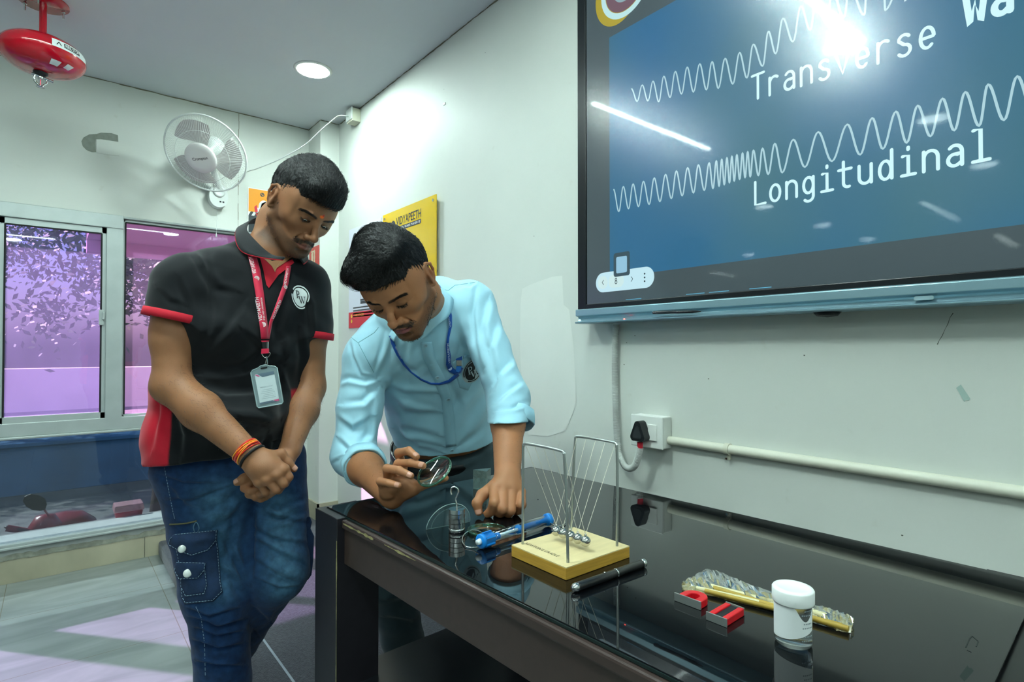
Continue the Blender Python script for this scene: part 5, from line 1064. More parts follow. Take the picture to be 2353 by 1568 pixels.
        f = np.concatenate(faces); f = f[(f >= 0).all(1)]; return v, f
def smin_np(a, b, k): h = np.clip(.5+.5*(b-a)/k, 0, 1); return b+(a-b)*h-k*h*(1-h)
def smooth_mesh(v, f, it=2, lam=.5):
    e = np.concatenate([f[:, [0,1]], f[:, [1,2]], f[:, [2,3]], f[:, [3,0]]]); e = np.concatenate([e, e[:, ::-1]])
    for _ in range(it):
        cnt = np.bincount(e[:,0], minlength=len(v)).astype(float); a = np.stack([np.bincount(e[:,0], v[e[:,1], i], len(v)) for i in range(3)], 1); v = v+(a/np.maximum(cnt,1)[:,None]-v)*lam
    return v
def vnormals(v, f):
    n = np.cross(v[f[:,2]]-v[f[:,0]], v[f[:,3]]-v[f[:,1]]); o = np.zeros_like(v)
    for k in range(4):
        for i in range(3): o[:, i] += np.bincount(f[:,k], n[:, i], len(v))
    return o/np.maximum(1e-12, np.linalg.norm(o, axis=1))[:, None]
def topx(v):
    q = v-V3(C0); z = q@V3(FW); return 1176.5+FPX*(q@V3(RT))/z, 784-FPX*(q@V3(UP))/z
def fold(v, n, folds):
    """cloth creases: each (points, width, depth[, kind]) runs along a line on the cloth; real displacement of the surface"""
    x, y = topx(v); c = V3(C0)-v; c /= np.linalg.norm(c, axis=1)[:, None]; fac = np.clip((n*c).sum(1)*2.0-.1, 0, 1); disp = np.zeros(len(v))
    for fd in folds:
        pts, w, dep = fd[:3]; kind = fd[3] if len(fd) > 3 else 's'
        best = np.full(len(v), 1e9); sg = np.zeros(len(v)); tt = np.zeros(len(v)); N = len(pts)-1
        for i in range(N):
            ax, ay = pts[i]; bx, by = pts[i+1]; dx, dy = bx-ax, by-ay; L2 = dx*dx+dy*dy; t = np.clip(((x-ax)*dx+(y-ay)*dy)/L2, 0, 1)
            ex, ey = x-ax-t*dx, y-ay-t*dy; d = np.hypot(ex, ey); m = d < best; best[m] = d[m]; cr = (dx*ey-dy*ex)/math.sqrt(L2); sg[m] = np.sign(cr[m]); tt[m] = (i+t[m])/N
        u = best/w; taper = np.sin(PI*np.clip(tt*.86+.07, 0, 1))**.7
        if kind == 's': pr = -sg*u*np.exp(-u*u)*2.0-.55*np.exp(-u*u*2.2)
        elif kind == 'g': pr = -np.exp(-u*u)
        else: pr = np.exp(-u*u)
        disp += pr*dep*taper
    return v+n*(disp*fac)[:, None]
def np_mesh(name, parts, m, parent, smooth=True):
    """parts: list of (verts, quads[, colours]) joined in one mesh object"""
    vs, fs, cs, o = [], [], [], 0
    for p in parts:
        vs.append(p[0]); fs.append(p[1]+o); o += len(p[0]); cs.append(p[2] if len(p) > 2 and p[2] is not None else np.ones((len(p[0]), 3))*.5)
    v = np.concatenate(vs).astype(np.float32); f = np.concatenate(fs).astype(np.int32); c = np.concatenate(cs)
    me = bpy.data.meshes.new(name); k = f.shape[1]; me.vertices.add(len(v)); me.vertices.foreach_set('co', v.ravel()); me.loops.add(f.size); me.loops.foreach_set('vertex_index', f.ravel())
    me.polygons.add(len(f)); me.polygons.foreach_set('loop_start', np.arange(0, f.size, k, dtype=np.int32)); me.polygons.foreach_set('loop_total', np.full(len(f), k, np.int32)); me.polygons.foreach_set('use_smooth', np.full(len(f), smooth))
    at = me.color_attributes.new('Col', 'FLOAT_COLOR', 'POINT'); at.data.foreach_set('color', np.concatenate([c, np.ones((len(c), 1))], 1).astype(np.float32).ravel())
    me.update(calc_edges=True); me.validate()
    me.materials.append(m); ob = bpy.data.objects.new(name, me); COL.objects.link(ob)
    if parent is not None: ob.parent = parent; ob.matrix_parent_inverse = parent.matrix_basis.inverted()
    return ob
def attr_mat(name, rough=.5, bump=0, bscale=400, nz=.08, nscale=30, sss=0, spec=.5, sheen=0, wave=None, bdist=.0006):
    m = bpy.data.materials.new(name); m.use_nodes = True; nt = m.node_tree; b = nt.nodes['Principled BSDF']; b.inputs['Roughness'].default_value = rough; b.inputs['Specular IOR Level'].default_value = spec
    a = nt.nodes.new('ShaderNodeAttribute'); a.attribute_name = 'Col'; n = nt.nodes.new('ShaderNodeTexNoise'); n.inputs['Scale'].default_value = nscale; n.inputs['Detail'].default_value = 5; tc = nt.nodes.new('ShaderNodeTexCoord'); nt.links.new(tc.outputs['Object'], n.inputs[0])
    mr = nt.nodes.new('ShaderNodeMapRange'); mr.inputs['From Min'].default_value = .3; mr.inputs['From Max'].default_value = .7; mr.inputs['To Min'].default_value = 1-nz; mr.inputs['To Max'].default_value = 1+nz; nt.links.new(n.outputs[0], mr.inputs[0])
    vm = nt.nodes.new('ShaderNodeVectorMath'); vm.operation = 'SCALE'; nt.links.new(a.outputs['Color'], vm.inputs[0]); nt.links.new(mr.outputs[0], vm.inputs['Scale']); nt.links.new(vm.outputs[0], b.inputs['Base Color'])
    if bump:
        n2 = nt.nodes.new('ShaderNodeTexNoise'); n2.inputs['Scale'].default_value = bscale; n2.inputs['Detail'].default_value = 2; nt.links.new(tc.outputs['Object'], n2.inputs[0]); bp = nt.nodes.new('ShaderNodeBump'); bp.inputs['Strength'].default_value = bump; bp.inputs['Distance'].default_value = bdist
        nt.links.new(n2.outputs[0], bp.inputs['Height']); nt.links.new(bp.outputs[0], b.inputs['Normal'])
    if sss: b.inputs['Subsurface Weight'].default_value = sss; b.inputs['Subsurface Radius'].default_value = (.012,.004,.002); b.inputs['Subsurface Scale'].default_value = .5
    if sheen: b.inputs['Sheen Weight'].default_value = sheen
    return m
M_SKIN = attr_mat('skin', .52, .35, 650, .07, 25, sss=.12, spec=.35)
M_CLOTH = attr_mat('cloth', .85, .35, 1400, .05, 40, sheen=.15, spec=.2)
M_DENIM = attr_mat('denim', .85, .7, 700, .30, 55, sheen=.1, spec=.2)
M_HAIR = mat('black_hair', '0b0b0d', .34, spec=.6); M_HAIRB = mat('hair_base', '09090b', .6)
M_EYE = mat('eye_white', 'd9d2c8', .15); M_IRIS = mat('iris_dark', '1a100b', .1); M_NAIL = mat('finger_nail', 'c4917b', .28, coat=.2)
sk = lambda h: np.array(srgb(h))
def strands(name, roots, dirs, nrms, length, r, m, parent, seed=1, curl=.25, segs=4, grav=None):
    """many fine hairs joined as one hair part"""
    rnd = np.random.RandomState(seed); N = len(roots); L = length*(.7+.6*rnd.rand(N)) if np.isscalar(length) else length*(.8+.4*rnd.rand(N)); d = dirs/np.linalg.norm(dirs, axis=1)[:, None]
    pts = [roots-nrms*.001]; cur = d.copy()
    for k in range(segs):
        pts.append(pts[-1]+cur*(L/segs)[:, None]); cur = cur-nrms*curl/segs*2+rnd.randn(N,3)*.06
        if grav is not None: cur = cur+V3(grav)/segs
        cur /= np.linalg.norm(cur, axis=1)[:, None]
    pts = np.stack(pts, 1); S = segs+1; a = np.cross(d, nrms); a /= np.maximum(1e-9, np.linalg.norm(a, axis=1))[:, None]; b = np.cross(a, d)
    w = r*np.array([1.0]+[1.0]*(segs-1)+[.15]); offs = [a, -.5*a+.87*b, -.5*a-.87*b]
    v = np.stack([pts+o[:, None, :]*w[None, :, None] for o in offs], 2).reshape(-1, 3)   # N,S,3,3
    base = np.arange(N)[:, None, None, None]*S*3; i = np.arange(segs)[None, :, None, None]*3; k = np.arange(3)[None, None, :, None]; k2 = (k+1) % 3
    f = np.concatenate([base+i+k, base+i+k2, base+i+3+k2, base+i+3+k], 3).reshape(-1, 4)
    return np_mesh(name, [(v, f)], m, parent)

# ------------------------------------------------------------------ a head, in its own frame: x = own right, y = forward, z = up
def head_mesh(M, neck_pts, neck_r, skin, P_):
    """M: 4x4 head frame. returns parts for the body mesh"""
    Mi = M.inverted(); s = SDF((-.105,-.135,-.20), (.105,.135,.13), .0016)
    s.ell((0,-.016,.036), (.0735,.090,.077), k=.02)
    s.ell((0,.026,.034), (.060,.058,.056), k=.03)
    s.ell((0,.036,-.020), (.054,.050,.062), k=.03)
    for x in (-1, 1):
        s.ell((x*.041,.050,-.020), (.021,.023,.018), k=.022)
        s.cap((x*.056,-.002,-.050), (x*P_.get('jaw',.020),.068,-.094), .017, .015, k=.026)
        s.ell((x*.058,.012,.012), (.014,.040,.040), k=.03)
    s.ell((0,.038,-.072), (.043,.044,.028), k=.028)
    s.ell((0,.073,-.097), (.020,.014,.014), k=.018)
    s.ell((0,.070,-.062), (.028,.023,.024), k=.018)
    s.chain([(-.046,.062,.012), (-.024,.0790,.0165), (0,.0800,.016), (.024,.0790,.0165), (.046,.062,.012)], [.008,.0092,.0075,.0092,.008], k=.014)
    for x in (-1, 1):
        s.ell((x*.0305,.0905,.0015), (.0175,.0125,.0105), k=.011, sub=True)
        s.ell((x*.0305,.0690,.0000), (.0152,.0135,.0128), k=.003)
        s.ell((x*.0305,.0850,P_['lash']-.0030), (.0118,.0070,P_['slit']), k=.001, sub=True)
    # nose
    s.chain([(0,.0775,.014), (0,.0875,-.002), (0,.0990,-.020), (0,.1065,-.031)], [.0062,.0062,.0076,.0088], k=.010)
    s.ell((0,.1075,-.0345), (.0098,.0098,.0085), k=.006)
    for x in (-1, 1):
        s.ell((x*.0125,.0955,-.0385), (.0078,.0100,.0078), k=.005)
        s.ell((x*.0060,.1030,-.0465), (.0032,.0052,.0035), k=.0025, sub=True)
        s.cap((x*.019,.085,-.040), (x*.030,.074,-.062), .0016, .0016, k=.006, sub=True)
    # mouth
    for x in (-1, 1):
        s.chain([(x*.0245,.0795,-.0655), (x*.012,.0895,-.0615), (0,.0925,-.0625)], [.0022,.0040,.0040], k=.004)
        s.chain([(x*.0235,.0795,-.0675), (x*.012,.0885,-.0715), (0,.0915,-.0725)], [.0022,.0046,.0052], k=.004)
        s.chain([(x*.0255,.0850,-.0662), (x*.012,.0960,-.0668), (0,.1000,-.0670)], [.0012,.0014,.0012], k=.0022, sub=True)
    s.ell((0,.0905,-.083), (.016,.008,.0055), k=.008, sub=True)
    # ears
    for x in (-1, 1):
        ex = x*.0735; R = np.array(Matrix.Rotation(x*math.radians(-24), 3, 'Z') @ Matrix.Rotation(math.radians(-8), 3, 'X')).T
        s.ell((x*.0765,-.012,-.002), (.0055,.0165,.0290), R, k=.006)
        rim = [(x*.0735,.004,.011), (x*.0785,-.002,.024), (x*.0835,-.013,.028), (x*.0860,-.024,.019), (x*.0850,-.026,.002), (x*.0800,-.020,-.017), (x*.0755,-.010,-.029), (x*.073,-.002,-.025)]
        s.chain(rim, [.0026,.0030,.0033,.0034,.0032,.0036,.0052,.0030], k=.003)
        s.ell((x*.0862,-.011,.001), (.0068,.0088,.0150), R, k=.003, sub=True)
        s.chain([(x*.0818,-.017,.013),(x*.0820,-.018,-.004),(x*.0785,-.010,-.015)], [.0024,.0026,.0026], k=.003)
        s.ell((x*.0765,-.001,-.006), (.0040,.0040,.0060), k=.003)
    # neck
    nl = [V3(Mi @ Vector(p)) for p in neck_pts]; 
    for i in range(len(nl)-1): s.cap(nl[i], nl[i+1], neck_r[i], neck_r[i+1], k=.020)
    v, f = s.mesh(); v = smooth_mesh(v, f, 1, .4)
    x, y, z = v.T; ax = np.abs(x)
    c = np.tile(skin, (len(v), 1)).astype(float)
    # warmer ears, nose, cheeks
    warm = np.clip(1-np.hypot((ax-.084)/.014, (z-.0)/.035), 0, 1)*.5+np.clip(1-np.sqrt((x/.02)**2+((y-.105)/.02)**2+((z+.036)/.016)**2), 0, 1)*.35
    c = c*(1-warm[:, None]*.25)+np.array(srgb('b5563f'))[None]*warm[:, None]*.25
    # lips
    t = np.clip(ax/.025, 0, 1); up = -.0575-.0075*t**1.5-.0012*np.exp(-(ax/.003)**2); lo = -.0772+.0095*t**1.6; lm = np.clip((up-z)/.0012, 0, 1)*np.clip((z-lo)/.0012, 0, 1)*np.clip((.0262-ax)/.002, 0, 1)*(y > .07)
    c = c*(1-lm[:, None])+sk(P_['lip'])[None]*lm[:, None]
    # beard shadow (a colour of the skin there: close-cropped hair)
    zc = np.interp(y, [-.02,.000,.018,.030,.050,.066,.080], [.012,.012,.004,-.024,-.048,-.056,-.060])
    jl = np.clip((zc-z)/.010, 0, 1)*np.clip((y+.004+.10*np.clip(-.05-z, 0, .1))/.010, 0, 1)*np.clip((z+.125)/.02, 0, 1)*(.70+.30*np.clip((-.05-z)/.03, 0, 1))
    jl = jl*np.clip((ax-.010+np.clip(-.078-z, 0, .03)*3)/.010, 0, 1)
    sb = np.clip(1.6-np.abs(y-.014)/.010, 0, 1)*np.clip((z+.052)/.02, 0, 1)*np.clip((.03-z)/.01, 0, 1)*(ax > .045)
    mo = np.clip((z-up)/.0015, 0, 1)*np.clip((-.0475-.12*ax-z)/.004, 0, 1)*np.clip((.030-ax)/.006, 0, 1)*(y > .062)
    rs_ = np.random.RandomState(3).rand(len(v)); bm_ = np.clip(jl*P_['beard']+sb*P_.get('side', .6)*.0+mo*P_['moust'], 0, 1)*(1-lm)*(.82+.18*rs_)
    c = c*(1-bm_[:, None])+sk(P_['beardcol'])[None]*bm_[:, None]
    eb = np.clip(1-np.abs(z-(.0140+.0050*np.sin(np.clip((ax-.010)/.042, 0, 1)*2.7)))/.0042, 0, 1)*np.clip((ax-.008)/.006, 0, 1)*np.clip((.054-ax)/.010, 0, 1)*(y > .04); eb = np.clip(eb*2, 0, 1)*.85
    c = c*(1-eb[:, None])+sk('1a1210')[None]*eb[:, None]
    # lids slightly darker around the eyes
    ld = np.clip(1-np.sqrt(((ax-.0305)/.020)**2+((z-.001)/.013)**2), 0, 1)*(y > .05); c = c*(1-.30*ld[:, None])
    # lash line: closed or lowered lids
    el = np.exp(-((z-(P_['lash']-.0035*(1-((ax-.0305)/.013)**2)))/.0011)**2)*np.clip((.0145-np.abs(ax-.0305))/.002, 0, 1)*(y > .06); c = c*(1-.85*el[:, None])
    if P_.get('tilak'):
        tk = np.clip(1-np.hypot((x+.000)/.0075, (z-.0235)/.0045), 0, 1)*(y > .06); tk = np.clip(tk*3, 0, 1); c = c*(1-tk[:, None])+sk('ff6a08')[None]*tk[:, None]
        tk = np.clip(1-np.hypot((x+.003)/.003, (z-.028)/.004), 0, 1)*(y > .06); tk = np.clip(tk*2, 0, 1); c = c*(1-tk[:, None])+sk('d8240c')[None]*tk[:, None]
    R = np.array(M.to_3x3()); w = v@R.T+np.array(M.translation)
    return (w, f, c), (v, f)
def hair_mesh(M, P_, parent):
    s = SDF((-.115,-.150,-.095), (.115,.125,.165), .0022)
    tp = P_['top']
    s.ell((0,-.018,.038), (.0775,.0945,.0815), k=.01)
    s.ell((0,-.005+P_.get('fwd',0),.050+tp*.4), (.068,.088,.070+tp), k=.03)
    for x in (-1, 1): s.ell((x*.0560,.013,.014), (.0208,.037,.052), k=.008)
    for e in P_.get('extra', ()): s.ell(e[0], e[1], k=.025)
    g = (s.ax[0][:,None,None], s.ax[1][None,:,None], s.ax[2][None,None,:]); ax = np.abs(g[0])
    # hairline: height below which there is no hair, as a function of position round the head
    fr = P_['line']; th_y = g[1]
    line = np.interp(th_y, [-.15,-.050,-.040,-.034,-.012,-.006,.014,.021,.036,.052,.070,.10], [-.050,-.046,-.040,.008,.014,-.024,-.028,.002,.022,P_['line']-.020,P_['line']-.004,P_['line']])
    ln = np.broadcast_to(line, s.F.shape)-g[2]
    # smooth along y
    kk = 5; ln = np.apply_along_axis(lambda a: np.convolve(np.pad(a, kk, mode='edge'), np.ones(2*kk+1)/(2*kk+1), 'valid'), 1, ln) if False else ln
    s.F = np.maximum(s.F, (ln*.8).astype(np.float32))
    v, f = s.mesh(); v = smooth_mesh(v, f, 6, .5); n = vnormals(v, f)
    rnd = np.random.RandomState(5); v = v+n*(.0007*np.sin(v[:,0:1]*900+np.sin(v[:,1:2]*300)*3)+.0006*rnd.randn(len(v),1)); 
    R = np.array(M.to_3x3()); T0 = np.array(M.translation); w = v@R.T+T0
    ho = np_mesh('hair', [(w, f)], M_HAIRB, parent)
    sel = rnd.choice(len(v), P_['n'], replace=True); rt = v[sel]+rnd.randn(P_['n'],3)*.0008; nn = n[sel]
    keep = rt[:,2] > -.085; rt, nn = rt[keep], nn[keep]
    cd = P_['comb'](rt); dd = cd-nn*((cd*nn).sum(1))[:, None]; dd /= np.maximum(1e-6, np.linalg.norm(dd, axis=1))[:, None]; dd = dd+nn*P_['lift']+rnd.randn(len(dd),3)*P_.get('mess',.12)
    up = np.clip((rt[:,2]-.0)/.09, 0, 1); ln_ = P_['short']+(P_['long']-P_['short'])*up
    strands('hair_strands', rt@R.T+T0, dd@R.T, nn@R.T, ln_, .00042, M_HAIR, ho, 6, P_.get('curl', .5), 4)
    return ho
def face_hair(M, hv, P_, parent):
    """eyebrows, moustache and beard as short hairs on the face surface"""
    v, f = hv; n = vnormals(v, f); R = np.array(M.to_3x3()); T0 = np.array(M.translation); x, y, z = v.T; ax = np.abs(x); rnd = np.random.RandomState(9)
    def grow(name, mask, cnt, ln, dirf, seed):
        ids = np.nonzero(mask)[0]
        if not len(ids): return
        sel = rnd.choice(ids, cnt); rt = v[sel]+rnd.randn(cnt,3)*.0007; nn = n[sel]; d = dirf(rt, nn); strands(name, rt@R.T+T0, d@R.T, nn@R.T, ln, .00026, M_HAIR, parent, seed, .3, 3)
    for sgn, nm in ((-1,'eyebrow'),(1,'eyebrow')):
        mk = (np.abs(z-(.0140+.0050*np.sin(np.clip((ax-.010)/.042, 0, 1)*2.7))) < .0028) & (ax > .010) & (ax < .052) & (y > .04) & (x*sgn > 0)
        grow(nm, mk, 300, .0060, lambda r, nn: np.stack([np.sign(r[:,0])*1.0, 0*r[:,0], .35-(np.abs(r[:,0])-.02)*14], 1)+nn*.25, 11)
    mk = (z > -.0600-.004*ax/.025) & (z < -.049-.12*ax) & (ax < .031) & (y > .062); grow('moustache', mk, P_['n_m'], .0060, lambda r, nn: np.stack([np.sign(r[:,0])*(.5+np.abs(r[:,0])*20), 0*r[:,0], -1.0+0*r[:,0]], 1)+nn*.35, 12)
    mk = ((z < -.088) & (ax < .028) & (y > .045) & (z > -.118)) | ((ax > .038) & (z < -.058+.3*(.04-y)) & (z > -.105) & (y > -.01) & (y < .055)); grow('beard', mk, P_['n_b'], .0045, lambda r, nn: np.stack([0*r[:,0], .2+0*r[:,0], -1+0*r[:,0]], 1)+nn*.5, 13)
    for sgn in (-1, 1):
        mk = (np.abs(z-(P_['lash']-.0035*(1-((ax-.0305)/.013)**2))) < .0012) & (np.abs(ax-.0305) < .014) & (y > .06) & (x*sgn > 0); grow('eyelashes', mk, 70, .0075, lambda r, nn: nn*.8+np.stack([np.sign(r[:,0])*.35, .3+0*r[:,0], -.55+0*r[:,0]], 1), 14)
def headframe(c, f, uph):
    f = Vector(f).normalized(); u = Vector(uph); r = f.cross(u).normalized(); u = r.cross(f).normalized(); c = Vector(c)
    return Matrix(((r.x, f.x, u.x, c.x), (r.y, f.y, u.y, c.y), (r.z, f.z, u.z, c.z), (0,0,0,1)))
def nail(parts, tip, prev, nrm, w=.0085, l=.0115):
    """nail plate on the back of a finger tip; w = radius of the finger there"""
    tip = Vector(tip); ax = (tip-Vector(prev)).normalized(); n = Vector(nrm); n = (n-ax*n.dot(ax)).normalized(); sd = ax.cross(n); vs = []; NU, NV = 7, 8
    for i in range(NU+1):
        for j in range(NV+1):
            u = i/NU; a = (j/NV-.5)*1.75*(1-.5*max(0, u-.75)*2.2-.5*max(0, .2-u)*2); k = l*(u-.62); bend = max(0, k)**2/(2*w); R_ = w*1.045
            vs.append(tip+ax*k+n*(R_*math.cos(a)-bend)+sd*(R_*math.sin(a)))
    parts.append((np.array([tuple(p) for p in vs]), np.array([(i*(NV+1)+j, (i+1)*(NV+1)+j, (i+1)*(NV+1)+j+1, i*(NV+1)+j+1) for i in range(NU) for j in range(NV)])))
def drape(mb, bvh, polys, M, dirv, off, mi=0, sub=0, depth=.05):
    """lay flat shapes onto a cloth surface: every corner is set down on the surface along dirv"""
    dv = Vector(dirv).normalized()
    for p in polys:
        pts = []
        q = [Vector((*a, 0)) for a in p]
        if sub:
            q2 = []
            for i in range(len(q)):
                a, b = q[i], q[(i+1) % len(q)]; n = max(1, int((b-a).length/sub))
                q2 += [a.lerp(b, k/n) for k in range(n)]
            q = q2
        for a in q:
            w = M @ a; h = bvh.ray_cast(w, dv, .09)
            if h[0] is None: h = bvh.find_nearest(w)
            pts.append(h[0]-dv*off)
        mb.add(pts, [tuple(range(len(pts)))], False, mi)
def grid_patch(mb, bvh, M, w, h, dirv, off, nu, nv, outline=None, th=0.0, mi=0, shape=None, smooth=True):
    """a sewn-on cloth piece w x h following the surface, raised by off, with turned-down edges"""
    dv = Vector(dirv).normalized(); idx = {}; vs = []
    for i in range(nu+1):
        for j in range(nv+1):
            x, y = (i/nu-.5)*w, (j/nv-.5)*h
            if shape: x, y = shape(x, y)
            W_ = M @ Vector((x, y, 0)); hh = bvh.ray_cast(W_-dv*.2, dv, .4)
            if hh[0] is None: hh = bvh.find_nearest(W_)
            e = i in (0, nu) or j in (0, nv); vs.append(hh[0]-dv*(-.002 if e else off))
    mb.add(vs, [(i*(nv+1)+j, (i+1)*(nv+1)+j, (i+1)*(nv+1)+j+1, i*(nv+1)+j+1) for i in range(nu) for j in range(nv)], smooth, mi)
def bvh_of(parts):
    v = np.concatenate([p[0] for p in parts]); fs = []; o = 0
    for p in parts: fs.append(p[1]+o); o += len(p[0])
    return BVHTree.FromPolygons([tuple(a) for a in v], [tuple(int(k) for k in a) for a in np.concatenate(fs)])
def on_surf(bvh, x, y, off=.002):
    d = ray(x, y).normalized(); h = bvh.ray_cast(C0, d, 10)
    return None if h[0] is None else h[0]-d*off
# ================================================================== STANDING MAN IN THE BLACK POLO SHIRT
def sub_cone(s, a, b, r0, r1): s.cap(a, b, r0, r1, k=.004, sub=True)
man1 = thing('person', 'standing man in a black polo shirt with red trim, hands crossed, looking down', 'person', (P(540,1300,1.50).x, P(540,1300,1.50).y, 0))
SK1 = sk('9a6a4a'); 
side1 = CV(-.77, 0, .64)
N1 = P(625,560,1.50); CH1 = P(580,700,1.50)
hc1 = P(692,476,1.50)
HF1 = headframe(hc1, CV(.64,-.62,.46), CV(.40,1,.10))
PR1 = dict(lip='8f5a4c', beardcol='32271f', beard=.72, side=.9, moust=.85, lash=-.0005, slit=.0034, tilak=True, jaw=.022, n_m=420, n_b=500)
neck1 = [HF1 @ Vector((0,-.030,-.035)), HF1 @ Vector((0,-.040,-.075)), P(618,585,1.515), P(600,640,1.53)]
hw1, hl1 = head_mesh(HF1, neck1, [.056,.055,.058,.072], SK1, PR1)
# arms
def arm_mesh(lo, hi, h, build, skin, hairy=None):
    s = SDF(lo, hi, h); build(s); v, f = s.mesh(); v = smooth_mesh(v, f, 1, .4); c = np.tile(skin, (len(v), 1)).astype(float); return (v, f, c)
def bounds(pts, m): a = np.array([tuple(p) for p in pts]); return a.min(0)-m, a.max(0)+m
shR, elR, wrR = P(402,655,1.365), P(396,885,1.335), P(574,1044,1.285)
shL, elL, wrL = P(712,655,1.57), P(712,890,1.555), P(668,1030,1.425)
fs_ = CV(0,0,1)
def armR(s):
    s.cap(shR, shR.lerp(elR,.55), .050, .047, k=.01); s.cap(shR.lerp(elR,.5), elR, .047, .041, k=.02); s.ell(elR+CV(-.012,-.004,.0), (.030,.032,.030), k=.02)
    s.cap(elR, elR.lerp(wrR,.38), .041, .044, k=.02); s.cap(elR.lerp(wrR,.38), wrR, .042, .0275, k=.02, side=CV(.45,-.3,1), asp=.86)
    # back of the hand
    MC = [P(654,1079,1.285), P(637,1092,1.272), P(615,1103,1.268), P(597,1109,1.272)]
    w0 = wrR
    for i, q in enumerate(MC): s.cap(w0.lerp(q,.12)+CV(.006*(1.5-i),.004*(1.5-i),0), q, .0150, .0118, k=.016)
    s.ell(w0.lerp((MC[1]+MC[2])/2,.55)+CV(0,0,-.008), (.030,.030,.020), k=.02)
    for q in MC: s.ell(q+CV(-.001,.001,.003), (.0105,.0105,.0095), k=.006)
    for q, p_, d_, t_, r in ((MC[0],P(664,1097,1.285),P(655,1112,1.318),P(640,1112,1.338),.0092),(MC[1],P(651,1112,1.275),P(640,1127,1.312),P(624,1122,1.336),.0096),(MC[2],P(634,1126,1.272),P(618,1137,1.308),P(602,1129,1.332),.0092),(MC[3],P(611,1132,1.278),P(598,1137,1.310),P(588,1128,1.33),.0083)):
        s.chain([q, p_, d_, t_], [r*1.10, r*1.04, r*.96, r*.84], k=.0022)
    # thumb on the far side
    s.chain([w0.lerp(MC[0],.35)+CV(.010,.006,-.006), P(646,1044,1.315), P(662,1064,1.318), P(676,1078,1.322)], [.0135,.0115,.0098,.0078], k=.012)
def armL(s):
    s.cap(shL, shL.lerp(elL,.5), .047, .044, k=.01); s.cap(shL.lerp(elL,.5), elL, .044, .039, k=.02); s.cap(elL, elL.lerp(wrL,.4), .039, .041, k=.02); s.cap(elL.lerp(wrL,.4), wrL, .040, .027, k=.02, side=CV(-.5,-.3,1), asp=.88)
    MC = [P(606,1084,1.345), P(618,1098,1.35), P(632,1106,1.36), P(645,1108,1.37)]
    for i, q in enumerate(MC): s.cap(wrL, q, .0155, .012, k=.016)
    s.ell(wrL.lerp(MC[1],.5), (.026,.028,.018), k=.02)
    s.ell(P(672,1038,1.412), (.012,.014,.012), k=.012)
    for q, p_, d_, t_, r in ((MC[0],P(562,1122,1.325),P(574,1130,1.312),P(590,1128,1.318),.0092),(MC[1],P(573,1136,1.33),P(586,1141,1.318),P(600,1138,1.322),.0093),(MC[2],P(588,1143,1.335),P(600,1147,1.325),P(612,1143,1.33),.0088)):
        s.chain([q, p_, d_, t_], [r*1.12, r*1.05, r*.95, r*.85], k=.0022)
    s.chain([wrL.lerp(MC[0],.4), P(582,1090,1.335), P(560,1100,1.322), P(545,1109,1.318)], [.014,.0125,.0102,.0085], k=.010)
lo, hi = bounds([shR.lerp(elR,.25), elR, wrR, P(670,1090,1.25), P(580,1145,1.33)], .062); aR = arm_mesh(lo, hi, .0019, armR, SK1)
lo, hi = bounds([shL.lerp(elL,.25), elL, wrL, P(545,1110,1.31), P(580,1150,1.33)], .058); aL = arm_mesh(lo, hi, .0019, armL, SK1)
tr = SDF(*bounds([CH1, N1, P(520,1000,1.5), shR.lerp(elR,.4), shL.lerp(elL,.4)], .17), .006); tr.loft([(P(520,1020,1.52),.145,.09),(P(560,860,1.51),.150,.095),(P(585,700,1.51),.165,.10),(P(605,620,1.52),.09,.07)], side1, k=.02); tr.cap(P(600,650,1.53), P(618,590,1.515), .06, .055, k=.02); [(tr.cap(P(590,690,1.52), a, .05, .046, k=.02), tr.cap(a, a.lerp(b,.38), .046, .040, k=.02)) for a, b in ((shR, elR), (shL, elL))]
vt, ft = tr.mesh(); nl_ = []; nail(nl_, P(545,1109,1.318), P(560,1100,1.322), CV(-.2,.75,.75), .0088, .013); nail(nl_, P(676,1078,1.322), P(662,1064,1.318), CV(.6,.5,.6), .0080, .011)
body1 = np_mesh('body', [hw1, aR, aL, (vt, ft, np.tile(SK1, (len(vt), 1)))], M_SKIN, man1)
for q_ in nl_: np_mesh('finger_nail', [q_], M_NAIL, body1)
m = MB()
for x in (-1, 1): m.lathe([(.0122*math.sin(t), .0122*math.cos(t)) for t in np.linspace(0.001, PI, 18)], 24, HF1 @ Matrix.Translation((x*.0305,.0685,.0002)))
for x in (-1, 1):
    pass
def eyes(M, parent, gaze, open_=True):
    for x in (-1, 1):
        c = Vector((x*.0305,.0690,.0000)); g = Vector(gaze).normalized(); q = Matrix.Translation(c) @ g.to_track_quat('Z','Y').to_matrix().to_4x4()
        m = MB(); m.lathe([(.0122*math.sin(t), .0122*math.cos(t)) for t in np.linspace(0.46, PI-.001, 18)], 24, M @ q, mi=0); m.lathe([(.0122*math.sin(t), .0122*math.cos(t)) for t in np.linspace(0.0001, .47, 6)], 24, M @ q, mi=1); m.build('eye', [M_EYE, M_IRIS], parent)
eyes(HF1, body1, (0,.8,-.6))
def comb1(r):
    x, y, z = r.T; top = np.clip((z-.06)/.04, 0, 1); return np.stack([.9*top*(.3+0*x)+x*1.0*(1-top), .9*top+.1*(1-top), -1.0*(1-top)+.1*top], 1)
HP1 = dict(top=.019, fwd=.004, line=.058, n=7500, comb=comb1, lift=.13, short=.007, long=.030, mess=.12, curl=.8, extra=(((.008,.064,.088),(.046,.026,.020)),((-.01,.03,.104),(.045,.050,.020)),((.0,.074,.070),(.044,.020,.024))))
hair_mesh(HF1, HP1, man1); face_hair(HF1, hl1, PR1, body1)
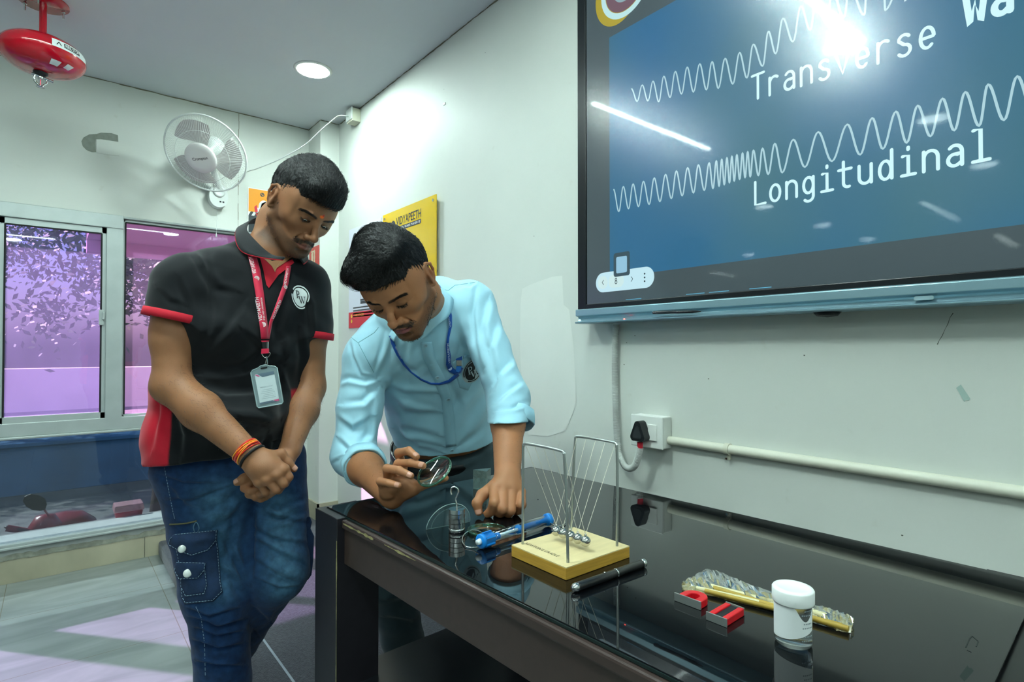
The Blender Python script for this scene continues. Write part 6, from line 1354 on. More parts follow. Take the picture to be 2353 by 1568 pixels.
# forearm hairs
def limb_hair(parts, a, b, cnt, parent, seed, ln=.011):
    v = parts[0]; f = parts[1]; n = vnormals(v, f); a, b = V3(a), V3(b); t = ((v-a)@(b-a))/((b-a)@(b-a)); ids = np.nonzero((t > 0) & (t < .93))[0]; rnd = np.random.RandomState(seed); sel = rnd.choice(ids, cnt)
    d = np.tile((b-a)/np.linalg.norm(b-a), (cnt, 1))*.8+rnd.randn(cnt, 3)*.35; strands('arm_hair', v[sel], d+n[sel]*.25, n[sel], ln, .00013, M_HAIR, parent, seed, .3, 3)
limb_hair(aR, elR, wrR, 1500, body1, 21); limb_hair(aL, elL, wrL, 1000, body1, 22)

def ringpts(c, ax, r, asp, n, tilt=0, sidev=None):
    ax = Vector(ax).normalized(); sd = Vector(sidev); sd = (sd-ax*sd.dot(ax)).normalized(); o = ax.cross(sd); return [Vector(c)+sd*r*math.cos(a)+o*r*asp*math.sin(a)+ax*tilt*math.cos(a) for a in np.linspace(0, 2*PI, n, endpoint=False)]
# ---- polo shirt
BLK1, RED1 = sk('101317'), sk('c0142c')
def shirt1():
    s = SDF(*bounds([P(350,650,1.3), P(760,640,1.62), P(320,1060,1.4), P(700,1060,1.5), P(600,560,1.4), P(600,600,1.68), P(520,1060,1.30), P(520,1060,1.66)], .05), .0036)
    hemc = (P(508,1042,1.49), CV(.10,-1,.03))
    s.loft([(P(512,1085,1.50),.184,.130),(P(517,1000,1.50),.180,.128),(P(535,900,1.50),.180,.128),(P(560,790,1.505),.178,.122),(P(578,700,1.51),.182,.115),(P(590,645,1.515),.150,.092),(P(606,600,1.522),.085,.066)], side1, k=.02, clip=[hemc])
    s.cap(P(606,640,1.522), P(612,592,1.525), .066, .060, k=.03)
    # shoulders and yoke
    s.cap(P(600,622,1.53), shR+CV(.03,.012,-.02), .050, .058, k=.045); s.cap(P(610,622,1.53), shL+CV(-.03,.010,0), .050, .055, k=.045)
    c1 = shR.lerp(elR,.40); nR = (elR-shR).normalized(); nR = (nR+CV(-.26,-.05,.0)).normalized(); s.cap(shR+CV(.008,.0,-.005), shR.lerp(elR,.62), .0625, .0715, k=.035, clip=[(P(400,733,1.35), nR)])
    nL = (elL-shL).normalized(); nL = (nL+CV(-.16,.0,0)).normalized(); s.cap(shL+CV(-.006,0,0), shL.lerp(elL,.62), .058, .063, k=.035, clip=[(P(725,775,1.56), nL)])
    # armpits / chest
    s.ell(P(520,760,1.42), (.09,.09,.05), k=.05)
    s.ell(P(540,960,1.42), (.11,.12,.055), k=.06)
    v, f = s.mesh(); v = smooth_mesh(v, f, 3, .5); return v, f
v, f = shirt1(); n = vnormals(v, f)
F1 = [([(480,560),(484,640),(486,700),(480,760),(462,790)],9,.006,'g'),([(405,545),(430,560),(455,600),(478,650)],8,.004),([(560,700),(520,760),(480,800)],14,.006),([(640,790),(560,850),(470,860)],16,.008),([(650,840),(600,900),(520,905),(450,880)],15,.008),([(690,760),(700,820),(690,870)],10,.006),([(560,960),(620,980),(660,960)],16,.006),
      ([(450,900),(520,960),(600,970)],16,.006),([(640,850),(655,900),(650,960)],9,.006),([(690,660),(712,700),(716,760)],8,.005),([(410,640),(430,690),(440,730)],10,.004),([(360,660),(390,690),(420,700)],10,.003),([(470,620),(500,660),(540,670)],12,.004),([(500,1010),(560,1030),(620,1015)],14,.005),([(618,1000),(612,1030),(618,1055)],8,.006),([(370,900),(365,960),(350,1030)],10,.005),([(400,940),(420,1000),(415,1050)],12,.005),([(560,760),(600,800),(640,830)],12,.004),([(660,700),(640,760),(650,800)],12,.004)]
v = fold(v, n, F1); v = v+n*(.0012*np.sin(v[:,0:1]*70+2*np.sin(v[:,2:3]*30))*np.sin(v[:,2:3]*55+v[:,1:2]*40)); n = vnormals(v, f)
# colours: black body, red side panels, red sleeve hems
cx_ = np.tile(BLK1, (len(v), 1)).astype(float); sd = V3(side1); rel = v-V3(P(512,1000,1.50)); lat = rel@sd; z = v[:,2]
zt_ = P(400,870,1.4).z; pan = (z < zt_+.03) & (np.abs(lat) > .140-np.clip(z-.93,0,.3)*.06)
frontd = np.cross(sd, V3((0,0,1))); 
inarm = np.zeros(len(v), bool)
for a, b, r in ((shR, elR, .10), (shL, elL, .085)):
    a, b = V3(a), V3(b); t = np.clip(((v-a)@(b-a))/((b-a)@(b-a)), 0, 1); inarm |= (np.linalg.norm(v-a-t[:,None]*(b-a), axis=1) < r) & (z > zt_+.01)
edge = np.abs(lat)-(.140-np.clip(z-.93,0,.3)*.06); pw_ = np.clip(edge/.004+.5, 0, 1)*np.clip((np.where(lat > 0, zt_+.03, zt_-.03)-z)/.01, 0, 1)*(~inarm)
cx_ = cx_*(1-pw_[:, None])+np.array(RED1)[None]*pw_[:, None]
shirt = np_mesh('polo_shirt', [(v, f, cx_)], M_CLOTH, man1); bv1 = bvh_of([(v, f)])
M_RED1 = mat('shirt_red', 'c0142c', .8, bump=.3, bscale=900)
def hem(c, ax, r0, w, sidev, asp=1.0):
    ax = ax.normalized(); n_ = 56; rings = [ringpts(c-ax*w*(1-t), ax, r0*rr, asp, n_, 0, sidev) for t, rr in ((0,.97),(.02,1.0),(.5,1.012),(.98,1.012),(1.0,.99),(.9,.93),(.3,.90))]
    mb = MB(); mb.add([p for r in rings for p in r], [(i*n_+k, i*n_+(k+1)%n_, (i+1)*n_+(k+1)%n_, (i+1)*n_+k) for i in range(len(rings)-1) for k in range(n_)], True); return mb.build('sleeve_hem', M_RED1, shirt)
def axis_at(a, b, c0, nn_): d = (b-a).normalized(); return a+d*((c0-a).dot(nn_)/d.dot(nn_))
nA = ((elR-shR).normalized()+CV(-.26,-.05,0)).normalized(); nB = ((elL-shL).normalized()+CV(-.16,0,0)).normalized()
hem(axis_at(shR, elR, P(400,733,1.35), nA)+nA*.003+CV(.004,-.003,0), nA, .0715, .020, CV(1,0,0)); hem(axis_at(shL, elL, P(725,775,1.56), nB)+nB*.003, nB, .0630, .019, CV(1,0,0))
toward = -CV(0,0,1)
# logo badge on the chest
ls = on_surf(bv1, 688, 684); nl = None
h = bv1.ray_cast(C0, ray(688,684).normalized(), 10); nv = h[1] if h[1].dot(-ray(688,684)) > 0 else -h[1]
nv = (nv*.5+CV(.55,0,.8)*.5).normalized(); LM = frame(h[0]+nv*.05, nv.cross(Vector((0,0,1)))*-1, Vector((0,0,1))-nv*nv.z); LM = Matrix(LM)
xd = Vector((0,0,1)).cross(nv).normalized(); yd = nv.cross(xd).normalized(); LM = Matrix(((xd.x,yd.x,nv.x,h[0].x+nv.x*.05),(xd.y,yd.y,nv.y,h[0].y+nv.y*.05),(xd.z,yd.z,nv.z,h[0].z+nv.z*.05),(0,0,0,1)))
r_ = .0300; LM = LM @ Matrix.Diagonal((.76, 1.04, 1, 1))
M_LW = mat('print_shirt_white', 'e4eceb', .7); M_LK = mat('print_shirt_black', '121518', .7)
m = MB(); drape(m, bv1, [[(x*r_*.84, y*r_*.84) for x, y in p] for p in arcband(0.0,.33,0,360,24)+arcband(.33,.67,0,360,36)+arcband(.67,1.0,0,360,48)], LM, -nv, .0030); drape(m, bv1, [[(x*r_, y*r_) for x, y in p] for p in arcband(.93,1.04,-22,140,30)+arcband(.93,1.04,165,300,26)], LM, -nv, .0030)
lg = m.build('chest_badge', M_LW, shirt)
m = MB(); drape(m, bv1, [[(x*r_*.88, y*r_*.88) for x, y in p] for p in monogram()], LM, -nv, .0042); m.build('monogram', M_LK, lg)
# placket and open neck: red inner facing
m = MB()
def pxpoly(mb, bvh, pts, off, mi=0, n=4):
    q = []
    for i in range(len(pts)):
        a, b = pts[i], pts[(i+1) % len(pts)]
        for k in range(n): q.append((a[0]+(b[0]-a[0])*k/n, a[1]+(b[1]-a[1])*k/n))
    w = [on_surf(bvh, x, y, off) for x, y in q]; w = [p for p in w if p is not None]
    if len(w) > 2: mb.add(w, [tuple(range(len(w)))], False, mi)
M_RED1 = mat('shirt_red', 'c0142c', .8, bump=.3, bscale=900); M_BLKC = mat('shirt_black', '15181c', .85, bump=.3, bscale=900, sheen=.1)
pxpoly(m, bv1, [(596,588),(640,610),(672,596),(676,604),(640,632),(618,662),(612,655),(605,620)], .0030); pxpoly(m, bv1, [(611,628),(632,628),(617,660)], .0038); m.build('placket', M_RED1, shirt)
# skin seen in the open neck
m = MB(); pxpoly(m, bv1, [(590,575),(625,600),(668,592),(660,600),(636,616),(632,626),(625,612),(606,594)], .0044); m.build('neck_opening', mat('neck_skin', '9a6c48', .5), body1)
# collar
def strip(name, top, bot, mtl, parent, th=.003, edge=None):
    T = catmull(top, 8); B = catmull(bot, 8); n = len(T); mb = MB(); NV = 4; vs = []
    for i in range(n):
        for j in range(NV+1):
            t = j/NV; p = T[i].lerp(B[i], t); vs.append(p)
    mb.add(vs, [(i*(NV+1)+j, (i+1)*(NV+1)+j, (i+1)*(NV+1)+j+1, i*(NV+1)+j+1) for i in range(n-1) for j in range(NV)], True)
    o = mb.build(name, mtl, parent); s = o.modifiers.new('solid', 'SOLIDIFY'); s.thickness = th; s.offset = 0
    if edge:
        e = MB(); e.tube(B, .0016, 6); e.build('collar_edge', edge, o)
    return o
top = [P(655,592,1.420), P(625,586,1.425), P(594,560,1.43), P(568,528,1.465), P(580,505,1.53), P(620,498,1.585), P(655,520,1.60), P(676,560,1.57), P(682,585,1.50)]
bot = [P(650,598,1.418), P(600,592,1.412), P(556,578,1.415), P(541,545,1.44), P(552,520,1.525), P(600,515,1.61), P(665,545,1.63), P(706,590,1.58), P(698,607,1.50)]
strip('collar', top, bot, M_BLKC, shirt, .0035, M_RED1)
# ---- jeans
JB, JL, JD = sk('17335a'), sk('5684a2'), sk('10233f')
hipR, knR, anR = P(468,1125,1.50), P(500,1405,1.47), P(520,1760,1.52)
hipL, knL, anL = P(618,1120,1.585), P(634,1362,1.52), P(505,1610,1.80)
for q in (anR, anL): q.z = max(q.z, .085)
anR = Vector((anR.x, anR.y, .09)); anL = Vector((anL.x, anL.y, .09))
def jeans():
    s = SDF(*bounds([P(330,1050,1.4), P(730,1050,1.6), anR, anL, knR, knL, P(520,1050,1.3)], .10), .0042)
    s.lo[2] = .05
    s.loft([(P(516,1030,1.52),.162,.116),(P(526,1110,1.525),.172,.120),(P(535,1170,1.53),.150,.110)], side1, k=.02)
    s.chain([hipR, hipR.lerp(knR,.5), knR], [.104,.099,.082], k=.03); s.chain([knR, knR.lerp(anR,.3), anR], [.082,.070,.068], k=.03)
    s.chain([hipL, hipL.lerp(knL,.5), knL], [.098,.094,.080], k=.03); s.chain([knL, knL.lerp(anL,.35), anL], [.080,.066,.062], k=.03)
    v, f = s.mesh(); return smooth_mesh(v, f, 3, .5), f
v, f = jeans(); n = vnormals(v, f)
FJ = [([(560,1120),(530,1160),(480,1180)],16,.006),([(560,1150),(540,1210),(530,1280)],14,.005),([(585,1140),(578,1230),(575,1330)],9,.008,'g'),([(700,1150),(640,1175),(590,1165)],10,.005),([(700,1180),(650,1200),(600,1190)],9,.005),([(590,1240),(640,1270),(690,1290)],12,.006),([(590,1290),(640,1320),(690,1340)],12,.006),([(500,1300),(540,1330),(560,1380)],14,.005),([(440,1420),(500,1440),(560,1425)],10,.008),([(440,1470),(500,1490),(560,1480)],10,.008),([(450,1520),(500,1530),(560,1530)],9,.007),([(590,1400),(620,1430),(640,1400)],12,.008),([(580,1440),(600,1470),(625,1460)],9,.007),([(400,1130),(420,1160),(460,1170)],12,.004),([(560,1180),(480,1230),(420,1240)],14,.004)]
FJ += [([(365,1090),(420,1110),(500,1112)],9,.004),([(380,1150),(440,1150),(520,1120)],10,.004),([(590,1160),(640,1190),(700,1200)],9,.004),([(585,1215),(640,1240),(700,1248)],9,.005),([(590,1330),(640,1352),(690,1350)],9,.006),([(440,1400),(480,1418),(540,1400)],9,.006),([(450,1445),(500,1462),(560,1450)],8,.006),([(520,1240),(550,1300),(565,1350)],10,.005)]; v = fold(v, n, [(a[0], a[1]*.8, a[2]*1.35)+tuple(a[3:]) for a in FJ]); v = v+n*(.0016*np.sin(v[:,0:1]*60+3*np.sin(v[:,2:3]*22))*np.sin(v[:,2:3]*48)); n = vnormals(v, f)
px_, py_ = topx(v); rnd = np.random.RandomState(3)
# faded fronts of the thighs, lightened further to paint in the denim's highlights
fade = np.zeros(len(v))
for a, b, w in ((P(505,1180,1.38),P(520,1330,1.37),.055),(P(650,1190,1.46),P(660,1330,1.45),.050)):
    a, b = V3(a), V3(b); t = np.clip(((v-a)@(b-a))/((b-a)@(b-a)), -.1, 1.1); d = np.linalg.norm(v-a-t[:,None]*(b-a), axis=1); fade = np.maximum(fade, np.exp(-(d/w)**2))
whisk = .5+.5*np.sin(v[:,2]*150+5*np.sin(v[:,0]*23)+3*np.sin(v[:,1]*41)); fade = np.clip(fade*(.72+.22*whisk)*.9, 0, 1)
cj = JB[None]*(1-fade[:,None])+JL[None]*fade[:,None]
jeans_o = np_mesh('jeans', [(v, f, cj)], M_DENIM, man1); bvj = bvh_of([(v, f)])
M_JP = mat('denim_dark', '1b3356', .85, noise=.3, nscale=40, bump=.6, bscale=900); M_STC = mat('stitching', '86a3b8', .8); M_BTN = mat('white_snap', 'd8dfdc', .25, metal=.2); M_ZIP = mat('brass_zip', '6d6a50', .4, metal=.6)
def pocket(name, pts, raise_, parent, stitch=True, mtl=None, rows=8):
    """pts: outline corners on the cloth; a raised panel with its edges sewn down"""
    n = len(pts); cx_, cy_ = sum(p[0] for p in pts)/n, sum(p[1] for p in pts)/n; ring = []
    for i in range(n):
        a, b = pts[i], pts[(i+1)%n]; kk = max(2, int(math.hypot(a[0]-b[0], a[1]-b[1])/7))
        for k in range(kk): ring.append((a[0]+(b[0]-a[0])*k/kk, a[1]+(b[1]-a[1])*k/kk))
    mb = MB(); N = len(ring); vs = []; LV = [(1.0,-.001),(.995,raise_*.6),(.965,raise_),(.8,raise_*1.12),(.5,raise_*1.2),(.2,raise_*1.2)]
    fb = None
    for sc, off in LV:
        for x, y in ring:
            p = on_surf(bvj, cx_+(x-cx_)*sc, cy_+(y-cy_)*sc, off)
            if p is None: p = fb if fb is not None else P(x, y, 1.42)
            fb = p; vs.append(p)
    mb.add(vs, [(l*N+i, l*N+(i+1)%N, (l+1)*N+(i+1)%N, (l+1)*N+i) for l in range(len(LV)-1) for i in range(N)] + [tuple(range((len(LV)-1)*N, len(LV)*N))], True)
    o = mb.build(name, mtl or M_JP, parent)
    if stitch:
        for sc in (.95,):
            mb = MB()
            q = [on_surf(bvj, cx_+(x-cx_)*sc, cy_+(y-cy_)*sc, raise_+.0012) for x, y in ring]; q = [p for p in q if p is not None]
            for i in range(0, len(q)-1, 1): mb.tube([q[i], q[i].lerp(q[i+1], .62)], .0007, 4)
            mb.build('stitching', M_STC, o)
    return o
pk = pocket('cargo_pocket', [(398,1232),(496,1222),(502,1262),(508,1340),(512,1362),(490,1384),(424,1390),(416,1376),(410,1300),(402,1260)], .010, jeans_o)
pocket('inner_pocket', [(412,1302),(470,1296),(476,1345),(470,1366),(425,1372),(414,1350)], .014, pk)
fl1 = pocket('pocket_flap', [(400,1228),(500,1218),(499,1242),(480,1265),(440,1278),(412,1268),(384,1252),(388,1238)], .017, pk)
fl2 = pocket('pocket_flap', [(404,1292),(473,1294),(470,1312),(454,1330),(410,1332),(399,1312)], .021, pk)
for (x, y), pr_, r in (((418,1262),fl1,.0090),((431,1318),fl2,.0098)):
    p = on_surf(bvj, x, y, .029); d = (C0-p).normalized(); mb = MB(); mb.lathe([(0,.0022),(r*.6,.0020),(r*.92,.0012),(r,-.0005),(r*.8,-.006),(0,-.006)], 28, Matrix.Translation(p) @ d.to_track_quat('Z','Y').to_matrix().to_4x4()); mb.build('snap_button', M_BTN, pr_)
mb = MB(); zp = [on_surf(bvj, x, y, .004) for x, y in ((390,1206),(410,1205),(430,1203),(452,1198))]; mb.tube(zp, .0022, 6); mb.build('zip', M_ZIP, jeans_o)
mb = MB(); zq = [on_surf(bvj, 452, 1200, .006)+CV(0,0,.002), on_surf(bvj, 446, 1212, .008)+CV(0,0,.003), on_surf(bvj, 452, 1226, .008)+CV(0,0,.003), on_surf(bvj, 459, 1214, .008)+CV(0,0,.003)]; mb.tube(catmull(zq, 5, True), .0011, 6, closed=True); mb.build('zip_pull', mat('pull_blue', '5d7f96', .4, metal=.5), jeans_o)
# outer pocket on the far leg seen edge on
mb = MB(); A_ = P(706,1205,1.555); sx_ = CV(1,.0,-.35).normalized()
prof3 = [(700,1192),(712,1186),(717,1200),(714,1215),(722,1232),(720,1290),(716,1322),(706,1336),(697,1322),(695,1260),(697,1215)]
q1 = [P(x, y, 1.545) for x, y in prof3]; q2 = [P(x-8, y, 1.65) for x, y in prof3]; nn = len(q1); mb.add(q1+q2, [tuple(range(nn-1,-1,-1)), tuple(range(nn, 2*nn))]+[(k,(k+1)%nn,nn+(k+1)%nn,nn+k) for k in range(nn)]); mb.build('side_pocket', M_JP, jeans_o, bevel=.004)
# side seam
for sm_ in ([(378,1075),(388,1130),(398,1180),(402,1195)], [(450,1395),(462,1420),(470,1480),(472,1568)]):
    q = [on_surf(bvj, x, y, .001) for x, y in [(sm_[i][0]+(sm_[i+1][0]-sm_[i][0])*k/8, sm_[i][1]+(sm_[i+1][1]-sm_[i][1])*k/8) for i in range(len(sm_)-1) for k in range(8)]]
    mb = MB(); q = [p for p in q if p is not None]
    for i in range(len(q)-1): mb.tube([q[i], q[i].lerp(q[i+1], .6)], .0008, 4)
    mb.build('seam', M_STC, jeans_o)
# shoes
M_SHOE = mat('shoe_black', '17171a', .5)
def shoe(a, fwd, parent):
    fwd = Vector((fwd.x, fwd.y, 0)).normalized(); sd = Vector((-fwd.y, fwd.x, 0)); R = np.array(((sd.x,sd.y,0),(fwd.x,fwd.y,0),(0,0,1))); b = Vector((a.x, a.y, 0)); z0 = parent.get('_z', 0)
    s = SDF(*bounds([b-fwd*.12, b+fwd*.24, b+sd*.07, b-sd*.07, b+Vector((0,0,.12))], .04), .004)
    s.ell(b-fwd*.03+Vector((0,0,.05)), (.042,.065,.052), R, k=.02); s.ell(b+fwd*.09+Vector((0,0,.035)), (.047,.105,.036), R, k=.03); s.cap(b+Vector((0,0,.05)), b+Vector((0,0,.12)), .045, .048, k=.02)
    s.F = np.maximum(s.F, (.004-s.ax[2])[None,None,:].astype(np.float32)); v, f = s.mesh(); return smooth_mesh(v, f, 2, .5), f
fw1 = CV(.5,0,.8)
for a in (anR, anL): sv, sf = shoe(a, fw1, man1); np_mesh('shoe', [(sv, sf)], M_SHOE, man1)

# ---- bracelets, lanyard, card (worn things)
ax = (wrR-elR).normalized(); 
M_THR = mat('thread_red', 'd9220f', .4, sheen=.3); M_THY = mat('thread_yellow', 'f7a21c', .4, sheen=.3)
thr = thing('thread_bracelet', 'red and yellow thread bracelet wound round the wrist of the standing man', 'bracelet', wrR)
sdv = CV(.45,-.3,1).cross(ax)
for k in range(9):
    c = wrR-ax*(.0165-.0031*k*.55); mb = MB(); mb.tube(ringpts(c, ax, .0310+.0007*(k%2), .92, 40, .004*math.sin(k*1.7), sdv), .0016, 6, closed=True); mb.build('thread_winding', M_THY if k % 3 == 1 else M_THR, thr)
blk = thing('black_bracelet', 'black braided bracelet just below the red thread bracelet', 'bracelet', wrR+ax*.010)
mb = MB(); bp_ = ringpts(wrR+ax*.0085, ax, .0305, .92, 64, .002, sdv); mb.tube(bp_, [.0031+.0006*(i%2) for i in range(64)], 8, closed=True); mb.build('braid', mat('braid_black', '141416', .6), blk)
# lanyard
M_LAN = mat('lanyard_red', 'd51f45', .55, sheen=.2); M_LTX = mat('lanyard_print', 'f3dfe2', .6)
lan = thing('red_lanyard', 'red printed lanyard hanging round the neck of the standing man', 'lanyard', P(610,800,1.39))
def band_px(left, right, bvh, off, name, mtl, parent, lift=None, n=8):
    L = [(x, y) for x, y in left]; R = [(x, y) for x, y in right]; vs = []; N = 0
    for i in range(len(L)-1):
        for k in range(n):
            t = k/n; a = (L[i][0]+(L[i+1][0]-L[i][0])*t, L[i][1]+(L[i+1][1]-L[i][1])*t); b = (R[i][0]+(R[i+1][0]-R[i][0])*t, R[i][1]+(R[i+1][1]-R[i][1])*t); pa, pb = on_surf(bvh, *a, off), on_surf(bvh, *b, off)
            if pa is None or pb is None: continue
            vs += [pa, (pa+pb)/2-ray(*a).normalized()*.0006, pb]; N += 1
    mb = MB(); mb.add(vs, [(3*i+j, 3*i+3+j, 3*i+4+j, 3*i+1+j) for i in range(N-1) for j in (0, 1)], True); o = mb.build(name, mtl, parent); s = o.modifiers.new('s', 'SOLIDIFY'); s.thickness = .0012; s.offset = 0; return vs, o
vsL, so = band_px([(568,582),(578,620),(588,680),(596,740),(601,785)], [(588,585),(598,620),(607,680),(614,740),(618,785)], bv1, .006, 'strap', M_LAN, lan)
vsR, so2 = band_px([(658,612),(650,655),(634,700),(619,740),(612,785)], [(669,612),(662,655),(645,700),(626,740),(618,785)], bv1, .0045, 'strap', M_LAN, lan)
def text_px(s, bvh, a, b, size, off, name, mtl, parent, flip=False):
    """lettering running from pixel a to b across the cloth"""
    vv, ff = text_mesh(s, 1.0, .015); W = max(x for x, y in vv); dx, dy = b[0]-a[0], b[1]-a[1]; L = math.hypot(dx, dy); ux, uy = dx/L, dy/L; nx, ny = uy, -ux; vs = []
    for x, y in vv:
        p = on_surf(bvh, a[0]+ux*x/W*L+nx*y*size, a[1]+uy*x/W*L+ny*y*size, off); vs.append(p if p is not None else P(a[0], a[1], 1.4))
    mb = MB(); mb.add(vs, ff); return mb.build(name, mtl, parent)
text_px('VIDYAPEETH', bv1, (589,628), (580,590), 12, .0078, 'lettering', M_LTX, so); text_px('VIDYAPEETH', bv1, (603,737), (594,683), 12, .0078, 'lettering', M_LTX, so)
text_px('IIT-JEE | NEET | FOUNDATION', bv1, (609,736), (602,684), 5, .0078, 'lettering', M_LTX, so); text_px('VIDYAPEETH', bv1, (629,735), (647,692), 8, .0062, 'lettering', M_LTX, so2); text_px('VIDYAPEETH', bv1, (657,656), (664,618), 7, .0062, 'lettering', M_LTX, so2)
for x, y, r, o2_ in ((590,640,.0062,so),(605,746,.0062,so),(656,660,.0048,so2)):
    p = on_surf(bv1, x, y, .0078); d = (C0-p).normalized(); Mq = Matrix.Translation(p) @ d.to_track_quat('Z','Y').to_matrix().to_4x4(); mb = MB(); add_polys(mb, [disc(r, 24)], Mq); add_polys(mb, [[(a*r*.8, b*r*.8) for a, b in p_] for p_ in monogram()], Mq, z=.0004, mi=1); mb.build('badge_print', [M_LTX, M_LAN], o2_)
zc = lambda x, y, o=.012: on_surf(bv1, x, y, o)
def flatbox(pts, th, name, mtl, parent, bev=0.0):
    mb = MB(); n = len(pts); d = CV(0,0,1)*th; mb.add(list(pts)+[p+d for p in pts], [tuple(range(n-1,-1,-1)), tuple(range(n,2*n))]+[(k,(k+1)%n,n+(k+1)%n,n+k) for k in range(n)]); return mb.build(name, mtl, parent, bevel=bev)
Zc = min((on_surf(bv1, x, y, .010)-C0).dot(FW) for x, y in ((579,852),(637,842),(592,934),(646,925),(612,880))); pc = lambda x, y, dz=0: P(x, y, Zc-dz)
flatbox([pc(601,783),(pc(619,783)),pc(617,787),pc(603,787)], .003, 'strap_end', M_LAN, lan); flatbox([pc(603,786),pc(614,786),pc(616,802),pc(605,802)], .003, 'crimp', M_LK, lan); flatbox([pc(614,785),pc(617.5,785),pc(617,801),pc(614,801)], .0045, 'crimp_edge', M_CHR, lan); flatbox([pc(603,802),pc(618,801),pc(619,812),pc(602,813)], .005, 'strap_loop', M_LAN, lan)
mb = MB(); mb.tube(catmull([pc(602.5,812,.003),pc(604,818,.003),pc(610,822.5,.003),pc(617,820,.003),pc(621,813,.003),pc(617,810,.003)],6,True), .0010, 6, closed=True); mb.tube([pc(612,820,.004), pc(613,828,.004), pc(615,840,.004)], [.0016,.0022,.0010], 8); mb.tube([pc(611,828,.003), pc(609,838,.003)], .0008, 6); mb.build('snap_hook', M_CHR, lan)
# id card holder: leans with the hang of the shirt
c0 = pc(577,852); cx1 = pc(637,841)-c0; cyd = pc(593,938)-c0
CMt = frame(c0, cx1.normalized(), -(cyd.normalized())); cw = cx1.length; chh = cyd.length
card = thing('id_card', 'white identity card in a clear rigid holder on the red lanyard', 'card', c0)
M_HOLD = mat('holder_clear', '9fb6bc', .15, alpha=.62, spec=.6); M_CARD = mat('card_white', 'd6e6ea', .35, coat=.4)
out_ = [(0.004,-chh),(cw-.004,-chh),(cw,-chh+.004),(cw,-.005),(cw-.005,0),(cw*.72,.003),(cw*.62,.007),(cw*.42,.007),(cw*.30,.003),(.005,0),(0,-.005),(0,-chh+.004)]
mb = MB(); mb.prism(out_, -.0002, .0034, CMt); hd = mb.build('holder', M_HOLD, card, bevel=.001)
mb = MB(); mb.tube([CMt @ Vector((x, y, .0034)) for x, y in out_], .0014, 6, closed=True); mb.build('holder_rim', mat('holder_rim', 'a9c0c4', .2), hd)
mb = MB(); mb.prism(rrect(cw*.26,.0042,.002,4,cw*.52,.0005), .0033, .0038, CMt); mb.build('slot', M_LK, hd)
mb = MB(); mb.prism(rrect(cw*.74,chh*.80,.002,3,cw*.5,-chh*.52), .0036, .0041, CMt); cd_ = mb.build('card_face', M_CARD, card)
M_CG = mat('card_grey', '65798a', .4); M_CP = mat('card_pink', 'cf5f8c', .4); M_CT = mat('card_text', '9fb3ba', .5)
x0, x1, y0, y1 = cw*.13, cw*.87, -chh*.12, -chh*.92
mb = MB(); add_polys(mb, [[(x0+cw*.10,y0),(x1,y0),(x1,y0-chh*.085),(x0+cw*.28,y0-chh*.105),(x0+cw*.22,y0-chh*.07)]], CMt, z=.0044); mb.build('card_band', M_CG, cd_); mb = MB(); add_polys(mb, [[(x0,y1),(x1-cw*.08,y1),(x1-cw*.25,y1+chh*.055),(x0,y1+chh*.045)]], CMt, z=.0044); mb.build('card_band', M_CG, cd_)
mb = MB(); add_polys(mb, [[(x0,y0-.001),(x0+cw*.09,y0-.001),(x0+cw*.20,y0-chh*.075),(x0+cw*.12,y0-chh*.075)],[(x1-cw*.22,y1+chh*.055),(x1,y1+chh*.065),(x1,y1+.001),(x1-cw*.12,y1+.001)]], CMt, z=.0046); mb.build('card_flash', M_CP, cd_)
mb = MB(); add_text(mb, 'EMERGENCY CONTACT', CMt @ Matrix.Translation((cw*.5,-chh*.50,.0044)), .0036, .01, cw*.5, center=True)
for k in range(6): add_polys(mb, [rrect(cw*(.36+.18*((k*7)%3)/2),.0008,.0002,1,cw*.5,-chh*(.56+k*.045))], CMt, z=.0044)
mb.build('card_text', M_CT, cd_)
# ================================================================== LEANING MAN IN THE LIGHT BLUE SHIRT
man2 = thing('person', 'man in a light blue shirt leaning over the table, holding up a glass lens', 'person', (P(1020,1400,2.0).x, P(1020,1400,2.0).y, PZT))
SK2 = sk('aa7450')
shR, elR, wrR = P(842,826,1.60), P(812,1046,1.56), P(893,1136,1.327)
shL, elL, wrL = P(1088,702,1.63), P(1168,915,1.50), P(1166,1096,1.31)
side2 = (shR-shL).normalized()
HF2 = headframe(P(917,652,1.335), CV(-.14,-.70,.70), CV(-.22,1,.1))
PR2 = dict(lip='94585a', beardcol='271d18', beard=.70, side=1.0, moust=.95, lash=-.0045, slit=.0010, jaw=.017, n_m=520, n_b=900)
neck2 = [HF2 @ Vector((0,-.030,-.035)), HF2 @ Vector((0,-.042,-.075)), P(975,700,1.55), P(985,740,1.60)]
hw2, hl2 = head_mesh(HF2, neck2, [.055,.053,.056,.070], SK2, PR2)
H = lambda x, y, Z: P(x, y, Z*KT)
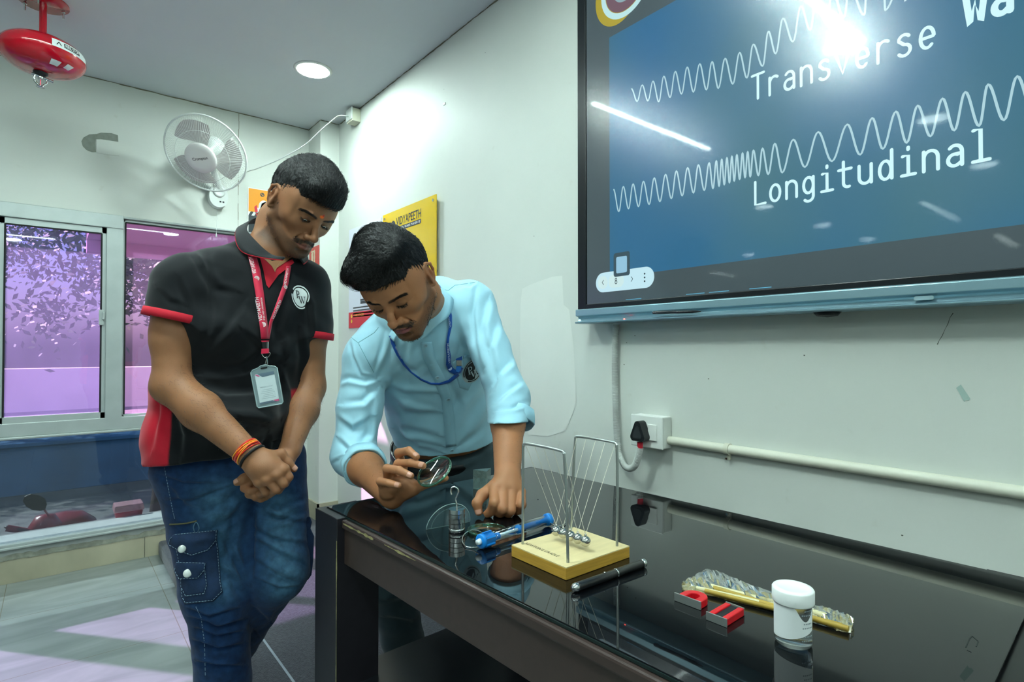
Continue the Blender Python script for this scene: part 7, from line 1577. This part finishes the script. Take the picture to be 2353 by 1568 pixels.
def armR2(s):
    s.cap(elR.lerp(shR,.5), elR, .044, .040, k=.02); s.ell(elR, (.036,.036,.038), k=.02); s.cap(elR, elR.lerp(wrR,.4), .043, .043, k=.02); s.cap(elR.lerp(wrR,.4), wrR, .043, .029, k=.02, side=CV(.6,.6,.4), asp=.92)
    s.rs = KT; heel = H(904,1149,1.492); MC = [H(925,1076,1.475), H(905,1085,1.470), H(892,1101,1.462), H(882,1122,1.455)]   # index..little
    s.ell(heel, (.022,.020,.018), k=.02)
    for i, q in enumerate(MC): s.cap(wrR.lerp(heel,.4), q, .017, .0130, k=.014)
    s.ell(H(908,1118,1.466), (.034,.032,.020), k=.018); s.cap(heel, H(950,1124,1.445), .019, .016, k=.016)   # ball of the thumb
    s.ell(H(932,1112,1.448), (.028,.024,.016), k=.016); s.ell(H(889,1135,1.462), (.016,.022,.014), k=.012)
    for q, p_, d_, t_, r in ((MC[0],H(916,1041,1.452),H(939,1036,1.420),H(957,1050,1.400),.0108),(MC[1],H(915,1066,1.440),H(944,1064,1.408),H(972,1071,1.385),.0108),(MC[2],H(889,1077,1.432),H(917,1081,1.400),H(944,1094,1.388),.0106),(MC[3],H(873,1106,1.430),H(894,1111,1.405),H(916,1116,1.392),.0098)):
        s.chain([q, p_, d_, t_], [r*1.12, r*1.04, r*.94, r*.80], k=.003)
    s.chain([H(935,1128,1.455), H(966,1117,1.432), H(997,1107,1.405), H(1023,1099,1.385)], [.0165,.0125,.0108,.0085], k=.012); s.rs = 1.0
def armL2(s):
    s.cap(elL.lerp(shL,.4), elL, .045, .041, k=.02); s.cap(elL, elL.lerp(wrL,.35), .041, .041, k=.02); s.cap(elL.lerp(wrL,.35), wrL, .041, .0300, k=.02, side=CV(0,0,1), asp=.86)
    s.rs = KT; MC = [H(1138,1120,1.452), H(1157,1117,1.450), H(1176,1121,1.452), H(1196,1132,1.458)]
    for q in MC: s.cap(wrL, q, .021, .0145, k=.018)
    s.ell(H(1166,1122,1.475), (.042,.030,.024), k=.018)
    for q, p_, d_, t_, r in ((MC[0],H(1136,1156,1.408),H(1130,1174,1.425),H(1121,1181,1.432),.0128),(MC[1],H(1155,1169,1.405),H(1150,1178,1.428),H(1143,1180,1.445),.0131),(MC[2],H(1173,1173,1.412),H(1169,1179,1.430),H(1162,1180,1.45),.0126),(MC[3],H(1198,1160,1.420),H(1193,1172,1.436),H(1185,1176,1.450),.0118)):
        s.chain([q, p_, d_, t_], [r*1.15, r*1.06, r*.98, r*.86], k=.0025)
    s.chain([H(1134,1120,1.475), H(1108,1138,1.450), H(1096,1157,1.432), H(1100,1177,1.428)], [.0175,.0145,.0125,.0100], k=.012)
    s.F = np.maximum(s.F, (TZ+.0006-s.ax[2])[None,None,:].astype(np.float32))
lo, hi = bounds([elR.lerp(shR,.2), elR, wrR, H(873,1106,1.42), H(957,1040,1.40), H(1025,1099,1.385), H(904,1165,1.49)], .060); aR2 = arm_mesh(lo, hi, .0019, lambda s: (armR2(s), setattr(s, 'F', np.maximum(s.F, (TZ+.0006-s.ax[2])[None,None,:].astype(np.float32)))), SK2)
lo, hi = bounds([elL.lerp(shL,.2), elL, wrL, H(1095,1157,1.43), H(1143,1180,1.40), H(1200,1160,1.44)], .058); aL2 = arm_mesh(lo, hi, .0019, armL2, SK2)
tr = SDF(*bounds([shR, shL, P(1025,1040,1.98)], .17), .006); tr.loft([(P(1027,1040,1.98),.150,.09),(P(1005,940,1.90),.148,.09),(P(985,830,1.74),.150,.10),(P(968,760,1.65),.15,.085),(P(975,715,1.60),.085,.06)], side2, k=.02); tr.cap(P(975,700,1.55), P(985,740,1.60), .056, .070, k=.02); [(tr.cap(P(980,750,1.63), a, .048, .046, k=.02), tr.cap(a, a.lerp(b,.62), .046, .039, k=.02)) for a, b in ((shR, elR), (shL, elL))]
vt, ft = tr.mesh(); body2 = np_mesh('body', [hw2, aR2, aL2, (vt, ft, np.tile(SK2, (len(vt), 1)))], M_SKIN, man2)
nl_ = []
for t_, p_, nn_, w_ in ((H(957,1050,1.400),H(939,1036,1.420),CV(.55,.55,.75),.0089),(H(972,1071,1.385),H(944,1064,1.408),CV(.1,.55,.85),.0089),(H(944,1094,1.388),H(917,1081,1.400),CV(.25,.45,.9),.0087),(H(916,1116,1.392),H(894,1111,1.405),CV(.1,.45,.9),.0081),(H(1100,1177,1.428),H(1096,1157,1.432),CV(-.1,.35,1),.0103)): nail(nl_, t_, p_, nn_, w_*KT, .0115)
[np_mesh('finger_nail', [q_], M_NAIL, body2) for q_ in nl_]; eyes(HF2, body2, (0,.7,-.75))
def comb2(r):
    x, y, z = r.T; top = np.clip((z-.03)/.05, 0, 1); return np.stack([(.95+6*(x-.03))*top+0*x, (.12+.25*np.sin(x*30))*top+.15*(1-top), -.95*(1-top)-.25*top], 1)
HP2 = dict(top=.024, fwd=.004, line=.058, n=8500, comb=comb2, lift=.07, short=.010, long=.050, mess=.06, curl=.9, extra=(((.022,.052,.092),(.052,.040,.030)),((-.030,.020,.105),(.040,.055,.024)),((.040,.016,.070),(.034,.054,.043))))
hair_mesh(HF2, HP2, man2); face_hair(HF2, hl2, PR2, body2)
limb_hair(aR2, elR.lerp(wrR,.3), wrR, 500, body2, 23, .007); limb_hair(aL2, elL.lerp(wrL,.3), wrL, 600, body2, 24, .007)
# ---- shirt
BLU = sk('a9dbee'); bc_ = P(1020,1034,1.96); bdir = (P(1140,1000,1.92)-P(897,1040,1.96)).normalized(); spine = (P(1020,1034,1.96)-P(985,830,1.76)).normalized()
cR = P(833,1083,1.475); nR2 = ((wrR-elR).normalized()+CV(-.15,-.1,.1)).normalized(); cL = P(1178,972,1.45); nL2 = CV(.04,-1,.12)
def shirt2():
    s = SDF(*bounds([P(765,830,1.7), P(1225,900,1.6), P(1020,1050,2.05), P(1100,640,1.75), P(800,1120,1.6), P(1000,640,1.85), P(1000,900,1.55), P(1225,990,1.38), P(790,1120,1.40)], .07), .0036)
    wn_ = (spine*.9+CV(-.14,-.5,0)).normalized()
    s.loft([(P(1034,1085,2.0),.172,.125),(P(1024,1020,1.955),.172,.125),(P(1010,940,1.865),.164,.120),(P(988,840,1.755),.172,.120),(P(970,765,1.65),.176,.107),(P(975,722,1.605),.133,.080)], side2, k=.02, clip=[(P(1024,990,1.96), wn_)])
    s.ell(P(1010,690,1.68), (.080,.056,.070), k=.05); s.cap(P(980,735,1.60), P(968,702,1.56), .076, .062, k=.04)
    s.cap(P(985,712,1.62), shL+CV(-.02,.008,0), .055, .062, k=.05); s.cap(P(955,745,1.60), shR+CV(.03,.01,.0), .052, .059, k=.05)
    s.cap(shR, shR.lerp(elR,.5), .066, .057, k=.025); s.cap(shR.lerp(elR,.5), elR, .058, .056, k=.03); s.cap(elR, elR.lerp(wrR,.55), .055, .052, k=.03, clip=[(cR, nR2)])
    s.cap(shL, shL.lerp(elL,.5), .063, .053, k=.03); s.cap(shL.lerp(elL,.5), elL, .053, .054, k=.02); s.cap(elL, elL.lerp(wrL,.6), .055, .051, k=.02, clip=[(cL, nL2)])
    v, f = s.mesh(); v = smooth_mesh(v, f, 3, .5); return v, f
v, f = shirt2(); n = vnormals(v, f)
F2 = [([(803,772),(812,820),(830,860),(858,868)],5,.0035),([(868,870),(840,880),(800,872),(775,880)],8,.006),([(862,900),(835,925),(790,930)],10,.006),([(775,960),(810,985),(855,960)],10,.006),([(860,930),(850,1000),(820,1040),(790,1050)],10,.006),([(780,1010),(810,1040),(850,1035)],9,.006),([(768,1060),(800,1045),(840,1050)],6,.005),
      ([(862,850),(876,800),(882,760)],6,.006,'g'),([(870,862),(890,820),(900,780)],9,.005),([(880,880),(930,905),(1000,905)],12,.006),([(890,900),(930,945),(1010,950)],12,.006),([(893,930),(920,980),(1000,1000)],12,.006),([(895,960),(930,1010),(1010,1025)],10,.006),([(1000,940),(960,930),(900,905)],9,.003),([(905,990),(960,1030),(1010,1040)],9,.005),
      ([(1105,860),(1080,900),(1040,950),(1035,1000)],14,.006),([(1120,900),(1090,960),(1050,1010)],14,.006),([(1130,960),(1100,1000),(1060,1025)],10,.005),([(1095,660),(1085,720),(1090,790),(1105,860)],6,.007,'g'),([(1125,690),(1110,750),(1120,800)],11,.006),([(1150,740),(1130,800),(1140,860)],12,.006),([(1180,830),(1150,860),(1130,900)],10,.006),([(1200,880),(1170,900),(1135,930)],9,.006),([(1210,930),(1180,940),(1145,945)],7,.006),([(1100,640),(1080,660),(1060,655)],6,.003),([(1010,660),(1040,665),(1100,650)],4,.0025,'g'),
      ([(940,790),(930,830),(940,870)],9,.004),([(990,830),(960,860),(930,850)],10,.004),([(1040,880),(1060,930),(1050,990)],10,.004),([(1060,800),(1050,840),(1030,860)],9,.003)]
v = fold(v, n, F2); v = v+n*(.0010*np.sin(v[:,0:1]*60+2*np.sin(v[:,2:3]*40))*np.sin(v[:,2:3]*65+v[:,1:2]*30)); n = vnormals(v, f)
shirt2_o = np_mesh('shirt', [(v, f, np.tile(BLU, (len(v), 1)))], attr_mat('shirt_cloth', .6, .25, 1500, .02, 30, sheen=.2, spec=.3), man2); bv2 = bvh_of([(v, f)])
M_BLU = mat('shirt_blue', 'a9dbee', .6, bump=.2, bscale=1400); M_BLU2 = mat('shirt_blue_fold', 'a6d8eb', .6, bump=.2, bscale=1400)
# rolled cuffs
def cuff(c, ax, r0, wdt, sidev, name='rolled_cuff', asp=1.0):
    ax = ax.normalized(); mb = MB(); n = 48; rings = []
    for k, (t, rr) in enumerate(((-.002,.90),(.0,1.0),(.003,1.035),(.5,1.05),(.96,1.03),(1.0,1.0),(.99,.93),(.6,.88))):
        rings.append([p + (p-c-ax*((p-c).dot(ax)))*.02*math.sin(i*.9+k*.2) for i, p in enumerate(ringpts(c-ax*wdt*(1-t), ax, r0*rr, asp, n, .003, sidev))])
    vs = [p for r in rings for p in r]; mb.add(vs, [(i*n+k, i*n+(k+1)%n, (i+1)*n+(k+1)%n, (i+1)*n+k) for i in range(len(rings)-1) for k in range(n)], True); return mb.build(name, M_BLU, shirt2_o)
cuff(elR.lerp(wrR,.36)+nR2*.004, nR2, .0550, .039, CV(1,0,0)); lc_ = elL.lerp(wrL,.33); cuff(P(1180,976,1.45), (wrL-elL).normalized()*.6+nL2.normalized()*.4, .0520, .037, CV(1,0,0))
# placket, buttons, pocket, collar
def px_strip(L, R, bvh, off, name, mtl, par, th=.001): return band_px(L, R, bvh, off, name, mtl, par)
pl = [(968,788),(973,825),(996,870),(1015,921),(1021,976),(1025,1036)]; px_strip(pl, [(992,786),(1000,825),(1022,868),(1040,920),(1045,975),(1049,1032)], bv2, .0022, 'placket', M_BLU2, shirt2_o)
for x, y in ((977.5,793.5),(1004,867),(1029,917),(1031,973),(1038,1034)):
    h = bv2.ray_cast(C0, ray(x, y).normalized(), 10)
    if h[0] is None: continue
    nn = h[1] if h[1].dot(ray(x,y)) < 0 else -h[1]; Mq = Matrix.Translation(h[0]+nn*.0040) @ nn.to_track_quat('Z','Y').to_matrix().to_4x4(); mb = MB(); mb.lathe([(0,.0008),(.0040,.0008),(.0050,.0018),(.0058,.0012),(.0058,-.001),(0,-.001)], 24, Mq)
    b_ = mb.build('button', mat('button_blue', 'a9cfdf', .3), shirt2_o); mb = MB()
    for a, b in ((1,1),(-1,1),(1,-1),(-1,-1)): mb.lathe([(0,.0011),(.0007,.0011),(0,.0012)], 6, Mq @ Matrix.Translation((a*.0013,b*.0013,0)))
    mb.build('button_holes', M_LK, b_)
pocket_l = [(1037,832),(1100,792),(1122,800),(1122,880),(1075,905),(1052,895)]
def panel_px(pts, off, name, mtl, par, bvh=bv2):
    n = len(pts); ring = []
    for i in range(n):
        a, b = pts[i], pts[(i+1)%n]; kk = max(2, int(math.hypot(a[0]-b[0], a[1]-b[1])/6)); ring += [(a[0]+(b[0]-a[0])*k/kk, a[1]+(b[1]-a[1])*k/kk) for k in range(kk)]
    cx_, cy_ = sum(p[0] for p in pts)/n, sum(p[1] for p in pts)/n; mb = MB(); N = len(ring); vs = []; LV = [(1.0,-.0005),(.99,off),(.8,off),(.55,off),(.25,off)]
    for sc, o_ in LV:
        for x, y in ring:
            p = on_surf(bvh, cx_+(x-cx_)*sc, cy_+(y-cy_)*sc, o_); vs.append(p if p is not None else vs[-1])
    mb.add(vs, [(l*N+i, l*N+(i+1)%N, (l+1)*N+(i+1)%N, (l+1)*N+i) for l in range(len(LV)-1) for i in range(N)] + [tuple(range((len(LV)-1)*N, len(LV)*N))], True); return mb.build(name, mtl, par)
pko = panel_px([(1040,833),(1072,815),(1082,818),(1090,870),(1076,898),(1056,892)], .0020, 'chest_pocket', M_BLU2, shirt2_o)
h = bv2.ray_cast(C0, ray(1086,853).normalized(), 10); nv = h[1] if h[1].dot(ray(1086,853)) < 0 else -h[1]; nv = (nv+CV(-.1,.1,1)*.8).normalized(); yd0 = (CV(-.05,1,0)); xd = yd0.cross(nv).normalized(); xd = (xd*math.cos(.10)+nv.cross(xd)*math.sin(.10)).normalized(); yd = nv.cross(xd).normalized()
LM2 = Matrix(((xd.x,yd.x,nv.x,h[0].x+nv.x*.05),(xd.y,yd.y,nv.y,h[0].y+nv.y*.05),(xd.z,yd.z,nv.z,h[0].z+nv.z*.05),(0,0,0,1))) @ Matrix.Rotation(math.radians(12), 4, 'Z'); r_ = .0385
m = MB(); drape(m, bv2, [[(x*r_, y*r_*1.05) for x, y in p] for p in arcband(0,1.0,0,360,40)], LM2, -nv, .0028); lg = m.build('chest_badge', mat('badge_pale', 'b3c3c6', .6), shirt2_o)
m = MB(); drape(m, bv2, [[(x*r_, y*r_*1.05) for x, y in p] for p in arcband(0,.76,0,360,40)+arcband(.82,.90,60,190,20)+arcband(.82,.90,230,350,20)], LM2, -nv, .0036); bb = m.build('badge_black', M_LK, lg)
m = MB(); drape(m, bv2, [[(x*r_*.82-.001, y*r_*.86) for x, y in p] for p in monogram()], LM2, -nv, .0044); m.build('monogram', mat('badge_pale', 'b3c3c6'), bb)
top = [P(938,778,1.482), P(965,772,1.482), P(982,735,1.482), P(1000,700,1.492), P(1006,668,1.532), P(998,646,1.612), P(955,640,1.652), P(915,680,1.612), P(900,740,1.542), P(912,770,1.497)]
bot = [P(945,785,1.494), P(972,778,1.484), P(1004,748,1.482), P(1034,722,1.522), P(1040,680,1.572), P(1015,650,1.652), P(960,665,1.702), P(895,705,1.632), P(888,760,1.542), P(905,785,1.502)]
strip('collar', top, bot, M_BLU, shirt2_o, .0030)
# yoke seams
for sm_ in ([(1010,663),(1030,668),(1045,656),(1100,648),(1112,636)], [(800,770),(823,788),(860,765),(872,750)], [(823,788),(845,830),(862,862)]):
    mb = MB(); q = [on_surf(bv2, sm_[i][0]+(sm_[i+1][0]-sm_[i][0])*k/6, sm_[i][1]+(sm_[i+1][1]-sm_[i][1])*k/6, .0004) for i in range(len(sm_)-1) for k in range(6)]; q = [p for p in q if p is not None]; mb.tube(q, .0008, 5); mb.build('seam', mat('seam_blue', '6fa3b8', .7), shirt2_o)
# ---- trousers and belt
TR = sk('3c4c52'); hR, kR, aRk = P(958,1110,2.02), P(898,1330,1.86), P(925,1440,1.98); hL, kL, aLk = P(1098,1095,1.99), P(1140,1290,1.97), P(1150,1400,2.10); aRk.z = aLk.z = PZT+.09
s = SDF(*bounds([hR, kR, aRk, hL, kL, aLk, P(1020,1020,2.0)], .17), .0045); s.loft([(P(1020,985,1.96),.176,.118),(P(1026,1070,2.0),.182,.124),(P(1030,1120,2.02),.165,.12)], side2, k=.02, clip=[(P(1020,1022,1.96), -spine+CV(.10,.6,0))])
for a, b, c in ((hR, kR, aRk), (hL, kL, aLk)): s.chain([a, a.lerp(b,.5), b], [.105,.098,.080], k=.04); s.chain([b, b.lerp(c,.4), c], [.080,.074,.075], k=.03)
s.F = np.maximum(s.F, (PZT+.03-s.ax[2])[None,None,:].astype(np.float32)); v, f = s.mesh(); v = smooth_mesh(v, f, 3, .5); n = vnormals(v, f)
v = fold(v, n, [([(900,1380),(950,1380),(1000,1340)],14,.010),([(890,1420),(950,1430),(1000,1390)],12,.010),([(890,1340),(930,1335),(960,1300)],12,.008),([(1000,1090),(1060,1080),(1130,1050)],12,.005),([(920,1080),(960,1110),(1000,1120)],10,.005)]); v = v+n*(.0020*np.sin(v[:,0:1]*40+2*np.sin(v[:,2:3]*25))*np.sin(v[:,2:3]*50))
tro = np_mesh('trousers', [(v, f, np.tile(TR, (len(v), 1)))], M_CLOTH, man2)
bax = (-spine*.92+CV(.13,.45,0)).normalized(); bctr = P(1022,1034,1.985)
mb = MB(); n_ = 72; rings = []
sdb = (side2-bax*side2.dot(bax)).normalized(); ob = bax.cross(sdb)
for t, rr in ((-.019,.99),(-.019,1.012),(.019,1.012),(.019,.99)): rings.append([bctr+bax*t+sdb*.186*rr*math.copysign(abs(math.cos(a))**.86, math.cos(a))+ob*.130*rr*math.copysign(abs(math.sin(a))**.86, math.sin(a)) for a in np.linspace(0, 2*PI, n_, endpoint=False)])
mb.add([p for r in rings for p in r], [(i*n_+k, i*n_+(k+1)%n_, (i+1)*n_+(k+1)%n_, (i+1)*n_+k) for i in range(3) for k in range(n_)], True); belt = mb.build('belt', mat('belt_leather', '141417', .35, coat=.2), man2, weld=True)
vb_ = [tuple(v.co) for v in belt.data.vertices]; bvb = BVHTree.FromPolygons([Vector(v) for v in vb_], [tuple(p.vertices) for p in belt.data.polygons])
M_BUK = mat('gunmetal', '4a4c50', .2, metal=.9)
for k in range(4):
    q = [on_surf(bvb, x, 1048+k*7-(x-1010)*.10, .005) for x in range(1011, 1068, 8)]; q = [p for p in q if p is not None]
    if len(q) > 2: mb = MB(); mb.tube(q, .0042, 8); mb.build('buckle', M_BUK, belt)
for x in (1092, 930):
    q = [on_surf(bvb, x+dy*.12, 1048-(x-1010)*.16+dy, .003) for dy in (-16,-8,0,8,16,24)]; q = [p for p in q if p is not None]
    if len(q) > 2: mb = MB(); mb.ribbon(q, .012, CV(0,0,1)); o = mb.build('belt_loop', mat('trouser_grey', '3c4c52', .85), tro); sm_ = o.modifiers.new('s','SOLIDIFY'); sm_.thickness = .002
for a, c in ((aRk, kR), (aLk, kL)):
    sv, sf = shoe(Vector((a.x, a.y, 0)), CV(-.1,0,1), man2); sv = sv+np.array((0,0,PZT)); np_mesh('shoe', [(sv, sf)], M_SHOE, man2)
# ---- blue lanyard with clip in the pocket
M_LB = mat('lanyard_blue', '1657b4', .5, sheen=.2); M_LBT = mat('lanyard_print_blue', 'd6e6f6', .6)
lan2 = thing('blue_lanyard', 'blue printed lanyard round the neck of the leaning man, clipped in his shirt pocket', 'lanyard', P(1035,800,1.66))
def offs(pts, w):
    L, R = [], []
    for i, p in enumerate(pts):
        a, b = pts[max(i-1,0)], pts[min(i+1,len(pts)-1)]; dx, dy = b[0]-a[0], b[1]-a[1]; l = math.hypot(dx, dy); ww = w[i] if isinstance(w, (list,tuple)) else w; L.append((p[0]-dy/l*ww, p[1]+dx/l*ww)); R.append((p[0]+dy/l*ww, p[1]-dx/l*ww))
    return L, R
c1 = [(1007,657),(1017,680),(1028,702),(1034,727),(1035,750),(1030,775),(1028,795),(1031,818),(1031,838),(1036,850),(1046,856),(1055,853),(1060,842)]
L, R = offs(c1, [4,4.4,4.6,4.6,3.4,2.4,3.4,5,6,6.5,6,6,6.5]); vsx, lo1 = band_px(L, R, bv2, .0065, 'strap', M_LB, lan2, n=6)
c2 = [(898,772),(903,790),(914,815),(928,838),(945,856),(968,873),(990,882),(1010,883),(1032,877),(1046,866),(1054,858)]
L, R = offs(c2, [3.5,4,3.4,2.6,1.8,2.2,2.2,2.4,3.6,4.4,5]); vsx, lo2 = band_px(L, R, bv2, .0055, 'strap', M_LB, lan2, n=6)
text_px('VIDYAPEETH', bv2, (1035,835), (1031,790), 6.5, .0085, 'lettering', M_LBT, lo1); text_px('VIDYAPEETH', bv2, (1037,752), (1026,697), 5, .0085, 'lettering', M_LBT, lo1); text_px('VIDYAPEETH', bv2, (907,797), (921,825), 4, .0075, 'lettering', M_LBT, lo2)
p = on_surf(bv2, 1034, 847, .0085); Mq = Matrix.Translation(p) @ (C0-p).normalized().to_track_quat('Z','Y').to_matrix().to_4x4(); mb = MB(); add_polys(mb, [disc(.0058, 20)], Mq); add_polys(mb, [[(a*.0046, b*.0046) for a, b in p_] for p_ in monogram()], Mq, z=.0004, mi=1); mb.build('badge_print', [M_LBT, M_LB], lo1)
Z2 = (on_surf(bv2, 1054, 835, .010)-C0).dot(FW); flatbox([P(1047,817,Z2),P(1062,817,Z2),P(1062,828,Z2),P(1047.5,828,Z2)], .004, 'strap_loop', M_LB, lan2, .001); flatbox([P(1048.5,828,Z2),P(1062,828,Z2),P(1062,842,Z2),P(1049,842,Z2)], .0055, 'crimp', M_CHR, lan2, .0015)
flatbox([P(1048.5,842,Z2),P(1061,842,Z2),P(1059,852,Z2),P(1054,856,Z2),P(1048,854,Z2)], .004, 'strap_end', mat('lanyard_blue_light', '2c83e0', .5), lan2, .001)
mb = MB(); mb.tube([P(1061,818,Z2),P(1065,820,Z2),P(1064,824,Z2)], .0012, 6); mb.build('hook', M_CHR, lan2)
# ---- the lens held between finger and thumb
hl_c = P(998,1083,1.21); lens_obj('held_lens', 'round clear magnifying lens held up between finger and thumb', hl_c, CV(-.42,.78,.50), 43.5/FPX*1.21, .0038)
